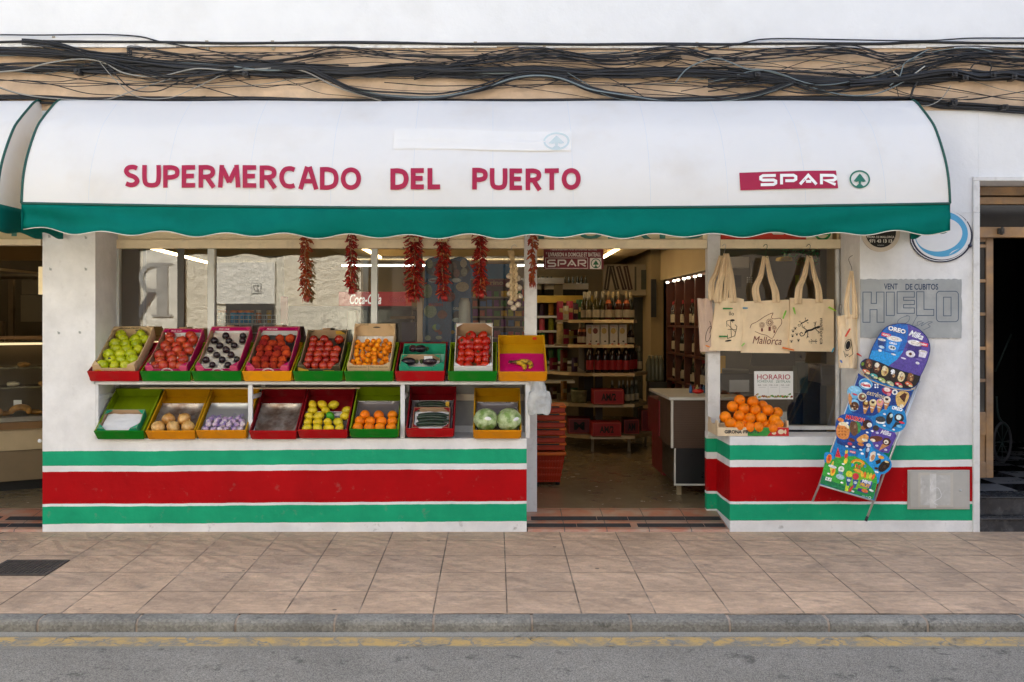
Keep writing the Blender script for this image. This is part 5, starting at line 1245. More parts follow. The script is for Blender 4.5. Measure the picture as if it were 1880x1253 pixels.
for s_ in range(3):
    P = [(X(943, yy)+.021*math.sin(k*.9+s_*2.09), yy-.034+.010*math.cos(k*1.8+s_*4.18), Z(486+k*4.4, yy)) for k in range(16)]
    g.tube(smoothpts(P, 3), .0125, 6)
g.build('braid', mat('pale straw braid', (.60, .46, .27), .7, var=.25, vs=18), t)
F_wg = mat('white garlic skin', (.66, .56, .42), .5, var=.12, vs=20)
for k, (x, y) in enumerate(((935, 508), (951, 512), (934, 524), (953, 529), (936, 540), (954, 545), (937, 556), (951, 560), (943, 566))):
    g = MB(); g.ball((X(x, yy), yy-.012, Z(y, yy)), .0225, 1, 1, .92, 16, 10, lambda d: (1+.05*math.cos(8*math.atan2(d.y, d.x)))*(1+.2*max(0, d.z)**10)); g.build('garlic_bulb', F_wg, t)
g = MB(); g.tube([(X(938, yy), yy, Z(461, yy)), (X(940, yy), yy+.01, Z(452, yy)), (X(945, yy), yy+.02, Z(449, yy)), (X(949, yy), yy+.01, Z(453, yy))], .0018, 5); g.build('hook', M_alu, t)

# ================================================================ TOTE BAGS
M_canvas = mat('unbleached cotton', (.84, .68, .47), .9, var=.06, vs=10, bump=.0009, bs=260, spec=.1)
M_canvas2 = mat('unbleached cotton second', (.78, .61, .40), .9, var=.10, vs=10, bump=.0009, bs=260, spec=.1)
M_cpink = mat('pinkish cotton', (.62, .47, .38), .9, var=.05)
M_maroon = mat('maroon print', '#6d2a26', .7); M_blk = mat('black print', '#15120f', .7, var=0); M_navy = mat('navy print', '#20304a', .7)
def bag(label, quad, Y, straps, seed, deco=None, m=None, fold=.020, thick=.012, pleat=0, cat='tote bag', hook=None, yaw=0):
    """quad: photo corners of the bag body; straps: list of polylines with width"""
    m = m or M_canvas; cx = sum(q[0] for q in quad)/4; cy = max(q[1] for q in quad)
    t = thing('tote_bag', label, 'tote bag', (X(cx, Y), Y, Z(cy, Y)), group='cotton tote bags hanging at the right window')
    tl, tr, br, bl = quad; off = seed*2.3
    def pt(u, v):
        x = (tl[0]*(1-u)+tr[0]*u)*(1-v)+(bl[0]*(1-u)+br[0]*u)*v; y = (tl[1]*(1-u)+tr[1]*u)*(1-v)+(bl[1]*(1-u)+br[1]*u)*v
        dY = fold*noise.noise((u*2.6+off, v*1.8, off))+fold*.35*noise.noise((u*6+off, v*3.2, 4))+pleat*math.sin(u*15)*(1-v)
        y += 2.0*noise.noise((u*4, off, v*.5))*(1-v)
        return x, y, Y-thick*math.sin(PI*min(1, max(0, u)))**.5*(.4+.6*v)+dY
    def P3(u, v, o=0):
        x, y, yy_ = pt(u, v); return Vector((X(x, yy_-o), yy_-o, Z(y, yy_-o)))
    g = MB(); g.grid(28, 28, lambda u, v: P3(u, v)); g.grid(10, 10, lambda u, v: P3(u, v)+Vector((0, thick+.012, 0)))
    for e in (0, 1): g.grid(1, 14, lambda u, v, e=e: P3(e, v)+Vector((0, u*(thick+.012), 0)))
    g.grid(14, 1, lambda u, v: P3(u, 1)+Vector((0, v*(thick+.012), 0)))
    g.build('bag_body', m, t)
    g = MB(); g.grid(24, 2, lambda u, v: P3(u, v*.06, .0022)); g.build('top_hem', m, t)
    for pts, w in straps:
        p = smoothpts(pts, 6); w2 = w/2/F*(D+Y)
        def sp(u, v, p=p, w2=w2):
            i = min(len(p)-2, int(v*(len(p)-1))); k = v*(len(p)-1)-i
            x = p[i][0]*(1-k)+p[i+1][0]*k; y = p[i][1]*(1-k)+p[i+1][1]*k; ww = w2*(1-.45*(1-v)**2)
            yy_ = Y-.016-.007*math.cos(u*PI*3+v*3)
            return (X(x, Y)+(u-.5)*2*ww, yy_, Z(y, Y))
        g = MB(); g.grid(9, 18, sp); g.build('strap', M_canvas2, t, solid=.003)
    if deco:
        def sf(x, y, o=0):
            # invert the quad roughly, then sit just proud of the cloth
            u, v = .5, .5
            for _ in range(5):
                a, b, _y = pt(u, v); u += (x-a)/max(8, abs(tr[0]-tl[0])); v += (y-b)/max(8, abs(bl[1]-tl[1]))
            return P3(u, v, .0022+o)
        dc = Dec(sf, .0006); deco(dc); dc.build('print', t)
    return t, pt
def sail(dc):
    m = M_blk
    dc.line([(1334, 590), (1336, 622), (1349, 617), (1353, 600), (1341, 588)], 1.0, m, close=True); dc.line([(1336, 605), (1352, 606)], .9, m); dc.line([(1341, 588), (1343, 620)], .9, m); dc.line([(1336, 596), (1351, 611)], .8, m)
    dc.ell(1345, 588.5, 4, 2, m); dc.ell(1337, 626, 6, 1.6, m, ang=-8); dc.text('llo', 1343, 576, 9, 7, m, 1)
bag('folded cotton tote with a pinkish panel at the back of the leftmost pair', [(1281, 548), (1306, 548), (1316, 646), (1286, 646)], .375, [([(1322, 470), (1314, 500), (1306, 520), (1305, 552)], 11), ([(1326, 470), (1322, 510), (1322, 560)], 9)], 1, lambda d: (d.ring(1301, 614, 5, 15, 1, M_blk, 1, ang=15), d.line([(1303, 590), (1306, 600), (1303, 612)], .9, M_blk)), m=M_cpink)
bag('cotton tote with black sailing boat drawing at the front of the leftmost pair', [(1316, 546), (1366, 549), (1361, 645), (1301, 644)], .355, [([(1331, 466), (1325, 500), (1319, 530), (1317, 556)], 13), ([(1334, 466), (1340, 500), (1343, 530), (1345, 556)], 13), ([(1333, 467), (1333, 510), (1331, 552)], 8)], 2, sail, fold=.022)
def windmill(dc):
    m = M_maroon
    dc.line(smoothpts([(1377, 603), (1380, 596), (1390, 591), (1405, 581), (1419, 575), (1416, 583), (1421, 586), (1433, 585), (1435, 594), (1428, 604), (1422, 615), (1417, 622), (1407, 616), (1398, 614), (1386, 609)], 3), .9, m)
    for x, y, s in ((1399, 597, 5), (1413, 592.5, 6.5), (1421.5, 602, 4)):
        dc.ring(x, y, s*.55, s*.55, s*.2, m)
        for k in range(14): a = k*PI/7; dc.line([(x+s*.7*math.cos(a), y+s*.7*math.sin(a)), (x+s*1.1*math.cos(a), y+s*1.1*math.sin(a))], s*.16, m)
        dc.rect(x-s*.33, y+s*1.2, x+s*.33, y+s*2.4, m)
    dc.text('Mallorca', 1408.5, 625.5, 53, 14, m, 1, shear=.25, ang=3)
bag('cotton tote printed with a maroon island outline and three windmills', [(1363, 554), (1449, 551), (1450, 649), (1361, 648)], .365, [([(1402, 471), (1396, 505), (1386, 530), (1390, 556)], 13), ([(1406, 471), (1414, 510), (1422, 535), (1424, 556)], 13)], 3, windmill)
def gecko(dc, x, y, s, ang, m=None):
    m = m or M_blk
    r = lambda pts: [rot2(x+a*s, y+b*s, x, y, ang) for a, b in pts]
    dc.line(r(smoothpts([(-1.0, .05), (-.6, -.1), (0, 0), (.5, -.05), (.9, 0)], 3)), s*.26, m)
    dc.poly(r([(.8, -.16), (1.15, -.17), (1.35, 0), (1.15, .17), (.8, .16)]), m, 1.2)
    dc.line(r(smoothpts([(-1.0, .05), (-1.3, .3), (-1.7, .25), (-1.75, -.1), (-1.45, -.2), (-1.35, .05)], 3)), s*.11, m)
    for a, b, c in ((.55, 1, .3), (.55, -1, .3), (-.6, 1, -.3), (-.6, -1, -.3)):
        dc.line(r([(a, 0), (a+c*.5, b*.45), (a+c, b*.6)]), s*.1, m)
        for q in (-.2, 0, .2): dc.line(r([(a+c, b*.6), (a+c+q, b*.85)]), s*.06, m)
def lizard(dc):
    gecko(dc, 1490, 606, 13, -22); gecko(dc, 1476, 592, 7, -30); gecko(dc, 1494, 627, 5, 0)
    for x, y in ((1455, 618), (1463, 615), (1453, 628), (1466, 626), (1460, 604), (1456, 609)):
        dc.ell(x, y, 1.7, 1.5, M_blk)
        for k in range(3): dc.ell(x-2+k*2, y-2.6, .7, .8, M_blk)
    dc.text('mallorca', 1508.5, 609, 48, 6.5, M_blk, 1, ang=90)
bag('cotton tote printed with black geckos and paw prints', [(1451, 547), (1531, 551), (1531, 646), (1449, 645)], .365, [([(1483, 470), (1476, 505), (1466, 530), (1464, 558)], 13), ([(1487, 470), (1494, 505), (1501, 530), (1503, 556)], 12)], 4, lizard)
def crump(dc):
    dc.ell(1557, 634, 4, 8, M_blk, ang=12); dc.ring(1557, 634, 6, 11, .9, M_blk, 1, ang=12); dc.line([(1552, 650), (1560, 656)], 1, M_blk); dc.line([(1549, 645), (1552, 656), (1558, 650)], .9, M_blk); dc.line([(1562, 622), (1566, 650), (1560, 655)], .9, M_blk)
t, _ = bag('crumpled cotton tote twisted on its hook right of the window', [(1538, 580), (1578, 576), (1573, 677), (1542, 676)], .035, [([(1561, 498), (1556, 530), (1553, 560), (1555, 585)], 9), ([(1563, 498), (1566, 530), (1568, 560), (1568, 585)], 9)], 5, crump, fold=.05, pleat=.008)
g = MB(); g.tube(smoothpts([(X(1566, .05), .06, Z(469, .05)), (X(1558, .03), .03, Z(476, .03)), (X(1562, .03), .02, Z(490, .03)), (X(1563, .03), .015, Z(499, .03))], 4), .0018, 5); g.build('wire_hook', M_dark, t)
# wire hooks
M_green_w = mat('green wire', '#1d5a2a', .5)
for k, (x, m_, lb) in enumerate(((1329, M_alu, 'steel'), (1405, M_green_w, 'green'), (1484, M_dark, 'dark'))):
    g = MB(); g.tube(smoothpts([(X(x-4, .4), .42, Z(455, .4)), (X(x, .4), .395, Z(449, .4)), (X(x+3, .4), .39, Z(452, .4)), (X(x+1, .37), .365, Z(462, .37)), (X(x-1, .36), .34, Z(471, .36)), (X(x+3, .36), .335, Z(474, .36))], 4), .002, 5)
    tag(g.build('wire_hook', m_), f'thin {lb} wire hook holding a tote bag on the window lintel', 'hook', 'hooks for the tote bags')
pegs = [(1336, 567, 18, 0, '#2f8a3a'), (1328, 618, 16, 0, '#1f7a35'), (1368, 566, 9, 0, '#3a8fb5'), (1440, 578, 16, -70, '#7fc43a'), (1458, 571, 13, 75, '#86c63e'), (1528, 568, 16, 28, '#a2d534'), (1299, 636, 8, 20, '#e88a2a'),
        (1447, 641, 22, 12, '#e2731f'), (1529, 643, 10, -60, '#3fa0c5'), (1364, 633, 8, -50, '#9ac86a'), (1556, 611, 17, -60, '#cc3a22'), (1577, 652, 10, 30, '#c9352a'), (1544, 664, 6, 60, '#4a6fb5')]
for k, (x, y, l, a, c) in enumerate(pegs):
    Y = .335 if x < 1535 else -.03
    g = MB(); ca, sa = math.cos(R(a)), math.sin(R(a)); L2 = l/2/F*(D+Y); w2 = .0055
    for s_, dy in ((.35, 0), (-.35, .006)):
        g.x = Matrix.Translation((X(x, Y), Y-.008+dy, Z(y, Y))) @ Matrix.Rotation(R(a+s_*8), 4, 'Y')
        g.prism([(-L2, -w2*.8), (L2*.2, -w2), (L2, -w2*.4), (L2, w2*.4), (L2*.2, w2), (-L2, w2*.8)], -.002, .003, 'y')
    cn = {'#2f8a3a': 'dark green peg upper on the folded tote', '#1f7a35': 'dark green peg lower on the folded tote', '#3a8fb5': 'blue peg left of the windmill tote', '#7fc43a': 'lime green peg at the top right of the windmill tote', '#86c63e': 'lime green peg at the top left of the gecko tote', '#a2d534': 'yellow green peg at the top right of the gecko tote',
          '#e88a2a': 'orange peg at the foot of the leftmost tote', '#e2731f': 'orange peg joining the windmill and gecko totes', '#3fa0c5': 'light blue peg at the foot of the gecko tote', '#9ac86a': 'pale green peg at the lower left of the windmill tote', '#cc3a22': 'red peg across the crumpled tote', '#c9352a': 'red peg at the right edge of the crumpled tote', '#4a6fb5': 'tiny blue peg low on the crumpled tote'}[c]
    tag(g.build('clothes_peg', mat('peg '+c, c, .4, var=.03)), cn, 'clothes peg', 'coloured pegs on the tote bags')
g = MB(); g.box(X(1540, .40), X(1552, .40), .385, .405, Z(577, .4), Z(560, .4)); tag(g.build('door_bell_box', mat('grey plastic', (.32, .31, .30), .5), bevel=.002), 'small grey box on the post between the totes', 'box')

# ================================================================ SIGNS ON THE RIGHT WALL
M_signg = mat('weathered grey tin', (.34, .36, .365), .55, var=.12, vs=5, grime=(.52, .53, .53), gs=7, ga=.55)
M_blue = mat('navy sign paint', '#2c3f5c', .55, var=.12, vs=12)
M_bluel = mat('faded navy line', '#3e536c', .55, var=.15, vs=12)
SG = thing('ice_sign', 'weathered grey rectangular sign with large outlined navy capitals', 'sign', (X(1672), -.01, Z(622)))
g = MB(); random.seed(12)
N_ = 40; top = [(1580+(1765-1580)*i/N_, 513+random.uniform(-1, 1.2)) for i in range(N_+1)]; rgt = [(1766+random.uniform(-1.4, .5), 514+(621-514)*i/14) for i in range(15)]; bot = [(1765-(1765-1580)*i/N_, 622+random.uniform(-1.6, .6)) for i in range(N_+1)]
g.prism([(X(a, -.01), Z(b, -.01)) for a, b in top+rgt+bot], -.010, -.0005, 'y'); g.build('board', M_signg, SG)
pl = plane((0, -.0105, 0)); dc = Dec(pl, .0008)
dc.text('VENT', 1635.5, 526.5, 25, 11, M_blue, 1, bold=.02); dc.text('DE CUBITOS', 1692.5, 527, 60, 11, M_blue, 1, bold=.02)
o5 = lambda x, y: (1550+x/4.818, 380+y/4.818)
def outl(pts, w=1.3): dc.line([o5(a, b) for a, b in pts], w, M_bluel, 1, close=True)
outl([(165, 755), (240, 755), (238, 855), (285, 855), (285, 755), (352, 755), (352, 1022), (290, 1022), (290, 910), (228, 910), (228, 1022), (165, 1022)])
outl([(372, 755), (443, 755), (443, 962), (372, 962)])
outl([(468, 752), (620, 752), (620, 800), (525, 800), (525, 828), (620, 828), (620, 865), (525, 865), (525, 895), (620, 895), (620, 943), (468, 943)])
outl([(640, 752), (705, 752), (705, 908), (792, 908), (792, 962), (640, 962)])
rr = []
for cx, cy, a0 in ((980, 780, -90), (980, 985, 0), (845, 985, 90), (845, 780, 180)):
    for k in range(6): a = R(a0+k*18); rr.append((cx+30*math.cos(a), cy+32*math.sin(a)))
outl(rr); outl([(878, 800), (945, 800), (945, 965), (878, 965)])
def script(pts, w=.7): dc.line(smoothpts([o5(a, b) for a, b in pts], 4), w, M_bluel, 1.5)
script([(560, 965), (500, 985), (470, 1020), (500, 1040), (560, 1020), (580, 975), (545, 960)]); script([(650, 960), (620, 1010), (600, 1060), (640, 1050)]); script([(690, 1010), (650, 1020), (650, 1050), (700, 1020), (680, 1055), (740, 1020), (780, 1020), (740, 1040), (760, 1060), (700, 1090)])
dc.build('lettering', SG)
SG = thing('round_sign', 'round black and cream sign with a phone number, cut off by the valance', 'sign', (X(1616), -.01, Z(460)))
g = MB(); P = [(X(1616)+.137*math.cos(a*PI/20), Z(428)+.137*math.sin(a*PI/20)) for a in range(40)]; g.prism(P, -.014, -.001, 'y'); g.build('board', mat('cream disc', (.62, .54, .44), .5, var=.08), SG)
dc = Dec(plane((0, -.0145, 0)), .001); dc.ell(1617, 427, 28, 28, M_blk, 1, n=40); dc.text('971 43 13 13', 1617, 443, 42, 6.2, mat('cream ink', (.75, .72, .65), .5), 2, bold=.035)
dc.text('PALMA DE MALLORCA', 1617, 435.5, 50, 4, mat('cream ink2', (.75, .72, .65), .5), 2, bold=.02); dc.text('helados', 1617, 450.5, 12, 2.2, M_alu, 2); dc.build('lettering', SG)
SG = thing('oval_sign', 'big oval enamel sign with pale blue crescent and navy rim at the awning corner', 'sign', (X(1727), -.01, Z(482)))
M_cyan = mat('pale blue enamel', '#4ba3cf', .35, var=.05); M_sil = mat('white enamel', (.74, .75, .77), .35, var=.03); M_nvy = mat('navy enamel', '#141d3a', .35, var=.1)
g = MB(); P = [(X(1727)+.225*math.cos(a*PI/30), Z(434)+.190*math.sin(a*PI/30)) for a in range(60)]; g.prism(P, -.012, -.001, 'y'); g.build('board', M_nvy, SG)
dc = Dec(plane((0, -.0125, 0)), .001); dc.ell(1729, 431, 53, 46, M_sil, 1, n=48); dc.ring(1727, 433, 55.5, 47, 1.2, M_sil, 1.5, n=50)
dc.ell(1728, 430, 49, 42, M_cyan, 2, n=48); dc.ell(1724, 431, 43, 31, M_sil, 3, n=40, ang=-8); dc.poly([(1742, 468), (1752, 458), (1748, 462), (1762, 456), (1745, 466), (1752, 463)], M_sil, 4)
dc.text('CUBITOS', 1736, 408, 50, 8, M_sil, 4, ang=18, bold=.03); dc.line([(1774, 405), (1780, 440), (1762, 466)], 1.2, M_sil, 3); dc.build('lettering', SG)
g = MB(); g.tube([(X(1779), -.01, Z(452)), (X(1779), -.02, Z(452))], .014, 10); g.build('bolt', M_nvy, SG)
# meter cupboard
SG = thing('meter_cupboard', 'grey meter cupboard door with taped paper square set in the striped wall', 'cupboard', (X(1722), 0, Z(936)))
M_mg = mat('grey painted door', (.44, .43, .40), .6, var=.06, grime=(.5, .49, .46), gs=3, ga=.4)
g = MB(); g.box(X(1665.5), X(1779), -.012, -.0005, Z(935), Z(863)); g.build('frame', M_mg, SG, bevel=.002)
g = MB(); g.box(X(1669), X(1774), -.017, -.0125, Z(932), Z(867)); g.build('door', M_mg, SG, bevel=.0015)
dc = Dec(plane((0, -.0175, 0)), .0008); dc.rect(1686, 868, 1750, 931, mat('old tape', (.50, .48, .43), .5, var=.08), .6); dc.rect(1690, 873, 1745, 928, mat('peeled paper', (.48, .48, .46), .5, var=.12, vs=12, grime=(.75, .75, .75), gs=14, ga=.9), 1); dc.rect(1707, 870, 1719, 933, mat('clear tape', (.62, .62, .60), .3, var=.15, vs=20), 1.6)
dc.line(smoothpts([(1712, 884), (1708, 900), (1722, 896), (1728, 912), (1714, 922), (1722, 928)], 4), .9, M_sil, 2); dc.build('taped_paper', SG)
g = MB(); g.tube([(X(1761), -.016, Z(900)), (X(1761), -.022, Z(900))], .008, 8); g.build('lock', M_alu, SG)
# cable conduit stub by the left pillar, small hooks
g = MB(); g.ball((X(73, .1), .1, Z(810, .1)), .014); g.build('knob', M_wlet, BL)

# ================================================================ ICE CREAM BOARD
P0 = Vector((X(1553), -.19, Z(908))); n_ = Vector((0, 1, -.115))
pb = plane(P0, n_)
a3 = lambda x, y: (1480+x/6.264, 580+y/6.264)
a4 = lambda x, y: (1470+x/5.446, 740+y/5.446)
IC = thing('ice_cream_board', 'tall tilted ice cream price board on two metal legs leaning on the wall', 'price board', tuple(pb(1590, 955)))
I = {}
def im(c, r=.25):
    if c not in I: I[c] = mat('board print '+c, c, r, var=.26, vs=75)
    return I[c]
def solidplate(pts, m, name, d0=0, d1=.008):
    g = MB(); a = [pb(x, y, d1) for x, y in pts]; b = [pb(x, y, d0) for x, y in pts]; n = len(pts)
    g.add(a+b, [tuple(range(n)), tuple(range(2*n-1, n-1, -1))]+[(i, n+i, n+(i+1) % n, (i+1) % n) for i in range(n)], sm=False); return g.build(name, m, IC)
head = smoothpts([a3(*p) for p in ((716, 492), (745, 400), (790, 300), (850, 200), (930, 120), (1060, 88), (1180, 96), (1300, 150), (1395, 250), (1430, 370), (1405, 500), (1360, 610), (1318, 694))], 3)
band = [a3(*p) for p in ((1318, 694), (1300, 760), (1262, 810), (1200, 842), (1120, 840), (1000, 805), (880, 768), (760, 712), (670, 650), (622, 592), (632, 530), (680, 495), (716, 492))]
solidplate([a3(590, 690), a3(1240, 850), a4(770, 640), a4(735, 975), a4(190, 812)], im('#1578bd'), 'panel')
solidplate(head+smoothpts(band, 2)[1:-1], im('#0b2a6c'), 'header', .0085, .0115)
g = MB(); M_lg = mat('brushed tube', (.55, .55, .54), .35, metal=.8, var=.1)
def pbv(p, o=0): return pb(p[0], p[1], o)
g.tube([pbv((1604, 650), -.012), pbv((1491.5, 921), -.012)], .0075, 8); g.build('leg', M_lg, IC)
g = MB(); g.tube([pbv((1688, 700), -.012), pbv((1591, 953), -.012)], .0085, 8); g.build('leg', M_lg, IC)
g = MB(); g.tube([pbv((1592.5, 949), -.012), pbv((1589.5, 957), -.012)], .011, 8); g.build('rubber_foot', M_black, IC)
g = MB(); e1, e2, e3, e4 = a3(590, 690), a3(1245, 850), a4(738, 982), a4(184, 818)
for p, q in ((e1, e4), (e4, e3), (e3, e2)): g.tube([pbv(p, .004), pbv(q, .004)], .0065, 6)
g.build('rim', M_lg, IC)
B = Dec(pb, .0007)
def T3(t, x, y, w, h, c, l, ang=17, **k): q = a3(x, y); B.text(t, q[0], q[1], w/6.264, h/6.264, im(c), l, ang=ang, **k)
def T4(t, x, y, w, h, c, l, ang=17, **k): q = a4(x, y); B.text(t, q[0], q[1], w/5.446, h/5.446, im(c), l, ang=ang, **k)
def E(f, x, y, rx, ry, c, l, ang=17, n=20):
    q = f(x, y); s = 6.264 if f is a3 else 5.446; B.ell(q[0], q[1], rx/s, ry/s, im(c), l, ang=ang, n=n)
def PL(f, pts, c, l, sm=0):
    q = [f(*p) for p in pts]; q = smoothpts(q, sm, True) if sm else q
    B.poly(q, im(c), l)
L0 = 17.5
# header: blue half and purple half
PL(a3, [(724, 490), (752, 400), (797, 300), (856, 205), (933, 127), (1060, 95), (1165, 102), (1176, 180), (1160, 300), (1110, 420), (1050, 500), (950, 578), (840, 530)], '#0c62b8', L0)
PL(a3, [(724, 490), (760, 400), (860, 400), (990, 440), (1120, 395), (1110, 420), (1050, 500), (950, 578), (840, 530)], '#1795dc', L0+.5)
PL(a3, [(1165, 102), (1180, 104), (1295, 158), (1388, 255), (1422, 370), (1398, 500), (1352, 610), (1310, 690), (1130, 640), (950, 578), (1050, 500), (1110, 420), (1160, 300), (1176, 180)], '#56449a', L0)
T3('OREO', 1045, 165, 215, 62, '#0a2f66', L0+1, 14, bold=.09); T3('OREO', 1045, 163, 205, 52, '#f4f6fa', L0+2, 14, bold=.05)
T3('Milka', 1268, 222, 170, 70, '#f4f6fa', L0+2, 20, bold=.03, shear=.35)
for x, y in ((920, 222), (1348, 330)):
    q = a3(x, y); B.rect(q[0]-8.6, q[1]-3.2, q[0]+8.6, q[1]+3.2, im('#e01b3c'), L0+3, 14); T3('NUEVO', x, y, 82, 22, '#ffffff', L0+4, 14, bold=.04)
# tubs
def tub(x, y, w, h, c, lid, l=L0+2, a=12):
    q = a3(x, y); w /= 6.264; h /= 6.264
    B.poly([rot2(q[0]+u*w, q[1]+v*h, q[0], q[1], a) for u, v in ((-.5, -.35), (.5, -.35), (.38, .5), (-.38, .5))], im(c), l)
    B.ell(*rot2(q[0], q[1]-.38*h, q[0], q[1], a), w*.52, h*.17, im(lid), l+1, ang=a); B.ell(*rot2(q[0], q[1]-.38*h, q[0], q[1], a), w*.40, h*.11, im('#f1ece2'), l+2, ang=a); B.ring(*rot2(q[0], q[1]-.38*h, q[0], q[1], a), w*.26, h*.075, .5, im('#8a6a58'), l+3, ang=a)
tub(1000, 330, 175, 175, '#2f8fe0', '#dfe5ea'); T3('OREO', 1000, 318, 90, 24, '#f0f4f8', L0+5, 12, bold=.04); E(a3, 990, 368, 44, 28, '#d5e3ec', L0+4); E(a3, 980, 365, 12, 12, '#5a6670', L0+5); E(a3, 1006, 372, 12, 12, '#3a4650', L0+5)
tub(865, 310, 90, 90, '#0e3a80', '#c8d4e2'); E(a3, 850, 400, 22, 14, '#e9eef3', L0+3); E(a3, 1005, 445, 30, 9, '#dfe9f2', L0+3); E(a3, 868, 360, 34, 16, '#bcd6ec', L0+3)
tub(1240, 385, 170, 190, '#3a2a7c', '#e9e6ee'); E(a3, 1200, 440, 55, 38, '#e6e1ea', L0+4); E(a3, 1200, 440, 18, 17, '#5a3024', L0+5); tub(1340, 440, 100, 80, '#e4dfea', '#cfc6d8')
E(a3, 1282, 545, 24, 15, '#ece8f2', L0+3); E(a3, 1120, 490, 30, 9, '#e4def0', L0+3); E(a3, 1300, 505, 40, 12, '#7a69b4', L0+3)
for k in range(5): E(a3, 790+k*14, 352+k*16, 4, 3, '#0c2c58', L0+3)
# dark band with ice creams
PL(a3, [(720, 500), (840, 535), (950, 584), (1130, 645), (1312, 697), (1294, 758), (1256, 803), (1196, 833), (1120, 830), (1000, 797), (880, 758), (760, 702), (676, 642), (630, 590), (640, 535), (684, 500)], '#15100e', L0+.2)
for k, (x, y, c, t_) in enumerate(((720, 560, '#4a2318', '#7a4632'), (818, 602, '#5a2a1c', '#e3d8c4'), (905, 640, '#d8bd7c', '#efe0b8'), (1000, 680, '#2a1a18', '#eceff2'), (1095, 705, '#e4cf9e', '#f0e2c0'), (1200, 720, '#5b3220', '#8a5a34'))):
    E(a3, x, y, 40, 56, c, L0+2, 17); E(a3, x-4, y-34, 26, 30, t_, L0+3); E(a3, x+8, y+12, 15, 20, '#b98a5a', L0+3)
    for q in range(9): random.seed(k*10+q); E(a3, x+random.uniform(-28, 28), y+random.uniform(-40, 40), 5, 5, random.choice(['#8c5a3a', '#2c1410', '#d9c39a']), L0+4)
for x, y, c in ((690, 640, '#c76b4a'), (780, 690, '#3f9b9a'), (870, 738, '#a6bf6a'), (965, 775, '#9fae8c'), (1065, 790, '#c6384a'), (1180, 785, '#d8663a')):
    E(a3, x, y, 46, 22, c, L0+3, 22); E(a3, x+20, y+22, 24, 13, '#d6d0a0', L0+4); E(a3, x-14, y-4, 14, 8, '#efe6d2', L0+4)
E(a3, 650, 555, 18, 20, '#6b8a2a', L0+3)
B.line(smoothpts([a3(*p) for p in ((626, 640), (700, 715), (800, 770), (930, 815), (1060, 850), (1180, 858), (1240, 838))], 4), 1.3, im('#d8b98a'), L0+1)
# upper panel, navy
L1 = 12.5
PL(a3, [(600, 660), (640, 690), (700, 725), (880, 800), (1100, 862), (1225, 866), (1130, 1120), (1040, 1030), (880, 1090), (780, 1150), (640, 1150), (520, 1110), (480, 1000), (540, 840)], '#123a86', L1)
E(a3, 685, 785, 80, 63, '#8fd0ee', L1+1, 12); E(a3, 685, 785, 70, 53, '#2f8fcf', L1+2, 12); E(a3, 687, 798, 62, 34, '#f3f3f3', L1+3, 12); T3('Nestlé', 687, 798, 108, 34, '#c8102e', L1+4, 10, bold=.05)
T3('extrême', 800, 905, 205, 56, '#e9d9a8', L1+2, 15, bold=.0, shear=.3)
for k in range(4): E(a3, 795+(k % 2)*28, 795+(k//2)*28, 11, 10, '#dfe8f2', L1+2)
E(a3, 930, 865, 60, 40, '#b03048', L1+1); E(a3, 930, 850, 40, 24, '#f0dcd8', L1+2); E(a3, 1020, 880, 34, 32, '#eceae6', L1+2); E(a3, 1020, 880, 16, 16, '#2f4a7a', L1+3); E(a3, 950, 905, 24, 18, '#d88b96', L1+3)
E(a3, 560, 880, 90, 75, '#6fb6de', L1+1); E(a3, 555, 850, 66, 36, '#8fcdec', L1+2); PL(a3, [(490, 880), (530, 940), (520, 1020), (498, 1030), (484, 960)], '#c98a52', L1+3); E(a3, 550, 1030, 60, 72, '#7fc0e4', L1+1); E(a3, 556, 1040, 52, 50, '#5a3622', L1+2)
for q in range(14): random.seed(q); E(a3, 556+random.uniform(-36, 36), 1040+random.uniform(-36, 36), 9, 8, random.choice(['#e0d3bb', '#2c1712', '#9a6a42']), L1+3)
E(a3, 645, 935, 52, 50, '#d9d2c2', L1+2); E(a3, 645, 935, 40, 38, '#7a4a36', L1+3); E(a3, 655, 925, 16, 16, '#c8d2a8', L1+4); E(a3, 560, 905, 30, 10, '#cf3346', L1+3)
for k, (x, y, c) in enumerate(((690, 1010, '#5a3222'), (770, 1000, '#e6d49c'), (850, 995, '#e79a9c'), (930, 965, '#e8dcc8'))):
    PL(a3, [(x-36, y+20), (x+34, y+26), (x-6, y+118), (x-26, y+116)], '#c58a4e', L1+2); E(a3, x, y, 42, 40, c, L1+3); E(a3, x-2, y-6, 20, 18, '#3a201a' if k % 2 else '#d9b25a', L1+4); E(a3, x+4, y-26, 13, 12, '#f0e8d8', L1+5)
    E(a3, x-14, y+58, 24, 7, '#e8dccb', L1+5)
PL(a3, [(1030, 930), (1080, 870), (1165, 880), (1185, 930), (1150, 1010), (1110, 1060), (1050, 1040)], '#dcb56c', L1+2, 3); PL(a3, [(1070, 930), (1130, 885), (1160, 900), (1130, 1000)], '#4d2417', L1+3); E(a3, 1100, 1040, 26, 20, '#eadfc6', L1+3)
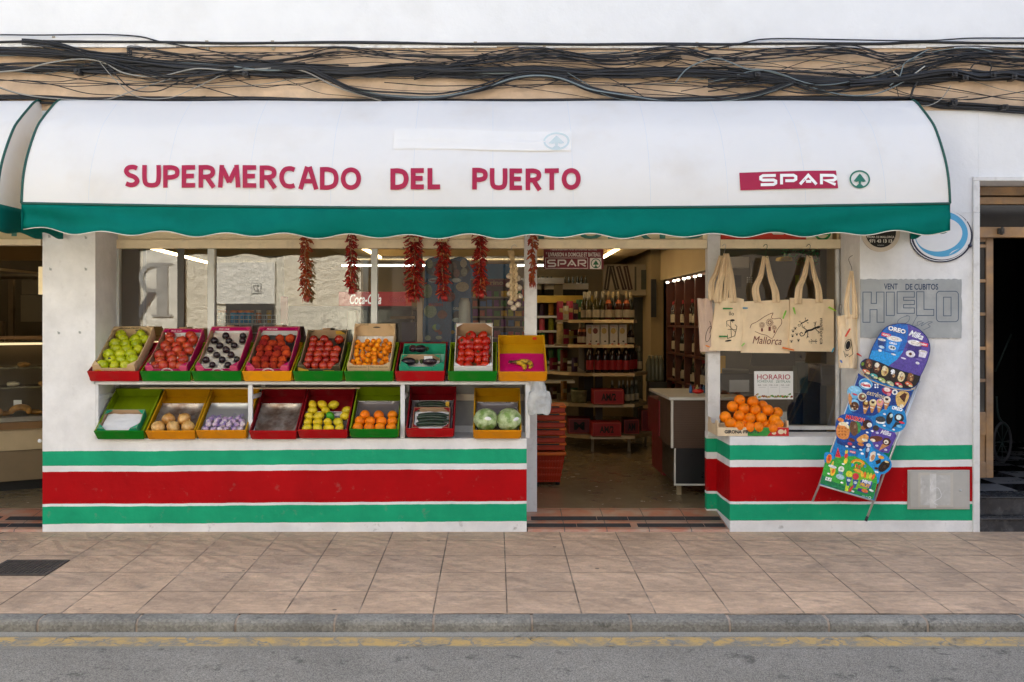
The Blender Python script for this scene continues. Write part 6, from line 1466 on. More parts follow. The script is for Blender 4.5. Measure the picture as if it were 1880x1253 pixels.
# middle: cyan ground with lobes
PL(a3, [(840, 1120), (900, 1070), (980, 1035), (1060, 1035), (1120, 1080), (1150, 1160), (1150, 1250), (1080, 1330), (900, 1340), (800, 1260)], '#2c9ad4', L1+1.5, 3)
PL(a4, [(745, 140), (820, 90), (880, 40), (960, 25), (1030, 70), (1052, 150), (1040, 230), (980, 280), (900, 270), (800, 220)], '#1a86c8', L1+2, 3)
T4('OREO', 965, 58, 108, 36, '#f2f6fa', L1+4, 14, bold=.06)
E(a4, 800, 172, 50, 38, '#23272c', L1+4, 8); E(a4, 800, 188, 48, 22, '#eef1f2', L1+5, 8); E(a4, 800, 165, 50, 28, '#3a4046', L1+6, 8)
E(a4, 888, 155, 33, 60, '#1a1b22', L1+4, 10); E(a4, 905, 128, 16, 20, '#c9e4e4', L1+5); PL(a4, [(950, 190), (1010, 205), (905, 262)], '#2c2f36', L1+4); E(a4, 985, 150, 48, 44, '#22262c', L1+5); E(a4, 980, 145, 26, 26, '#dff0ee', L1+6)
E(a4, 1010, 197, 30, 11, '#d8344a', L1+7); E(a4, 985, 235, 30, 14, '#79bfe2', L1+6)
# left lobe
PL(a4, [(440, 112), (560, 105), (650, 130), (720, 190), (700, 330), (650, 440), (600, 468), (480, 445), (380, 400), (352, 300), (350, 200), (380, 140)], '#154b9e', L1+2, 3)
PL(a4, [(360, 360), (420, 390), (560, 400), (680, 380), (640, 450), (590, 470), (470, 445), (365, 405)], '#113a80', L1+2.6)
T4('MAXIBON', 545, 158, 190, 48, '#f0c8c0', L1+4, 12, bold=.05); T4('MAXIBON', 545, 156, 184, 42, '#d8201c', L1+5, 12, bold=.03)
PL(a4, [(362, 240), (400, 200), (450, 195), (488, 250), (480, 340), (440, 365), (380, 350), (355, 300)], '#d98a44', L1+5, 3); PL(a4, [(380, 200), (440, 190), (480, 230), (478, 262), (440, 230), (390, 225)], '#f2e3bd', L1+6, 2); 
for x in range(3):
    for y in range(3): E(a4, 385+x*30, 255+y*32, 9, 8, '#b8672c', L1+6)
E(a4, 400, 170, 34, 20, '#e08a48', L1+5); E(a4, 545, 250, 62, 66, '#3f8f4a', L1+3.4); PL(a4, [(500, 190), (560, 200), (570, 300), (530, 330), (495, 280)], '#6a4630', L1+5, 3); E(a4, 545, 235, 13, 22, '#8a6b52', L1+6)
E(a4, 665, 215, 46, 46, '#3c2018', L1+5, 30); E(a4, 688, 222, 26, 24, '#e9e7e2', L1+6); E(a4, 625, 250, 26, 20, '#a86a3a', L1+5); PL(a4, [(560, 360), (640, 312), (680, 340), (660, 380), (590, 400)], '#e0a35a', L1+5, 3); E(a4, 640, 372, 30, 14, '#f2e4c4', L1+6); E(a4, 600, 415, 32, 16, '#c77a3a', L1+5)
E(a4, 505, 385, 42, 34, '#1a3f86', L1+5); E(a4, 510, 370, 34, 17, '#6b3522', L1+6); E(a4, 492, 410, 24, 14, '#c3405a', L1+6)
for x, y in ((466, 200), (665, 296), (530, 440), (460, 435), (600, 470), (838, 112), (835, 228), (930, 268), (715, 282)): E(a4, x, y, 15, 9, '#f2f4f4', L1+7)
# right lower: milk chocolate lobe
PL(a4, [(712, 260), (780, 240), (860, 275), (940, 295), (960, 330), (880, 505), (800, 490), (740, 450), (700, 360)], '#59459c', L1+2.2); E(a4, 752, 252, 32, 28, '#3b3030', L1+4); T4('Milka', 852, 300, 110, 44, '#f2eff8', L1+4, 16, bold=.03, shear=.35)
PL(a4, [(695, 340), (760, 330), (815, 345), (810, 375), (740, 392), (700, 375)], '#6b3a28', L1+4, 3); E(a4, 722, 374, 26, 16, '#eadcc2', L1+5); PL(a4, [(815, 410), (885, 425), (780, 480)], '#c98b55', L1+4); E(a4, 860, 388, 42, 38, '#4c261a', L1+5); E(a4, 855, 392, 24, 22, '#eadfd0', L1+6); E(a4, 852, 394, 9, 9, '#3a211a', L1+7)
for x, y in ((762, 428), (850, 470), (765, 300)): E(a4, x, y, 16, 11, '#d8d2ea', L1+5)
# cyan strip items
PL(a4, [(640, 440), (700, 430), (760, 500), (850, 520), (905, 590), (905, 650), (850, 705), (800, 720), (780, 800), (745, 800), (640, 700), (560, 560)], '#1d93d6', L1+1.8, 3)
E(a4, 678, 425, 24, 18, '#e6e2de', L1+4); PL(a4, [(650, 440), (695, 445), (668, 550), (645, 555)], '#2f3f6e', L1+4); E(a4, 672, 470, 16, 24, '#bfc8d8', L1+5); PL(a4, [(700, 500), (750, 490), (735, 570), (690, 585)], '#e9dfca', L1+4, 2); E(a4, 722, 545, 18, 28, '#c98f62', L1+5)
PL(a4, [(745, 580), (800, 560), (800, 600), (760, 615)], '#241a1a', L1+4); E(a4, 805, 545, 30, 17, '#e9a63c', L1+4); PL(a4, [(835, 580), (890, 590), (885, 640), (820, 690), (775, 675), (790, 620)], '#22160f', L1+5, 2); E(a4, 860, 590, 22, 9, '#e4c98a', L1+6); E(a4, 840, 640, 14, 18, '#3d2a1c', L1+6); E(a4, 755, 655, 20, 12, '#3a2418', L1+4); E(a4, 760, 692, 20, 10, '#eef2f2', L1+4); E(a4, 780, 517, 17, 10, '#eef2f2', L1+4); E(a4, 615, 508, 17, 11, '#eef2f2', L1+4); E(a4, 712, 880, 18, 10, '#eef2f2', L1+6)
# green foot
PL(a4, [(240, 600), (330, 560), (420, 535), (540, 532), (640, 580), (720, 660), (760, 740), (765, 800), (725, 965), (195, 805)], '#3aa63e', L1+3); PL(a4, [(195, 805), (215, 720), (330, 790), (440, 830), (440, 890)], '#147a4c', L1+3.5); PL(a4, [(560, 860), (700, 800), (755, 800), (722, 965), (440, 880), (440, 840)], '#178a4a', L1+3.4)
E(a4, 590, 780, 130, 90, '#7cbf34', L1+3.6, 10)
PL(a4, [(240, 500), (300, 498), (330, 520), (330, 600), (270, 630), (238, 590)], '#1d93d6', L1+2.2, 3)
for k, (x, y, c, c2, a, w, h) in enumerate(((283, 560, '#eb8a2a', '#d9472a', 12, 27, 48), (322, 690, '#f0c03a', '#e7792a', 18, 24, 42), (312, 630, '#f3d85a', '#f3d85a', 18, 12, 50))):
    E(a4, x, y, w, h, c, L1+5, a); E(a4, x+4, y-8, w*.5, h*.6, c2, L1+6, a)
PL(a4, [(372, 445), (345, 540), (405, 550)], '#d93340', L1+5)
PL(a4, [(345, 540), (405, 550), (402, 560), (342, 548)], '#4fa83a', L1+6)
for x, y in ((370, 490), (362, 520), (380, 505), (385, 530)): E(a4, x, y, 4, 6, '#3a1518', L1+6)
E(a4, 458, 490, 15, 22, '#e8d24a', L1+5); E(a4, 455, 530, 17, 26, '#d8413a', L1+5); E(a4, 450, 580, 18, 32, '#f1d24a', L1+5); E(a4, 462, 470, 8, 8, '#3f9b4a', L1+6)
q = a4(520, 492); B.rect(q[0]-5.5, q[1]-2, q[0]+5.5, q[1]+2, im('#e01b3c'), L1+5, 14); T4('NUEVO', 520, 492, 50, 13, '#ffffff', L1+6, 12, bold=.04)
B.ring(*a4(572, 612), 13, 9, 3.2, im('#f08a2a'), L1+5, ang=12, a0=180, a1=350); B.ring(*a4(572, 614), 10, 6.5, 2, im('#f3c94a'), L1+5.5, ang=12, a0=180, a1=350)
for ch, x, y, c in (('P', 520, 625, '#2f9fd8'), ('I', 548, 632, '#e8e23a'), ('R', 562, 628, '#e8413a'), ('U', 612, 628, '#f2a02a'), ('L', 590, 640, '#e8413a'), ('O', 645, 632, '#3f8fd8')): T4(ch, x, y, 24 if ch != 'I' else 8, 34, c, L1+7, 10, bold=.08)
E(a4, 570, 678, 44, 17, '#e8a83a', L1+5.5); E(a4, 405, 665, 30, 32, '#e4e6da', L1+5); E(a4, 405, 662, 13, 13, '#9fb29a', L1+6); E(a4, 318, 637, 44, 14, '#e2e6e8', L1+7); E(a4, 395, 740, 44, 26, '#a8cfd6', L1+5); E(a4, 400, 700, 26, 14, '#5a8fa8', L1+6)
for x, y, c in ((485, 712, '#d5d83a'), (550, 735, '#cf3a44')):
    PL(a4, [(x-30, y+28), (x+30, y+36), (x-4, y+120), (x-26, y+116)], '#2f5a8f', L1+5); E(a4, x, y, 33, 33, c, L1+6); E(a4, x-4, y+62, 18, 14, '#c9d3d8', L1+6)
PL(a4, [(455, 800), (490, 800), (470, 890), (440, 880)], '#c2d83a', L1+4.5); PL(a4, [(500, 840), (540, 815), (500, 890), (470, 885)], '#cf3a3a', L1+5)
for k in range(5): E(a4, 615+k*28, 715+k*6, 14, 32, ['#f0c03a', '#e8792a', '#b8d83a', '#f0d24a', '#e86a2a'][k], L1+5, -6+k*8)
PL(a4, [(600, 770), (720, 790), (700, 860), (590, 830)], '#2c4fa0', L1+6); T4('MINI', 660, 790, 90, 34, '#e3e9f0', L1+7, 14, bold=.06); T4('FRUIT', 645, 825, 100, 34, '#e8b23a', L1+7, 14, bold=.06); PL(a4, [(575, 850), (680, 870), (665, 912), (565, 880)], '#3a2f7a', L1+6); E(a4, 640, 880, 34, 18, '#d8743a', L1+7)
q = a4(278, 762); B.rect(q[0]-5.6, q[1]-3.2, q[0]+5.6, q[1]+3.2, im('#eef2ee'), L1+5, 14); T4('A  C', 278, 762, 48, 18, '#2a8a4a', L1+6, 14, bold=.06)
B.ring(*a4(690, 948), 2.4, 2.4, .7, im('#dfeee4'), L1+5); T4('helado 100%', 645, 935, 60, 12, '#cfe6d8', L1+5, 17); T4('FRUTA NATURAL', 370, 838, 150, 12, '#1fa05a', L1+5, 17)
for x, y in ((280, 708), (412, 798), (522, 885), (425, 612), (700, 872)): E(a4, x, y, 15, 9, '#eef4ee', L1+7)
B.build('printed_pictures', IC)

# ================================================================ HORARIO NOTICE
Yp = YW-.004
SG = thing('notice', 'white opening hours notice with red heading taped inside the right window', 'notice', (X(1420, Yp), Yp, Z(734, Yp)))
g = MB(); g.box(X(1385, Yp), X(1456.5, Yp), YW+.001, YW+.002, Z(733.5, Yp), Z(682, Yp)); g.build('sheet', mat('notice paper', (.78, .79, .77), .5, var=.02), SG)
dc = Dec(plane((0, YW+.0005, 0)), .0004)
dc.text('HORARIO', 1420.5, 692.5, 61, 9.5, mat('notice red', '#a8384a', .5), 1, bold=.01); dc.text('SCHEDULE', 1404.5, 700.5, 29, 4, mat('notice green', '#2a6a58', .5), 1); dc.text('ZEITPLAN', 1437.5, 701, 26, 4, mat('notice green2', '#2a6a58', .5), 1)
for k in range(3): 
    dc.text(('8:00 - 21:00', '9:00 - 21:00', '9:00 - 14:00')[k], 1399.5+k*21, 707.5, 16, 2.2, M_blk, 1); dc.rect(1393+k*21, 711, 1406+k*21, 711.8, M_alu, 1)
    if k: dc.rect(1389+k*21, 706, 1389.4+k*21, 723, M_alu, 1)
random.seed(6)
for k in range(46): dc.ell(1387+k*1.48, 730-random.uniform(0, 3)-(4 if k in (2, 3, 42, 43) else 0), random.uniform(1.2, 2.6), random.uniform(1, 2.2), im(random.choice(['#5f8a3a', '#8a3a2a', '#c98a3a', '#6a9a52', '#9a5a3a', '#b8b07a'])), 1+k*.03, n=10)
dc.build('print', SG)

# ================================================================ NEIGHBOUR'S DOORWAY AT THE RIGHT
NB = thing('neighbour_doorway', 'dark open doorway with wooden transom and black marble steps at the right edge', 'doorway', (4.1, .3, 0))
M_wd = mat('weathered varnished pine', (.40, .23, .10), .5, var=.25, vs=5, c2=(.30, .19, .11), bump=.001, bs=30, grime=(.30, .26, .22), gs=3, ga=.5)
M_marb = mat('black marble', (.035, .037, .042), .25, var=.3, vs=7, grime=(.4, .4, .4), gs=9, ga=.25)
zf = .235
g = MB(); g.box(xE, xF, .0, .30, -.02, .10); g.box(xE, xF, .10, .34, .1005, zf-.01); g.build('step', M_marb, NB, bevel=.004)
g = MB(); g.box(xE, xF, -.012, .0-.001, .085, .10); g.box(xE, xF, .088, .36, zf-.009, zf+.0); g.build('step_nosing', M_marb, NB, bevel=.003)
g = MB(); random.seed(3); ch_w = mat('white marble', (.24, .24, .25), .2, var=.1, vs=5); ch_b = mat('black floor tile', (.015, .015, .018), .15, var=.2)
for i in range(-1, 7):
    for j in range(0, 10):
        u, v = 3.3+i*.33, .36+j*.33
        g.use(ch_w if (i+j) % 2 else ch_b); g.add([(u, v, zf), (u+.33, v, zf), (u+.33, v+.33, zf), (u, v+.33, zf)], [(0, 1, 2, 3)])
g.build('checker_floor', parent=NB)
yd = .30
g = MB(); g.box(xE, xF, yd, yd+.08, Z(375, yd), Z(362, yd)); g.box(xE, xF, yd, yd+.08, Z(436, yd), Z(417, yd)); g.box(xE, xF, yd-.001, yd+.08, Z(359, yd), 2.525); g.build('transom_frame', M_wd, NB, bevel=.004)
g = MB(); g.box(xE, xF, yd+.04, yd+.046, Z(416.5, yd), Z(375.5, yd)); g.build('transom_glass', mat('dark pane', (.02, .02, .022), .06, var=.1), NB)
g = MB(); g.box(X(1833, yd)-.01, X(1838, yd)+.01, yd-.03, yd-.001, Z(430, yd), Z(420, yd)); g.tube([(X(1835, yd), yd-.03, Z(432, yd)), (X(1835, yd), yd-.04, Z(418, yd))], .01, 7); g.build('latch', M_dark, NB)
# the left leaf of the wooden door, folded inward
x0_, x1_ = X(1797, .36), X(1825, .36); yl = .37
zt_, zb_ = Z(436.5, .36), Z(878, .36)
g = MB(); g.box(x1_-.055, x1_, yl, yl+.04, zb_, zt_)
g.box(x0_-.02, x0_+.005, yl, yl+.04, zb_, zt_)
for y in (452, 516, 577, 640, 699): g.box(x0_+.0055, x1_-.0555, yl+.001, yl+.039, Z(y+3, yl), Z(y-3, yl))
g.box(x0_+.0055, x1_-.0555, yl+.001, yl+.039, Z(800, yl), Z(757, yl)); g.box(x0_+.0055, x1_-.0555, yl+.001, yl+.039, zb_, Z(848, yl)); g.box(x0_+.0055, x1_-.0555, yl+.001, yl+.039, zt_-.03, zt_)
g.box(x0_+.0055, x1_-.0555, yl+.012, yl+.03, Z(848, yl), Z(800, yl)); g.build('door_leaf', M_wd, NB, bevel=.003)
g = MB(); g.box(x0_, x1_-.05, yl+.018, yl+.022, Z(757, yl), zt_-.02); g.build('door_pane', mat('dark opaque glass', (.05, .05, .05), .08, var=.2), NB)  # opaque dark grey pane
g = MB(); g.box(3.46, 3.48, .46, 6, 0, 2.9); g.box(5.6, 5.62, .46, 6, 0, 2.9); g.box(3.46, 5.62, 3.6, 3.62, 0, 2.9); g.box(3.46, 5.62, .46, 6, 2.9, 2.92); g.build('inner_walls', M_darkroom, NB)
M_frameg = mat('dim grey green tube', (.02, .04, .035), .4)
t = thing('hand_trolley', 'dark bicycle wheel and bent handle standing just inside the dark doorway', 'wheel', (X(1842, 1.6), 1.6, zf))
g = MB(); cw = Vector((X(1840, 1.6), 1.6, Z(812, 1.6)))
g.tube([cw+Vector((.085*math.cos(k*PI/12), .02*math.cos(k*PI/12), .17*math.sin(k*PI/12))) for k in range(25)], .012, 7, cap=False); g.build('tyre', mat('grey tyre', (.05, .05, .055), .5), t)
g = MB()
for k in range(8): a = k*PI/4; g.tube([cw, cw+Vector((.08*math.cos(a), .02*math.cos(a), .16*math.sin(a)))], .004, 5)
g.build('spokes', M_frameg, t)
g = MB(); g.tube(smoothpts([cw+Vector((.06, 0, .12)), cw+Vector((-.03, 0, .22)), cw+Vector((-.05, 0, .4))], 4), .009, 6); g.build('handle', M_frameg, t); g = MB(); g.tube([cw+Vector((-.06, 0, .62)), cw+Vector((.08, 0, .95))], .008, 6); g.build('handle', M_frameg, t)
# ================================================================ INTERIOR OF THE SHOP
zf0 = .074
IN = BL
g = MB(); g.box(-9, 3.24, YW+.08, 9.7, -.1, zf0); o = g.build('shop_floor', M_intfloor, loc=(0, 0, 0)); o['kind'] = 'structure'
g = MB(); g.box(-9, 3.24, 8.0, 8.1, 0, 2.9); g.box(-9.1, -9.0, YW+.1, 8, 0, 2.9); g.box(3.2, 3.24, YW+.1, 8, zf0, 2.9); part(g, 'interior_wall', M_int)
g = MB(); g.box(-9, 3.24, YW+.06, 8.1, 2.75, 2.8); part(g, 'interior_ceiling', M_ceil)
g = MB(); g.box(-9, 3.24, YW+.051, YW+.10, 2.25, 2.75); part(g, 'header_wall', M_int)
# dropped ceiling bay whose edge carries the warm light strip
xs = 1.42
g = MB(); g.box(-1.9, xs+.30, 5.6, 7.9, 2.34, 2.74); g.box(xs, xs+.35, 2.4, 5.59, 2.34, 2.74); g.box(-1.9, -1.5, 2.4, 5.59, 2.34, 2.74); part(g, 'ceiling_bay', M_ceil)
M_warm = mat('warm light strip', (1.0, .72, .38), .5, emis=5, var=0); M_cool = mat('cool tube light', (1.0, .93, .78), .5, emis=4, var=0); M_spot = mat('spot light', (1, .9, .7), .5, emis=2.5, var=0)
def strip(x0, x1, y0, y1, z, m, label, n='light_strip', c='light strip', grp=None):
    g = MB(); dx, dy = x1-x0, y1-y0; l = math.hypot(dx, dy); nx, ny = -dy/l*.014, dx/l*.014
    g.add([(x0+nx, y0+ny, z), (x1+nx, y1+ny, z), (x1-nx, y1-ny, z), (x0-nx, y0-ny, z), (x0+nx, y0+ny, z+.025), (x1+nx, y1+ny, z+.025), (x1-nx, y1-ny, z+.025), (x0-nx, y0-ny, z+.025)],
          [(0,3,2,1),(4,5,6,7),(0,1,5,4),(1,2,6,5),(2,3,7,6),(3,0,4,7)], sm=False)
    return tag(g.build(n, m), label, c, grp)
strip(xs-.06, xs-.06, 2.6, 5.5, 2.30, M_warm, 'warm light strip slanting away above the doorway, right of the hanging sign')
strip(-1.44, -1.44, 2.6, 5.5, 2.30, M_warm, 'warm light strip seen behind the widest chili string')
strip(-3.56, -3.78, 3.2, 6.6, 2.26, M_warm, 'warm light strip crossing behind the leftmost window panes')
strip(-2.05, .72, 6.3, 6.3, 2.245, M_cool, 'long white tube light across the back of the shop', 'tube_light', 'tube light')
strip(-6.5, -6.5, 2.0, 6, 2.5, M_warm, 'warm light strip over the deli counter at the far left')
g = MB(); g.box(1.5, 1.9, 1.4, 1.5, 2.62, 2.66); tag(g.build('ceiling_lamp', M_warm), 'small warm ceiling lamp above the till', 'lamp')
# partition behind the counter with wine rack on its near face
XR = 2.1
g = MB(); g.box(XR+.32, XR+.36, 2.5, 7.9, zf0, 2.74); g.box(XR-.02, XR+.315, 2.6, 5.4, 2.02, 2.74); part(g, 'wine_wall', M_int)
M_mah = mat('mahogany', (.11, .035, .02), .4, var=.2, vs=6)
WR = thing('wine_rack', 'tall mahogany wine rack with small lights along the right shop wall', 'wine rack', (XR, 3.9, zf0))
ys = [2.75, 3.33, 3.91, 4.49, 5.07]
g = MB()
for y in ys: g.box(XR, XR+.30, y-.03, y+.03, zf0, 2.0)
g.build('upright', M_mah, WR)
zsh = [.12, .47, .80, 1.12, 1.44, 1.98]
for z in zsh:
    g = MB()
    for a, b in zip(ys, ys[1:]): g.box(XR+.003, XR+.297, a+.031, b-.031, z, z+.025)
    g.build('shelf', M_mah, WR)
g = MB(); g.box(XR+.301, XR+.31, 2.72, 5.1, zf0, 2.0); g.build('back_panel', mat('pale back panel', (.30, .24, .16), .7), WR)
for i, y in enumerate((2.9, 3.15, 3.5, 3.75, 4.1, 4.35, 4.8)):
    g = MB(); g.lathe([(.0, 0), (.017, 0), (.017, .02), (0, .02)], 10, (XR-.035, y, 1.965)); tag(g.build('spot_light', M_spot), f'small spot light over the wine rack, {nth(i)} from the near end', 'spot light', 'spot lights over the wine rack')
# bottles
def gl(n, c, r=.08): return mat(n, c, r, var=.05)
G_dark = gl('dark green bottle glass', (.012, .018, .010)); G_red = gl('red wine bottle', (.02, .006, .006)); G_amber = gl('rose bottle glass', (.07, .015, .008)); G_clear = gl('pale bottle glass', (.09, .10, .075)); G_gold = gl('golden bottle glass', (.05, .045, .012))
L_cr = mat('cream bottle label', (.50, .44, .33), .6, var=.12, vs=40); L_rd = mat('red bottle label', (.35, .015, .02), .5, var=.1, vs=40); L_go = mat('gold foil', (.42, .34, .19), .35, metal=.6, var=.1); L_sv = mat('silver foil', (.42, .40, .33), .35, metal=.6); L_or = mat('orange foil', (.6, .16, .05), .4)
def mkbottle(name, glass, label, foil, h=.30, r=.04, shoulder=.55, neck=.014, band=None):
    o = bpy.data.objects.new(name, None); C.objects.link(o)
    hs = h*shoulder
    g = MB(); g.lathe([(0, 0), (r*.93, 0), (r, .008), (r, hs), (r*.82, hs+h*.09), (neck*1.15, hs+h*.22), (neck, h*.93), (neck, h)], 12); g.build('glass_body', glass, o)
    g = MB(); g.lathe([(neck*1.12, h*.70 if shoulder < .6 else h*.84), (neck*1.12, h*.985), (neck*.9, h+.004), (0, h+.004)], 10); g.build('foil', foil, o)
    g = MB(); g.lathe([(r+.0008, hs*.18), (r+.0008, hs*.72)], 10, (0, 0, 0), PI*1.08, PI*1.92); g.build('label', label, o)
    if band: g = MB(); g.lathe([(r*.84, hs+h*.085), (neck*1.3, hs+h*.205)], 10, (0, 0, 0), PI*1.05, PI*1.95); g.build('neck_label', band, o)
    o['proto'] = 1; return remember(o)
b_cava = mkbottle('sparkling_wine_bottle', G_dark, L_cr, L_go, .31, .041, .5, .015); b_cava2 = mkbottle('sparkling_wine_bottle', G_gold, L_cr, L_sv, .31, .041, .5, .015); b_rose = mkbottle('sparkling_wine_bottle', G_amber, L_cr, L_go, .31, .042, .5, .015, L_or)
b_wine = mkbottle('wine_bottle', G_red, L_cr, L_rd, .30, .037, .62, .014); b_wine2 = mkbottle('wine_bottle', G_dark, L_cr, L_or, .30, .037, .62, .014); b_sang = mkbottle('sangria_bottle', G_red, L_rd, L_rd, .30, .040, .60, .015); b_clear = mkbottle('clear_bottle', G_clear, L_cr, L_sv, .28, .036, .55, .013); b_dk = mkbottle('cream_label_bottle', G_red, L_cr, L_sv, .24, .045, .5, .016)
# wine rack contents
random.seed(4)
for si, z in enumerate(zsh[:5]):
    for bi, (a, b) in enumerate(zip(ys, ys[1:])):
        for k in range(5):
            y = a+.075+k*.108
            if random.random() < .12: continue
            pr = random.choice([b_wine, b_wine2, b_wine, b_cava])
            put(pr, (XR+.07+random.uniform(0, .02), y, z+.026), (0, 0, -PI/2+.3), random.uniform(.92, 1.0), f'wine bottle on rack shelf {("one", "two", "three", "four", "five")[si]} from the floor, {nth(bi)} bay from the door, {nth(k)} bottle', 'wine bottle', 'bottles in the wine rack')
# ---------------------------------------------------------------- gondola shelving
GD = thing('gondola_shelf', 'brown shelving unit with angular end and metal edged shelves facing the doorway', 'shelf unit', (1.1, 4.0, zf0))
M_gs = mat('shelf metal', (.34, .28, .19), .45, metal=.3, var=.08); M_ge = mat('bright shelf edge', (.40, .32, .20), .35, metal=.6, var=.12)
def gx(x, Yy): return X(x, Yy)
lv = []
for yc, wl, wr, zt_ in ((588, 1022, 1171, 1), (634, 1018, 1172, 1), (686, 1008, 1187, 1), (743, 1008, 1187, 1), (801, 1040, 1200, 1)):
    Yf = 3.72; z = Z(yc, Yf)
    fl, fr = X(1088, Yf), X(1165, Yf)
    l1 = X(1045, 3.86); xr = X(min(wr, 1195), 4.1)
    poly = [(fl, Yf), (fr, Yf), (xr, Yf+.38), (xr, 4.75), (l1-.62, 5.9), (l1-.95, 5.9), (l1-.30, 4.35), (l1, 3.86)]
    if yc < 640: poly = [(fl, Yf+.06), (fr, Yf+.06), (xr-.03, Yf+.3), (xr-.03, 4.6), (l1-.10, 4.7), (X(wl, 4.3), 4.3), (l1, 3.95)]
    if yc > 790: poly = [(fl-.02, Yf), (fr, Yf), (xr, Yf+.35), (xr, 4.75), (l1-.2, 4.75), (l1-.03, 3.9)]
    g = MB(); g.prism(poly, z-.022, z, 'z'); g.build('shelf', M_gs, GD); lv.append((z, poly))
    g = MB(); pts = [poly[-1], poly[0], poly[1], poly[2]] if yc > 640 else [poly[-1], poly[0], poly[1], poly[2]]
    if yc > 640 and yc < 790: pts = [poly[-2]]+pts
    for a, b in zip(pts, pts[1:]):
        d = Vector((b[0]-a[0], b[1]-a[1], 0)).normalized(); n = Vector((d.y, -d.x, 0))*.012
        A, Bq = Vector((*a, z)), Vector((*b, z)); g.add([A+n-d*.002+Vector((0, 0, -.030)), Bq+n+Vector((0, 0, -.030)), Bq+n*.3+Vector((0, 0, .004)), A+n*.3-d*.002+Vector((0, 0, .004))], [(0, 1, 2, 3)])
    g.build('shelf_edge', M_ge, GD)
g = MB(); g.box(1.02, 1.12, 4.2, 5.0, .3, 1.5); g.box(1.12, 1.2, 3.95, 4.02, .3, .95); g.build('core', mat('dark core', (.06, .05, .04), .6), GD)
for x_, y_ in ((1088, 3.9), (1155, 3.9), (1185, 4.4)):
    g = MB(); g.box(X(x_, y_)-.015, X(x_, y_)+.015, y_-.015, y_+.015, zf0, lv[4][0]-.024); g.build('leg', M_gs, GD)
# top: sparkling wines
zt_, _ = lv[0]
row = [(1073, b_cava2, 4.0), (1077.5, b_cava2, 4.25), (1082, b_cava2, 3.92), (1094, b_cava2, 3.86), (1106.5, b_cava2, 3.9), (1117, b_rose, 3.84), (1126, b_cava, 4.1), (1135.5, b_rose, 3.86), (1150, b_rose, 3.88), (1158, b_cava, 4.15)]
for k, (x, p, y) in enumerate(row): put(p, (X(x, y), y, zt_+.002), (0, 0, 0), 1.0, f'sparkling wine bottle on the top gondola shelf, {nth(k)} from the left', 'bottle', 'sparkling wines on the top shelf')
# second: tall white cartons and a pair of bottles
zt_, _ = lv[1]
M_cart = mat('white carton', (.66, .64, .60), .5, var=.04); M_gold = mat('gold dot', (.55, .40, .13), .4, var=.15); M_cartr = mat('carton red', (.5, .05, .05), .5)
for k, x in enumerate((1083.5, 1093, 1109, 1126, 1142.5)):
    y = 3.86+.05*(k == 0); w = .043
    t = thing('wine_carton', f'tall white wine carton with round {"dark red" if k == 1 else "gold"} picture, {nth(k)} from the left', 'carton', (X(x, y), y, zt_+.002), group='white wine cartons')
    g = MB(); g.box(X(x, y)-w, X(x, y)+w, y-.04, y+.04, zt_+.002, zt_+.222); g.build('box', M_cart, t)
    dc = Dec(plane((0, y-.0405, 0)), .001); yy_ = 598
    dc.ell(x, 608, 4.6, 5.4, mat('dark red dot', (.16, .03, .02), .5) if k == 1 else M_gold, 1); dc.text('Sangria', x, 599.5, 9, 2.6, M_cartr, 1); dc.ell(x+2, 627, 2, 1.3, M_blk, 1); dc.build('print', t)
for k, x in enumerate((1065, 1072)): put(b_rose, (X(x, 3.95), 3.95, zt_+.002), (0, 0, 0), .78, ('left' if not k else 'right')+' small rose bottle beside the white cartons', 'bottle', 'small bottles beside the cartons')
put(b_dk, (X(1158, 3.95), 3.95, zt_+.002), (0, 0, 0), .9, 'short dark bottle with cream label right of the white cartons', 'bottle')
# third: sangria bottles
zt_, _ = lv[2]
for k, (x, y) in enumerate(((1083, 3.83), (1098, 3.83), (1111, 3.84), (1124, 3.83), (1136, 3.83), (1149, 3.83), (1157, 3.95), (1163, 4.08), (1104, 4.0), (1130, 4.0))): put(b_sang, (X(x, y), y, zt_+.002), (0, 0, 0), 1.06, f'dark sangria bottle with red label, {nth(k)} counted along the third shelf', 'bottle', 'sangria bottles on the third shelf')
put(b_clear, (X(1173, 4.2), 4.2, zt_+.002), (0, 0, 0), 1.0, 'slim pale bottle at the right end of the third shelf', 'bottle')
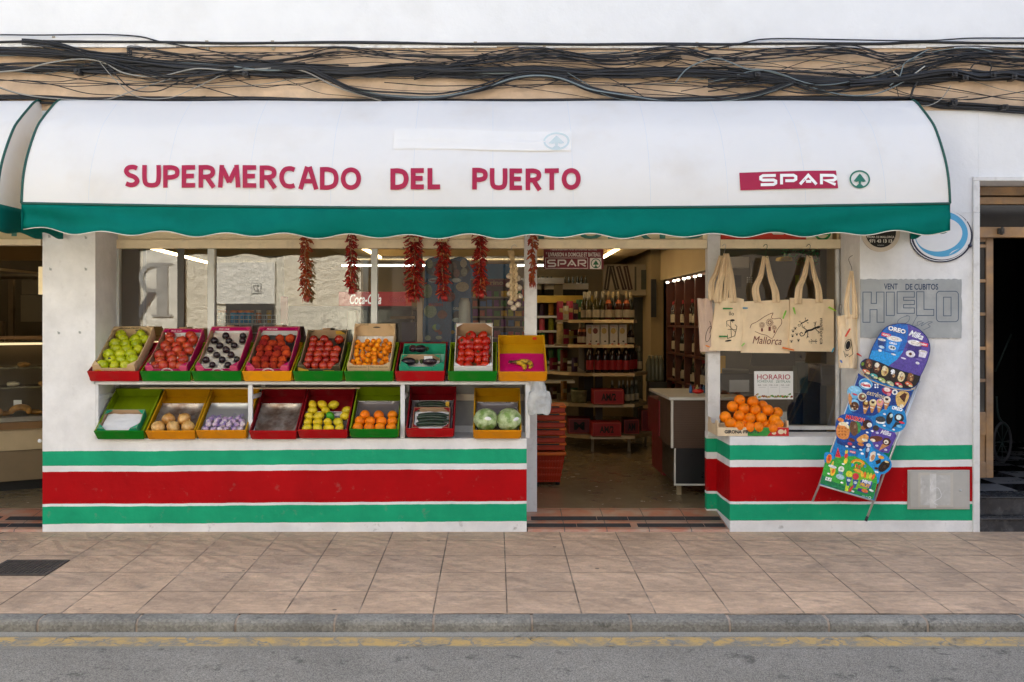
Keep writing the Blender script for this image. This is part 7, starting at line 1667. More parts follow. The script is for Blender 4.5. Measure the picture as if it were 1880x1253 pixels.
# fourth: glass bottles, jar of corks, red price box
zt_, _ = lv[3]
for k, (x, y) in enumerate(((1124, 3.95), (1137, 3.9), (1144, 4.05), (1152, 3.92), (1160, 4.0), (1168, 4.1))): put(b_clear, (X(x, y), y, zt_+.002), (0, 0, 0), .86, f'pale empty glass bottle on the fourth shelf, {nth(k)} from the left', 'bottle', 'glass bottles on the fourth shelf')
g = MB(); g.lathe([(0, 0), (.085, 0), (.09, .01), (.09, .12), (.095, .125), (.095, .14), (0, .14)], 20, (X(1063, 3.98), 3.98, zt_+.002)); tag(g.build('glass_jar', mat('greenish jar', (.20, .20, .10), .15, var=.3, vs=20)), 'wide greenish storage jar on the fourth gondola shelf', 'jar')
M_rbox = mat('red crate plastic', (.40, .012, .018), .4, var=.08); M_rboxd = mat('dark red crate plastic', (.17, .006, .012), .4, var=.1)
def redbox(x0, x1, y0, y1, Yc, label, txt, m=M_rbox):
    t = thing('red_box', label, 'box', (X((x0+x1)/2, Yc), Yc+.12, Z(y1, Yc)))
    g = MB(); g.box(X(x0, Yc), X(x1, Yc), Yc, Yc+.26, Z(y1, Yc), Z(y0, Yc)); g.build('body', m, t, bevel=.006)
    g = MB(); a, b, c_, d_ = X(x0, Yc)+.006, X(x1, Yc)-.006, Z(y1, Yc)+.006, Z(y0, Yc)-.006
    for q in ((a, b, c_, c_+.008), (a, b, d_-.008, d_), (a, a+.008, c_+.0085, d_-.0085), (b-.008, b, c_+.0085, d_-.0085)): g.box(q[0], q[1], Yc-.004, Yc-.0005, q[2], q[3])
    g.build('border', mat('box border', (.5, .08, .06), .5) if 'boxb' not in I else I['boxb'], t)
    if txt: dc = Dec(plane((0, Yc-.001, 0)), .001); dc.text(txt, (x0+x1)/2, (y0+y1)/2, (x1-x0)*.48, (y1-y0)*.5, M_blk, 1, bold=.04); dc.build('lettering', t)
I['boxb'] = mat('box border', (.5, .08, .06), .5)
redbox(1089, 1146, 716, 743, 3.66, 'red crate with black letters on the fourth gondola shelf', 'AM/2')
redbox(1087, 1141, 776, 802, 3.66, 'red crate with black letters in the centre of the bottom shelf', 'AM/2')
redbox(1043, 1084, 768, 797, 3.95, 'darker red crate at the left of the bottom shelf', 'M', M_rboxd); redbox(1145, 1174, 770, 798, 3.95, 'dark red crate right of centre on the bottom shelf', 'AM', M_rboxd); redbox(1177, 1201, 753, 792, 4.15, 'tall red crate at the right of the bottom shelf', None, M_rboxd)
# ---------------------------------------------------------------- packets on the left flank of the gondola and on the back-left shelving
pk = ['#7a1418', '#a8741a', '#5a2a10', '#8a8f2a', '#2a5a3a', '#b8a878', '#3a1a3a', '#8a3a1a', '#c8b060', '#245a7a', '#a02a4a', '#b5b5a8']
pkm = [mat('packet '+c, c, .35, var=.25, vs=30) for c in pk]
def packet(x, y, z, w, h, m, label, grp, d=.05, rot=0):
    g = MB(Matrix.Translation((x, y, z)) @ Matrix.Rotation(rot, 4, 'Z'))
    n = 5; g.use(m)
    g.grid(n, n, lambda u, v: (-w/2+w*u, -d/2*math.sin(PI*u)**.6*math.sin(PI*min(1, v*.9+.08))**.6, h*v)); g.grid(n, n, lambda u, v: (-w/2+w*u, d/2*math.sin(PI*u)**.6*math.sin(PI*min(1, v*.9+.08))**.6, h*v))
    g.use(pkm[5]).box(-w*.28, w*.28, -d*.56, -d*.50, h*.4, h*.62)
    return tag(g.build('snack_packet'), label, 'packet', grp)
random.seed(14)
for si, (z, po) in enumerate(lv[:4]):
    n = 5 if si in (0, 1) else 7
    for k in range(n):
        if si < 2: y = 4.02+.05*k; x = X(1028+k*9, y)
        else: t_ = k/(n-1); y = 4.0+1.4*t_; x = X(1062, 3.95)-.10-.62*t_+.06
        packet(x, y, z+.003, random.uniform(.08, .12), random.uniform(.13, .24), random.choice(pkm), f'small food packet on the gondola left flank, level {("one", "two", "three", "four")[si]} from the top, {nth(k)} along', 'packets on the gondola flank', rot=.5)
SH = thing('wall_shelving', 'white wall shelves with a yellow header strip behind the doorway at left', 'shelf unit', (0, 7.3, zf0))
Ys = 6.6
g = MB(); g.box(-.9, 1.35, Ys-.02, Ys+.38, Z(556, Ys), Z(543, Ys)); g.build('header_strip', mat('yellow strip', (.62, .40, .06), .5), SH)
g = MB(); g.box(-.9, 1.3, Ys+.38, Ys+.42, zf0, Z(556, Ys)); g.build('back_panel', mat('brown-grey back panel', (.16, .14, .11), .7), SH)  # plain brown-grey panel
shz = []
for yv in (580, 607, 634, 664, 700):
    z = Z(yv, Ys); shz.append(z); g = MB(); g.box(-.9, 1.1, Ys-.0, Ys+.37, z-.03, z); g.build('shelf', M_white_shelf, SH)
M_white_can = [mat('can '+c, c, .3, var=.1) for c in ('#c8506a', '#d8d0c0', '#2a8a5a', '#3a6ab0', '#b0202a', '#e0b030')]
random.seed(20); M_all = pkm+M_white_can
can = MB(); can.lathe([(0, 0), (.030, 0), (.033, .008), (.033, .135), (.026, .15), (0, .15)], 12)
for si, z in enumerate(shz[:4]):
    for k in range(14):
        x = -.72+k*.125
        g = MB(); g.lathe([(0, 0), (.036, 0), (.040, .008), (.040, .15), (.028, .17), (0, .17)], 10, (x, Ys+.08+random.uniform(0, .03), z+.002))
        tag(g.build('drink_can' if si < 2 else 'food_tin', random.choice(M_all)), f'small coloured {"drink can" if si < 2 else "food tin"} on back wall shelf {("one", "two", "three", "four")[si]} from the top, {nth(k)} from left', 'can', 'cans on the back wall shelves')
for k, x in enumerate((988, 1005, 1045, 1068)):
    y = 6.75; t = thing('bottle_pack', f'white carrier pack of small bottles on top of the back shelving, {nth(k)} from the left', 'bottle pack', (X(x, y), y, Z(542, y)+.02))
    zb_ = Z(543, Ys)+.002
    g = MB(); g.box(X(x, y)-.085, X(x, y)+.085, y-.06, y+.06, zb_, zb_+.085); g.build('carton_base', M_blk, t); g = MB(); g.box(X(x, y)-.086, X(x, y)+.086, y-.061, y+.061, zb_+.0855, zb_+.17); g.build('carton', M_cart, t)
    for q in range(3): g = MB(); g.lathe([(.026, .165), (.022, .2), (.011, .25), (.013, .265), (0, .265)], 8, (X(x, y)-.055+q*.055, y, zb_)); g.build('bottle_neck', G_clear, t)
g = MB(); g.box(X(985, 6.9)-.3, X(1032, 6.9), 6.5, 6.95, 2.02, 2.10); tag(g.build('extractor_hood', mat('hood metal', (.25, .24, .22), .4, metal=.5)), 'slim grey metal hood above the bottle packs', 'hood')
# hanging sign
Yh = YW+.22
SG = thing('hanging_sign', 'dark red sign with white lettering and a round tree emblem hanging in the doorway', 'sign', (X(1053, Yh), Yh, Z(494, Yh)))
g = MB(); g.box(X(998, Yh), X(1108, Yh), Yh, Yh+.012, Z(494.5, Yh), Z(430, Yh)); g.build('board', mat('crimson board', '#6d0f1e', .45, var=.05), SG)
dc = Dec(plane((0, Yh-.0006, 0)), .0008); wi = mat('sign cream', (.72, .66, .60), .5)
dc.text('* LIVRAISON A DOMICILE ET BATEAU.', 1052.5, 467.5, 101, 8, wi, 1, bold=.03); dc.text('* HOME DELIVERY AND ON BOARD SERVICE.', 1052, 457, 88, 6, wi, 1, bold=.03)
for a, b in (((1001.5, 474), (1079, 474)), ((1079, 474), (1079, 493)), ((1079, 493), (1001.5, 493)), ((1001.5, 493), (1001.5, 474))): dc.line([a, b], .8, wi)
spar_word(dc, 1006, 477, 1075, 490.5, 2.6, wi, 1.2)
dc.rect(1083, 474, 1104, 494, wi, 1); emblem(dc, 1094, 484, 9, mat('emblem green 2', '#0f5a35', .5), 2); dc.build('lettering', SG)
g = MB(); g.tube([(X(1005, Yh), Yh+.006, Z(432, Yh)), (X(1005, Yh), Yh+.006, 2.7)], .002, 4); g.tube([(X(1100, Yh), Yh+.006, Z(432, Yh)), (X(1100, Yh), Yh+.006, 2.7)], .002, 4); g.build('wire', M_dark, SG)
# pictures on the back right, dark narrow sign, dark cold-room door
Yb = 6.0
DS = thing('picture_board', 'cream display board with slanted dark bottle pictures at the back of the shop', 'display board', (X(1150, Yb), Yb, Z(545, Yb)))
g = MB(); g.box(X(1111, Yb), X(1194, Yb), Yb, Yb+.3, Z(543, Yb), Z(486, Yb)); g.build('board', mat('board cream', (.34, .29, .21), .6), DS)
dc = Dec(plane((0, Yb-.001, 0)), .002)
for k, (x, a) in enumerate(((1116, 8), (1128, -14), (1141, -16), (1153, -12))): dc.rect(x-4.5, 488, x+4.5, 533, mat('bottle picture %d' % k, ('#1c120e', '#241a10', '#2a0f0c', '#30100c')[k], .5), 1, ang=a); dc.line([rot2(x, 490, x, 510, a), rot2(x, 531, x, 510, a)], .8, L_cr, 2)
dc.rect(1165, 490, 1168.5, 534, M_dark, 1); dc.rect(1177, 496, 1187, 532, mat('dark green pane', (.05, .06, .04), .3), 1); dc.build('pictures', DS)
g = MB(); g.box(X(1163, 6.3), X(1191, 6.3), 6.3, 6.35, zf0, Z(546, 6.3)); tag(g.build('cold_room_door', mat('dark steel door', (.04, .045, .04), .3)), 'dark tall door panel at the back right of the shop', 'door')
g = MB(); g.box(X(1195, 5.6), X(1218, 5.6), 5.6, 7.9, zf0, 2.74); part(g, 'column', M_int)
g = MB(); g.box(X(1195.5, 5.5), X(1205, 5.5), 5.5, 5.55, Z(583, 5.5), Z(513, 5.5)); tag(g.build('narrow_sign', mat('black narrow sign', (.02, .02, .018), .4, var=.3)), 'narrow black vertical sign on the pale column', 'sign')
# water bottle pack under the column
for k in range(4):
    g = MB(); x = X(1192+k*7, 4.6); g.lathe([(0, 0), (.04, 0), (.044, .02), (.04, .1), (.044, .2), (.018, .27), (.015, .3), (0, .3)], 10, (x, 4.6, Z(700, 4.6))); tag(g.build('water_bottle', gl('water bottle %d' % k, (.14, .15, .11), .1)), f'pale water bottle near the column, {nth(k)} from the left', 'bottle', 'water bottles near the column')
g = MB(); g.box(X(1190, 4.6), X(1222, 4.6), 4.5, 4.75, Z(745, 4.6), Z(701, 4.6)); tag(g.build('bottle_stand', mat('wire stand', (.05, .05, .045), .4)), 'dark low stand carrying the water bottles', 'stand')
# ---------------------------------------------------------------- checkout counter
CT = thing('checkout_counter', 'brown ribbed checkout counter with white top and black lower cabinet', 'counter', (1.75, 1.4, zf0))
Yc = 1.02; M_cw = mat('white counter top', (.62, .62, .60), .35, var=.03); M_rib = mat('ribbed brown laminate', (.085, .05, .035), .45, var=.15, vs=3)
g = MB(); g.box(X(1228, Yc), 2.05, Yc-.02, 2.1, Z(735, Yc), Z(729.5, Yc)); g.build('counter_top', M_cw, CT, bevel=.004)
g = MB(); x0_ = X(1235, Yc)
for k in range(21): g.box(x0_, 2.0, Yc, Yc+.02, Z(823-k*4.2, Yc), Z(820-k*4.2, Yc))
g.box(x0_+.001, 2.0, Yc+.006, 1.75, Z(823, Yc), Z(735.5, Yc)); g.build('front_panel', M_rib, CT)
g = MB(); g.box(X(1233, Yc)-.004, X(1236, Yc), Yc-.004, Yc+.025, Z(823, Yc), Z(735.5, Yc)); g.box(X(1238, Yc), 2.0, Yc+.002, Yc+.02, Z(892, Yc), Z(889, Yc)); g.box(X(1238, Yc), X(1240.5, Yc), Yc+.001, Yc+.02, Z(888.9, Yc), Z(824, Yc)); g.build('white_edging', M_cw, CT)
g = MB(); g.box(X(1241, Yc), 2.0, Yc+.008, 1.7, Z(888.5, Yc), Z(823.5, Yc)); g.build('lower_cabinet', mat('black cabinet', (.015, .017, .02), .3, var=.1), CT)
g = MB(); g.box(X(1251, Yc)-.018, X(1251, Yc)+.018, Yc+.1, Yc+.14, zf0, Z(892, Yc)); g.build('leg', M_gs, CT)
g = MB(); g.box(X(1216, 1.7), X(1233, 1.7), 1.66, 2.3, Z(872, 1.7), Z(806, 1.7)); g.box(X(1208, 1.7), X(1233, 1.7), 1.66, 2.3, Z(800, 1.7), Z(736, 1.7)); g.build('side_cabinet', M_rboxd, CT)
g = MB(); g.ball((X(1282, 1.3), 1.3, Z(719, 1.3)), .035, 1.4, 1, .6); tag(g.build('red_dish', mat('bright red dish', (.5, .01, .01), .3)), 'bright red dish on the counter by the door post', 'dish')
for k in range(5):
    g = MB(); x = X(1268+k*6, 1.5); g.lathe([(0, 0), (.014, 0), (.014, .05), (.006, .06), (.006, .075), (0, .075)], 8, (x, 1.5, Z(729, 1.5)+.03)); tag(g.build('small_bottle', random.choice(M_all)), f'tiny bottle on the counter, {nth(k)} from the left', 'bottle', 'tiny bottles on the counter')
# shopping baskets
M_bk = mat('red orange basket plastic', '#b8300c', .35, var=.15); M_bko = mat('orange basket rim', '#dc6a12', .35, var=.15)
Yk = 1.72; xk = X(1004, Yk)
def bprof(z0, h, w0, w1): return z0
for k in range(7):
    zb_ = zf0+.03 if k == 0 else Z(832-(k)*13.5, Yk)-.02
    w0, w1, h = .108, .150, (.33 if k == 0 else .075)
    t = thing('shopping_basket', ('red shopping basket at the bottom of the stack, its ribbed body showing' if k == 0 else f'red shopping basket rim, {nth(k)} level up the stack by the door'), 'shopping basket', (xk, Yk, zb_), group='stacked shopping baskets')
    z1 = zb_+h if k else Z(832, Yk)
    if k == 0:
        g = MB(); n = 11
        for s_ in (0, 1):
            for q in range(n):
                u = -1+2*(q+.5)/n
                g.add([(xk+u*w0-.006, Yk-.12, zb_), (xk+u*w0+.006, Yk-.12, zb_), (xk+u*w1+.008, Yk-.16, z1), (xk+u*w1-.008, Yk-.16, z1), (xk+u*w0-.006, Yk-.114, zb_), (xk+u*w0+.006, Yk-.114, zb_), (xk+u*w1+.008, Yk-.154, z1), (xk+u*w1-.008, Yk-.154, z1)], [(0, 1, 2, 3), (5, 4, 7, 6), (0, 3, 7, 4), (1, 5, 6, 2)])
            break
        for zz, ww, yy_ in ((zb_, w0, .121), (zb_+(z1-zb_)*.25, w0*.75+w1*.25, .131), (zb_+(z1-zb_)*.5, (w0+w1)/2, .141), (zb_+(z1-zb_)*.75, w0*.25+w1*.75, .151)): g.box(xk-ww-.004, xk+ww+.004, Yk-yy_-.003, Yk-yy_+.008, zz, zz+.012)
        def sd(s_): return [(xk+s_*w0, Yk-.12, zb_), (xk+s_*w0, Yk+.12, zb_), (xk+s_*w1, Yk+.16, z1), (xk+s_*w1, Yk-.16, z1)]
        g.add(sd(1), [(0, 1, 2, 3)]); g.add(sd(-1), [(0, 1, 2, 3)]); g.add([(xk-w0, Yk-.1, zb_+.004), (xk+w0, Yk-.1, zb_+.004), (xk+w0, Yk+.12, zb_+.004), (xk-w0, Yk+.12, zb_+.004)], [(0, 1, 2, 3)]); g.add([(xk-w0, Yk-.108, zb_), (xk+w0, Yk-.108, zb_), (xk+w1, Yk-.148, z1), (xk-w1, Yk-.148, z1)], [(0, 1, 2, 3)])
        g.build('basket_body', M_bk, t)
        for s_ in (-1, 1): g = MB(); g.lathe([(0, 0), (.018, 0), (.018, .02), (0, .02)], 8, (xk+s_*.09, Yk-.1, zf0+.005)); g.build('castor', M_black, t)
        g = MB(); g.box(xk-w1-.012, xk+w1+.012, Yk-.175, Yk+.175, z1, z1+.028); g.build('rim', M_bko, t, bevel=.006)
    else:
        g = MB(); g.box(xk-w1, xk+w1, Yk-.163, Yk+.163, zb_, zb_+.042); g.build('basket_body', M_bk, t, bevel=.004)
        g = MB(); g.box(xk-w1-.012, xk+w1+.012, Yk-.175, Yk+.175, zb_+.0425, zb_+.062); g.build('rim', M_bko, t, bevel=.006)
        g = MB(); g.box(xk-.10, xk+.10, Yk-.181, Yk-.172, zb_+.046, zb_+.058); g.build('handle', M_black, t)
# ---------------------------------------------------------------- behind the left window
Yf = 2.6
FR = thing('drinks_cooler', 'drinks cooler with a red header bearing white script, behind the window', 'cooler', (X(660, Yf), Yf+.3, zf0))
M_cc = mat('backlit red header', (.42, .008, .015), .3, var=.05, emis=.10)
g = MB(); g.box(X(622, Yf), X(745, Yf), Yf, Yf+.7, Z(562, Yf), Z(536, Yf)); g.build('header', M_cc, FR)
g = MB(); g.box(X(515, Yf), X(755, Yf), Yf+.04, Yf+.7, zf0, Z(562, Yf)-.001); g.build('body', mat('cooler grey', (.10, .105, .10), .4, var=.1), FR)
for k in range(3): g = MB(); g.box(X(600, Yf)+k*.42, X(600, Yf)+k*.42+.39, Yf+.02, Yf+.038, .4, Z(570, Yf)); g.build('door', mat('cooler door glass %d' % k, (.05, .055, .05), .08, var=.3, vs=20), FR)
dc = Dec(plane((0, Yf-.001, 0)), .002); dc.text('Coca-Cola', 671, 549.5, 58, 19, mat('script white', (.8, .78, .72), .5, emis=.22), 1, shear=.35, bold=.02); dc.text('Coca-Cola', 730, 549.5, 30, 10, M_pinkl, 1, shear=.35); dc.build('lettering', FR)
# a second ice cream poster standing behind the glass
Yq = .95; qb = plane((0, Yq, 0)); IQ = thing('ice_cream_poster', 'dim blue ice cream poster standing behind the window beside the chili strings', 'poster', (X(822, Yq), Yq, Z(690, Yq)))
g = MB(); g.prism([(X(a, Yq), Z(b, Yq)) for a, b in smoothpts([(780, 490), (784, 477), (800, 472), (822, 477), (845, 472), (860, 478), (864, 490), (864, 515), (864, 700), (780, 700), (780, 515)], 3, True)], Yq, Yq+.012, 'y'); g.build('board', im('#205a86'), IQ)
B2 = Dec(qb, .001); random.seed(44)
def e2(x, y, a, b, c, l): B2.ell(x, y, a, b, im(c), l, n=16)
e2(822, 495, 40, 18, '#2a3a40', 1); 
for x, y, c in ((789, 485, '#8a9a7a'), (800, 497, '#5a7a8a'), (812, 486, '#9a8a70'), (833, 490, '#6a5a50'), (851, 484, '#c8bfa0'), (852, 500, '#a8a890'), (838, 502, '#8a5a4a')): e2(x, y, 6, 8, c, 2)
e2(796, 515, 10, 4, '#b8c8d0', 2); B2.text('Nestlé', 796, 515, 15, 4, im('#8a2a3a'), 3, bold=.03); e2(838, 515, 9, 4, '#c0c8c8', 2); e2(785, 535, 9, 13, '#7a8a6a', 1.5); e2(849, 527, 12, 9, '#b0a080', 1.5); e2(826, 545, 10, 10, '#7a3a3a', 1.5)
e2(790, 572, 12, 12, '#8a9a80', 1.6); e2(812, 578, 9, 8, '#8a5a48', 2); B2.text('MAXIBON', 800, 560, 26, 6, im('#a83a3a'), 3, bold=.05); B2.text('OREO', 840, 567, 17, 5, im('#c0ccd0'), 3, bold=.05); e2(840, 582, 9, 11, '#2a3038', 2); e2(838, 588, 8, 4, '#a8b8b8', 3); e2(848, 600, 8, 8, '#4a4a8a', 2)
for k in range(26): e2(random.uniform(783, 861), random.uniform(600, 690), random.uniform(3, 8), random.uniform(3, 7), random.choice(['#4a8a4a', '#b06a3a', '#c0a050', '#7a3a2a', '#8ab050', '#3a7aa8', '#b0c0b0']), 2+k*.05)
B2.build('pictures', IQ)
# blue header and sweets shelf behind the window on the right
Yw = 3.0
SW = thing('sweets_shelf', 'sweets shelf under a blue header behind the right half of the window', 'shelf unit', (X(905, Yw), Yw, zf0))
g = MB(); g.box(X(862, Yw), X(938, Yw), Yw, Yw+.05, Z(512, Yw), Z(485, Yw)); g.build('header', mat('sky blue header', '#0c6fa8', .4, var=.05), SW)
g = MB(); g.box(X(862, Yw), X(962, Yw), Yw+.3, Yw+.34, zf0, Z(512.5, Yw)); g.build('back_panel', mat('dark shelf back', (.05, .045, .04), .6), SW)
g = MB(); g.box(X(868, Yw), X(936, Yw), Yw+.01, Yw+.04, Z(526, Yw), Z(513, Yw)); g.build('brand_strip', mat('dark red strip', '#6a1a22', .5), SW)
dc = Dec(plane((0, Yw+.008, 0)), .001); dc.text('marino', 903, 519.5, 42, 8, pkm[5], 1, bold=.02); dc.build('lettering', SW)
ssz = []
for yv in (545, 563, 581, 600, 620, 645, 670):
    z = Z(yv, Yw); ssz.append(z); g = MB(); g.box(X(864, Yw), X(962, Yw), Yw+.02, Yw+.29, z-.014, z); g.build('shelf', M_gs, SW)
random.seed(50)
br = [mat('sweets '+c, c, .3, var=.25, vs=40) for c in ('#a8b81a', '#3a8a2a', '#c02a3a', '#e0b81a', '#a03a6a', '#d8d8c8', '#c8541a', '#2a6ab8', '#7a2a8a')]
for si, z in enumerate(ssz):
    for k in range(8):
        x = X(868, Yw)+k*.072
        g = MB(); w = random.uniform(.045, .066); h = random.uniform(.05, .078); g.box(x, x+w, Yw+.04, Yw+.09, z+.001, z+h); g.box(x+w*.2, x+w*.8, Yw+.037, Yw+.0395, z+h*.35, z+h*.65)
        tag(g.build('sweets_packet', random.choice(br), bevel=.004), f'small sweets packet on shelf {("one", "two", "three", "four", "five", "six", "seven")[si]} under the blue header, {nth(k)} from left', 'packet', 'packets on the sweets shelf')
# wire basket with blue jars behind the left window
Yj = 1.0
WB = thing('wire_basket', 'white wire rack holding blue capped jars behind the left window', 'wire rack', (X(450, Yj), Yj, Z(690, Yj)))
g = MB()
x0_, x1_ = X(396, Yj), X(507, Yj)
for k in range(14): xx = x0_+(x1_-x0_)*k/13; g.tube([(xx, Yj, Z(594, Yj)), (xx, Yj, Z(579, Yj))], .0018, 4)
for yv in (579, 587, 594, 612, 640, 665): g.tube([(x0_, Yj, Z(yv, Yj)), (x1_, Yj, Z(yv, Yj))], .0026, 4)
for k in range(6): xx = x0_+(x1_-x0_)*k/5; g.tube([(xx, Yj, Z(680, Yj)), (xx, Yj, Z(579, Yj))], .0024, 4)
g.box(x0_, x1_, Yj+.005, Yj+.28, Z(596, Yj), Z(595, Yj)); g.build('wires', M_wlet, WB)
for k, (x, c, cc) in enumerate(((408, '#9ab4c0', '#d88a4a'), (431, '#2f9ad8', '#f08a2f'), (446, '#2f9ad8', '#f08a2f'), (458, '#3aa0d6', '#f08a2f'), (475, '#d8803a', '#d8c8b0'), (494, '#c8a040', '#b89a60'))):
    t = thing('jar', f'jar with coloured lid in the wire rack, {nth(k)} from the left', 'jar', (X(x, Yj+.1), Yj+.1, Z(594, Yj+.1)), group='jars in the wire rack'); cx, zb_ = X(x, Yj+.1), Z(594, Yj+.1)
    r_ = .036 if k < 4 else .022
    g = MB(); g.lathe([(0, 0), (r_, 0), (r_, .08), (r_*.9, .088)], 14, (cx, Yj+.1, zb_)); g.build('glass', im(c), t); g = MB(); g.lathe([(r_*1.02, .0885), (r_*1.02, .108), (0, .108)], 14, (cx, Yj+.1, zb_)); g.build('lid', im(cc), t)
g = MB(); g.box(X(390, 1.9), X(520, 1.9), 1.9, 1.95, zf0, Z(470, 1.9)); tag(g.build('grey_panel', mat('grey brown panel', (.17, .15, .12), .6, var=.06)), 'plain grey brown panel standing behind the wire rack', 'panel')  # free-standing panel only, not a cupboard
g = MB(); g.box(X(222, 2.2), X(262, 2.2), 2.2, 2.3, zf0, 2.6); tag(g.build('brown_cupboard', mat('brown cupboard', (.10, .07, .045), .6, var=.08)), 'brown cupboard at the left edge of the left window', 'cupboard')
g = MB(); g.box(X(700, 1.3), X(762, 1.3), 1.3, 1.6, zf0, Z(592, 1.3)); tag(g.build('display_stand', mat('dim stand', (.09, .085, .10), .5, var=.3, vs=8)), 'dim display stand behind the window, left of the blue poster', 'stand')
g = MB(); g.box(X(718, 1.2), X(760, 1.2), 1.15, 1.29, Z(586, 1.2), Z(581, 1.2)); tag(g.build('paper_roll', M_kraft), 'pale paper roll lying on the display stand', 'paper roll')
g = MB(); g.box(X(740, 1.25), X(765, 1.25), 1.12, 1.3, Z(690, 1.25), Z(592, 1.25)); tag(g.build('blue_crate', mat('dim violet crate', (.05, .05, .12), .4)), 'dim violet crate beside the bronze window frame', 'crate')
g = MB(); g.add([(X(634, .55), .52, Z(690, .55)), (X(662, .55), .52, Z(690, .55)), (X(662, .55), .66, Z(690, .55)), (X(634, .55), .66, Z(690, .55)), (X(640, .55), .55, Z(570, .55)), (X(653, .55), .55, Z(570, .55)), (X(655, .55), .62, Z(570, .55)), (X(640, .55), .62, Z(570, .55))], [(0,3,2,1),(4,5,6,7),(0,1,5,4),(1,2,6,5),(2,3,7,6),(3,0,4,7)], sm=False); tag(g.build('paper_bag', mat('white bag paper', (.8, .8, .72), .6, var=.08, bump=.01, bs=12), bevel=.006), 'tall white paper bag standing inside the glass beside the apricot box', 'paper bag')
g = MB(); g.lathe([(0, 0), (.045, 0), (.045, .42), (.03, .46), (0, .46)], 14, (X(853, .7), .7, Z(655, .7))); tag(g.build('towel_roll', mat('white roll paper', (.75, .76, .72), .6, var=.06)), 'upright white roll in front of the blue poster', 'roll')
g = MB(); g.box(X(515, 1.6), X(527, 1.6), 1.6, 1.65, Z(640, 1.6), Z(545, 1.6)); tag(g.build('red_binder', M_rbox), 'narrow red binder beside the wire rack', 'binder')
# ---------------------------------------------------------------- till area behind the right window
g = MB(); g.box(2.11, 3.19, 2.44, 2.49, zf0, 2.74); part(g, 'till_partition', mat('grey till wall', (.10, .095, .08), .5, var=.08))
MN = thing('till_monitor', 'back of a black till monitor with a small white paper label', 'monitor', (X(1350, .53), .7, Z(722, .53)))
g = MB(); g.box(X(1322, .53), X(1383, .53), .52, .55, Z(724, .53), Z(686, .53)); g.build('housing', mat('black plastic', (.02, .021, .025), .4), MN, bevel=.006)
g = MB(); g.add([(X(1324, .53), .50, Z(676, .50)), (X(1372, .53), .50, Z(678, .50)), (X(1382, .53), .60, Z(688, .53)), (X(1330, .53), .60, Z(688, .53)), (X(1324, .53), .50, Z(679, .50)), (X(1372, .53), .50, Z(681, .50)), (X(1382, .53), .60, Z(691, .53)), (X(1330, .53), .60, Z(691, .53))], [(0, 1, 2, 3), (4, 7, 6, 5), (0, 4, 5, 1), (1, 5, 6, 2), (2, 6, 7, 3), (3, 7, 4, 0)]); g.build('printer_lid', mat('grey beige lid', (.24, .22, .17), .5), MN)
dc = Dec(plane((0, .519, 0)), .001); dc.rect(1339, 698, 1375.5, 720, M_wpaper, 1); dc.build('paper_label', MN)
g = MB(); g.box(X(1380, 1.0), X(1460, 1.0), 1.0, 1.04, Z(672, 1.0), Z(480, 1.0)); tag(g.build('phone_board', mat('grey panel', (.07, .07, .066), .5, var=.1)), 'grey panel with keypads hanging behind the tote bags', 'panel')
dc = Dec(plane((0, .995, 0)), .001)
for i in range(3):
    for j in range(3): dc.rect(1371+i*4, 509+j*4, 1373.5+i*4, 511.5+j*4, M_alu, 1)
tag(dc.build('keypad'), 'small keypad with nine grey keys behind the tote bags', 'keypad')
g = MB(); g.box(X(1345, 1.0), X(1360, 1.0), .98, 1.02, Z(528, 1.0), Z(506, 1.0)); tag(g.build('card_reader', M_black), 'black card reader behind the leftmost tote straps', 'card reader')
g = MB(); g.box(X(1432, 1.1), X(1466, 1.1), 1.08, 1.2, Z(528, 1.1), Z(506, 1.1)); tag(g.build('green_box', mat('lime box', (.32, .42, .03), .5, var=.2)), 'lime green box on the till shelf between the tote straps', 'box')
g = MB(); g.box(X(1430, 1.1), X(1470, 1.1), 1.06, 1.25, Z(531, 1.1), Z(528.5, 1.1)); tag(g.build('till_shelf', M_gs), 'narrow shelf behind the glass between the tote straps', 'shelf')
g = MB(); g.box(X(1432, 1.05), X(1456, 1.05), 1.05, 1.2, Z(503, 1.1), Z(472, 1.1)); tag(g.build('yellow_bag', mat('yellow bag', (.6, .46, .06), .5, var=.35, vs=14), bevel=.02), 'yellow packet hanging behind the middle tote straps', 'packet')
g = MB(); random.seed(6)
for k in range(120):
    x = X(random.uniform(1436, 1500), 1.2); z = Z(random.uniform(450, 484), 1.2); a = random.uniform(0, 6); g.add([(x, 1.2, z), (x+.03*math.cos(a), 1.2+random.uniform(-.03, .03), z+.03*math.sin(a)), (x+.012*math.cos(a+1.2), 1.18, z+.012*math.sin(a+1.2))], [(0, 1, 2)])
tag(g.build('green_garland', mat('green foil', (.03, .28, .09), .3)), 'green foil garland at the top of the right window', 'garland')
g = MB(); g.box(X(1336, 1.3), X(1375, 1.3), 1.3, 1.35, Z(492, 1.3), Z(472, 1.3)); tag(g.build('price_poster', M_cart), 'small white poster beside the leftmost tote straps', 'poster')
g = MB(); g.box(X(1318, 1.3), X(1332, 1.3), 1.3, 1.35, Z(686, 1.3), Z(654, 1.3)); tag(g.build('sunflower_badge', mat('yellow badge', (.5, .28, .02), .5)), 'yellow badge at the lower left of the right window', 'badge')
g = MB(); g.box(X(1508, .9), X(1541, .9), .9, 1.4, Z(704, .9), Z(672, .9)); g.box(X(1508, .9), X(1541, .9), .88, .899, Z(708, .9), Z(690, .9)); tag(g.build('white_cabinet', mat('beige cabinet', (.26, .22, .17), .5)), 'beige cabinet behind the lower right of the window', 'cabinet')
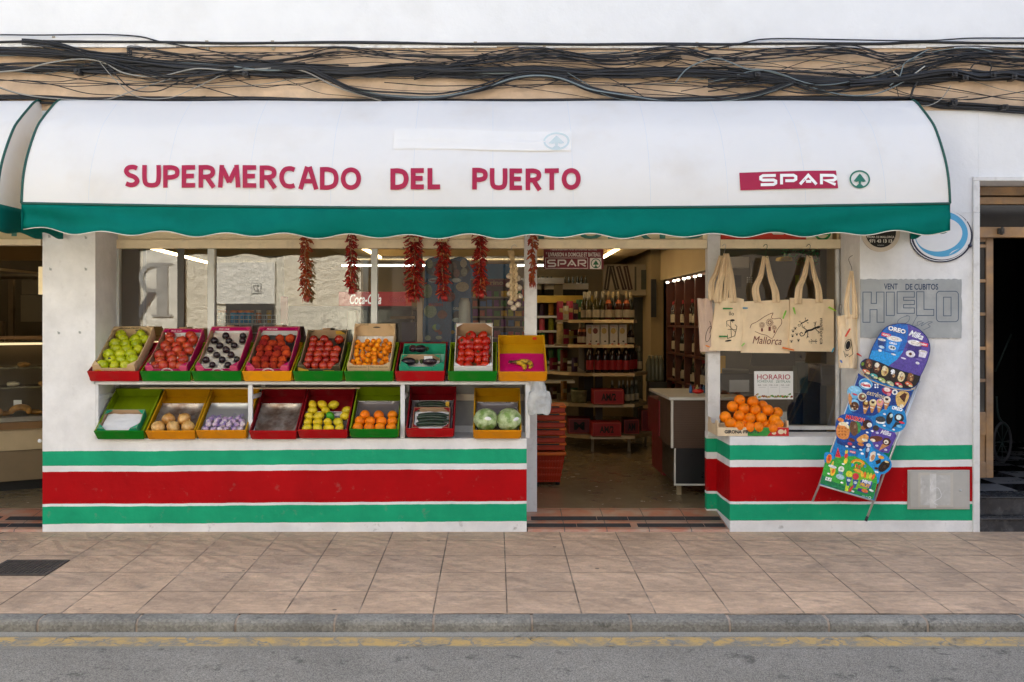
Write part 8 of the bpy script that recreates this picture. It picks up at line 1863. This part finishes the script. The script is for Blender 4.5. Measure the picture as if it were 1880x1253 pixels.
g = MB(); g.tube([(X(1521, .8), .8, Z(782, .8)), (X(1536, .8), .8, Z(722, .8))], .012, 8); tag(g.build('grey_pole', M_alu), 'slanting grey pole behind the right window corner', 'pole')
g = MB(); g.box(X(1482, .9), X(1504, .9), 1.3, 1.5, zf0, Z(722, 1.3)); tag(g.build('till_chair', mat('dark chair', (.03, .03, .045), .6), bevel=.03), 'dark chair back behind the notice', 'chair')
g = MB(); g.box(X(1462, 1.0), X(1482, 1.0), .98, 1.1, Z(722, 1), Z(665, 1)); tag(g.build('teal_folder', mat('teal folder', (.09, .14, .13), .5)), 'dull teal folder standing behind the notice', 'folder')
# ---------------------------------------------------------------- deli at the far left
DC = thing('deli_counter', 'curved glass deli counter with pastries in the left opening', 'deli counter', (-4.6, 1.7, zf0))
M_dw = mat('deli wood trim', (.20, .11, .045), .4, var=.15); M_dc = mat('deli cream panel', (.46, .37, .24), .45, var=.05); M_dd = mat('deli dark panel', (.20, .15, .09), .5, var=.06)
# the counter runs away to the right at an angle
A0 = Vector((-4.85, .80, 0)); dirv = Vector((1.0, .62, 0)).normalized(); nrm = Vector((dirv.y, -dirv.x, 0))
def dl(s, d, z): p = A0+dirv*s-nrm*d; return (p.x, p.y, z)
def dbox(s0, s1, d0, d1, z0, z1, name, m, par=DC):
    g = MB(); g.add([dl(s0, d0, z0), dl(s1, d0, z0), dl(s1, d1, z0), dl(s0, d1, z0), dl(s0, d0, z1), dl(s1, d0, z1), dl(s1, d1, z1), dl(s0, d1, z1)], [(0,3,2,1),(4,5,6,7),(0,1,5,4),(1,2,6,5),(2,3,7,6),(3,0,4,7)], sm=False); return g.build(name, m, par)
dbox(-1.5, 2.6, .02, .8, .16, .42, 'lower_panel', M_dd); dbox(-1.5, 2.6, .0, .8, .421, .60, 'cream_panel', M_dc); dbox(-1.5, 2.6, -.03, .8, .601, .66, 'wood_trim', M_dw); dbox(-1.5, 2.6, .06, .75, zf0, .159, 'plinth', M_darkroom)
dbox(-1.5, 2.6, .02, .7, .661, .70, 'display_base', mat('steel deck', (.35, .33, .28), .35, metal=.5))
for z in (.93, 1.10): dbox(-1.5, 2.6, .25, .65, z, z+.012, 'glass_shelf', mat('shelf glass edge %d' % int(z*100), (.22, .19, .11), .15))
dbox(-1.5, 2.6, .72, .74, .70, 1.30, 'back_panel', M_dd)
g = MB(); prof = smoothpts([(.0, .70), (.01, .9), (.07, 1.12), (.2, 1.28), (.4, 1.34), (.7, 1.35)], 4)
g.grid(30, len(prof)-1, lambda u, v: dl(-1.5+4.1*u, prof[int(round(v*(len(prof)-1)))][0], prof[int(round(v*(len(prof)-1)))][1])); g.build('curved_glass', M_glass2, DC)
for s in (.55, 1.9): g = MB(); g.tube([dl(s, a-.003, b) for a, b in prof], .006, 5); g.build('glass_rib', M_ge, DC)
dbox(-1.5, 2.6, .69, .73, 1.352, 1.38, 'top_rail', M_dw); dbox(-1.5, 2.6, .62, .65, 1.30, 1.32, 'added_case_glow', mat('added case glow', (1, .75, .42), .5, emis=.4, var=0))  # glowing strip added to lift the dark deli case
M_bread = mat('baked crust', (.48, .24, .06), .55, var=.3, vs=20, bump=.003, bs=40); M_pale = mat('pale cream pastry', (.6, .5, .34), .6, var=.1)
random.seed(3)
for k in range(24):
    s = .1+.085*k; lvz = (.702, .944, 1.114)[k % 3]; p = Vector(dl(s, .22 if k % 3 == 0 else .38, lvz+.018)); g = MB()
    g.ball(p, .045, 1.3, .9, .5, 12, 7, lambda d: 1+.12*math.sin(9*d.x)); tag(g.build('pastry', random.choice([M_bread, M_bread, M_pale])), f'baked pastry in the deli case, {("bottom deck", "lower glass shelf", "upper glass shelf")[k % 3]}, {nth(k//3)} from the left', 'pastry', 'pastries in the deli case')
for k, s in enumerate((.75, .98)):
    p = Vector(dl(s, .12, .735)); g = MB(); g.tube([p+Vector((.075*math.cos(a*PI/8), .02*math.sin(a*PI/8), .04*math.sin(a*PI/8))) for a in range(-1, 10)], [.012]+[.028]*9+[.012], 9); tag(g.build('croissant', M_bread), ('left' if not k else 'right')+' golden ring croissant in the deli case', 'croissant', 'croissants in the deli case')
g = MB(); p = Vector(dl(.98, .30, .79)); g.box(p.x-.035, p.x+.035, p.y, p.y+.004, p.z-.02, p.z+.035); tag(g.build('price_card', M_wpaper), 'small white price card among the pastries', 'card')
# kitchen behind
Yk2 = 3.2
g = MB(); g.box(X(38, Yk2), X(150, Yk2), Yk2, Yk2+.6, Z(591, Yk2), Z(542, Yk2)); g.box(X(38, Yk2), X(150, Yk2), Yk2+.02, Yk2+.6, Z(541, Yk2), Z(512, Yk2)); tag(g.build('wall_cupboard', mat('olive grey cupboard', (.20, .165, .10), .5, var=.04)), 'olive grey wall cupboard above the deli counter', 'cupboard')
g = MB(); g.box(X(-80, 2.4), X(90, 2.4), 2.4, 3.1, Z(508, 2.4), Z(503, 2.4)); g.add([(X(-80, 2.3), 2.3, Z(492, 2.3)), (X(70, 2.3), 2.3, Z(503, 2.3)), (X(70, 2.4), 3.1, Z(500, 2.4)), (X(-80, 2.4), 3.1, Z(484, 2.4))], [(0, 1, 2, 3)]); tag(g.build('extractor_hood', mat('brown hood', (.20, .15, .085), .4, metal=.3)), 'brown metal extractor hood over the deli', 'hood')
g = MB(); g.box(X(15, 3.5), X(24, 3.5), 3.5, 3.55, zf0, Z(510, 3.5)); g.box(X(-60, 3.5), X(6, 3.5), 3.5, 3.55, zf0, Z(590, 3.5)); tag(g.build('steel_panels', mat('dim steel', (.20, .16, .11), .35, metal=.5, var=.2)), 'dim steel panels standing behind the deli case', 'panel')
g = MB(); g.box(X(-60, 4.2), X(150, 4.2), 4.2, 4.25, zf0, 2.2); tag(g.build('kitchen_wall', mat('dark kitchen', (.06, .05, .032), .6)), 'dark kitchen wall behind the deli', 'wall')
g = MB(); g.box(X(70.5, .9), X(80, .9), .9, .95, Z(541, .9), Z(490, .9)); tag(g.build('wall_lamp', mat('lamp panel', (.9, .72, .4), .5, emis=.12), ), 'slim lit panel at the pillar edge in the left opening', 'lamp')
# ================================================================ tidy prototypes nothing used
for o in [o for o in C.objects if o.get('proto')]:
    for ch in KIDS.get(o.name, []): bpy.data.objects.remove(ch)
    bpy.data.objects.remove(o)
# ================================================================ CAMERA, LIGHT, SKY
cam = bpy.data.cameras.new('camera'); co = bpy.data.objects.new('camera', cam); C.objects.link(co)
co.location = (0, -D, H); co.rotation_euler = (R(90), 0, 0)
cam.sensor_width = 36; cam.lens = F/1880*36; cam.shift_x = (940-VX)/1880; cam.shift_y = (VY-626.5)/1880
cam.clip_end = 1000; cam.clip_start = .05
S.camera = co
EL, AZ = 46, 38            # the sun stands behind the shop: the front is in open shade, the houses opposite are lit
sun = bpy.data.lights.new('sun', 'SUN'); sun.energy = 5; sun.angle = R(.5); sun.color = (1, .97, .93)
so = bpy.data.objects.new('sun', sun); C.objects.link(so); so.rotation_euler = (R(90-EL), 0, R(180+AZ)); so.location = (0, 12, 14)
w = bpy.data.worlds.new('World'); S.world = w; w.use_nodes = True; N = w.node_tree.nodes; L = w.node_tree.links
sky = N.new('ShaderNodeTexSky'); sky.sky_type = 'NISHITA'; sky.sun_disc = False; sky.sun_elevation = R(EL); sky.sun_rotation = R(AZ)
sky.air_density = 1; sky.dust_density = 3.5; sky.ozone_density = .6
hs = N.new('ShaderNodeHueSaturation'); hs.inputs['Saturation'].default_value = .85; L.new(sky.outputs[0], hs.inputs['Color']); L.new(hs.outputs[0], N['Background'].inputs[0]); N['Background'].inputs[1].default_value = .12
S.view_settings.view_transform = 'Standard'; S.view_settings.look = 'None'; S.view_settings.gamma = 1; S.view_settings.use_curve_mapping = False
S.view_settings.exposure = EXPO = 1.98
S.cycles.use_denoising = True
try: S.cycles.denoiser = 'OPENIMAGEDENOISE'
except Exception: pass
S.cycles.max_bounces = 8; S.cycles.diffuse_bounces = 4; S.cycles.glossy_bounces = 3; S.cycles.transmission_bounces = 4; S.cycles.transparent_max_bounces = 8
S.cycles.caustics_reflective = False; S.cycles.caustics_refractive = False; S.cycles.sample_clamp_indirect = 6
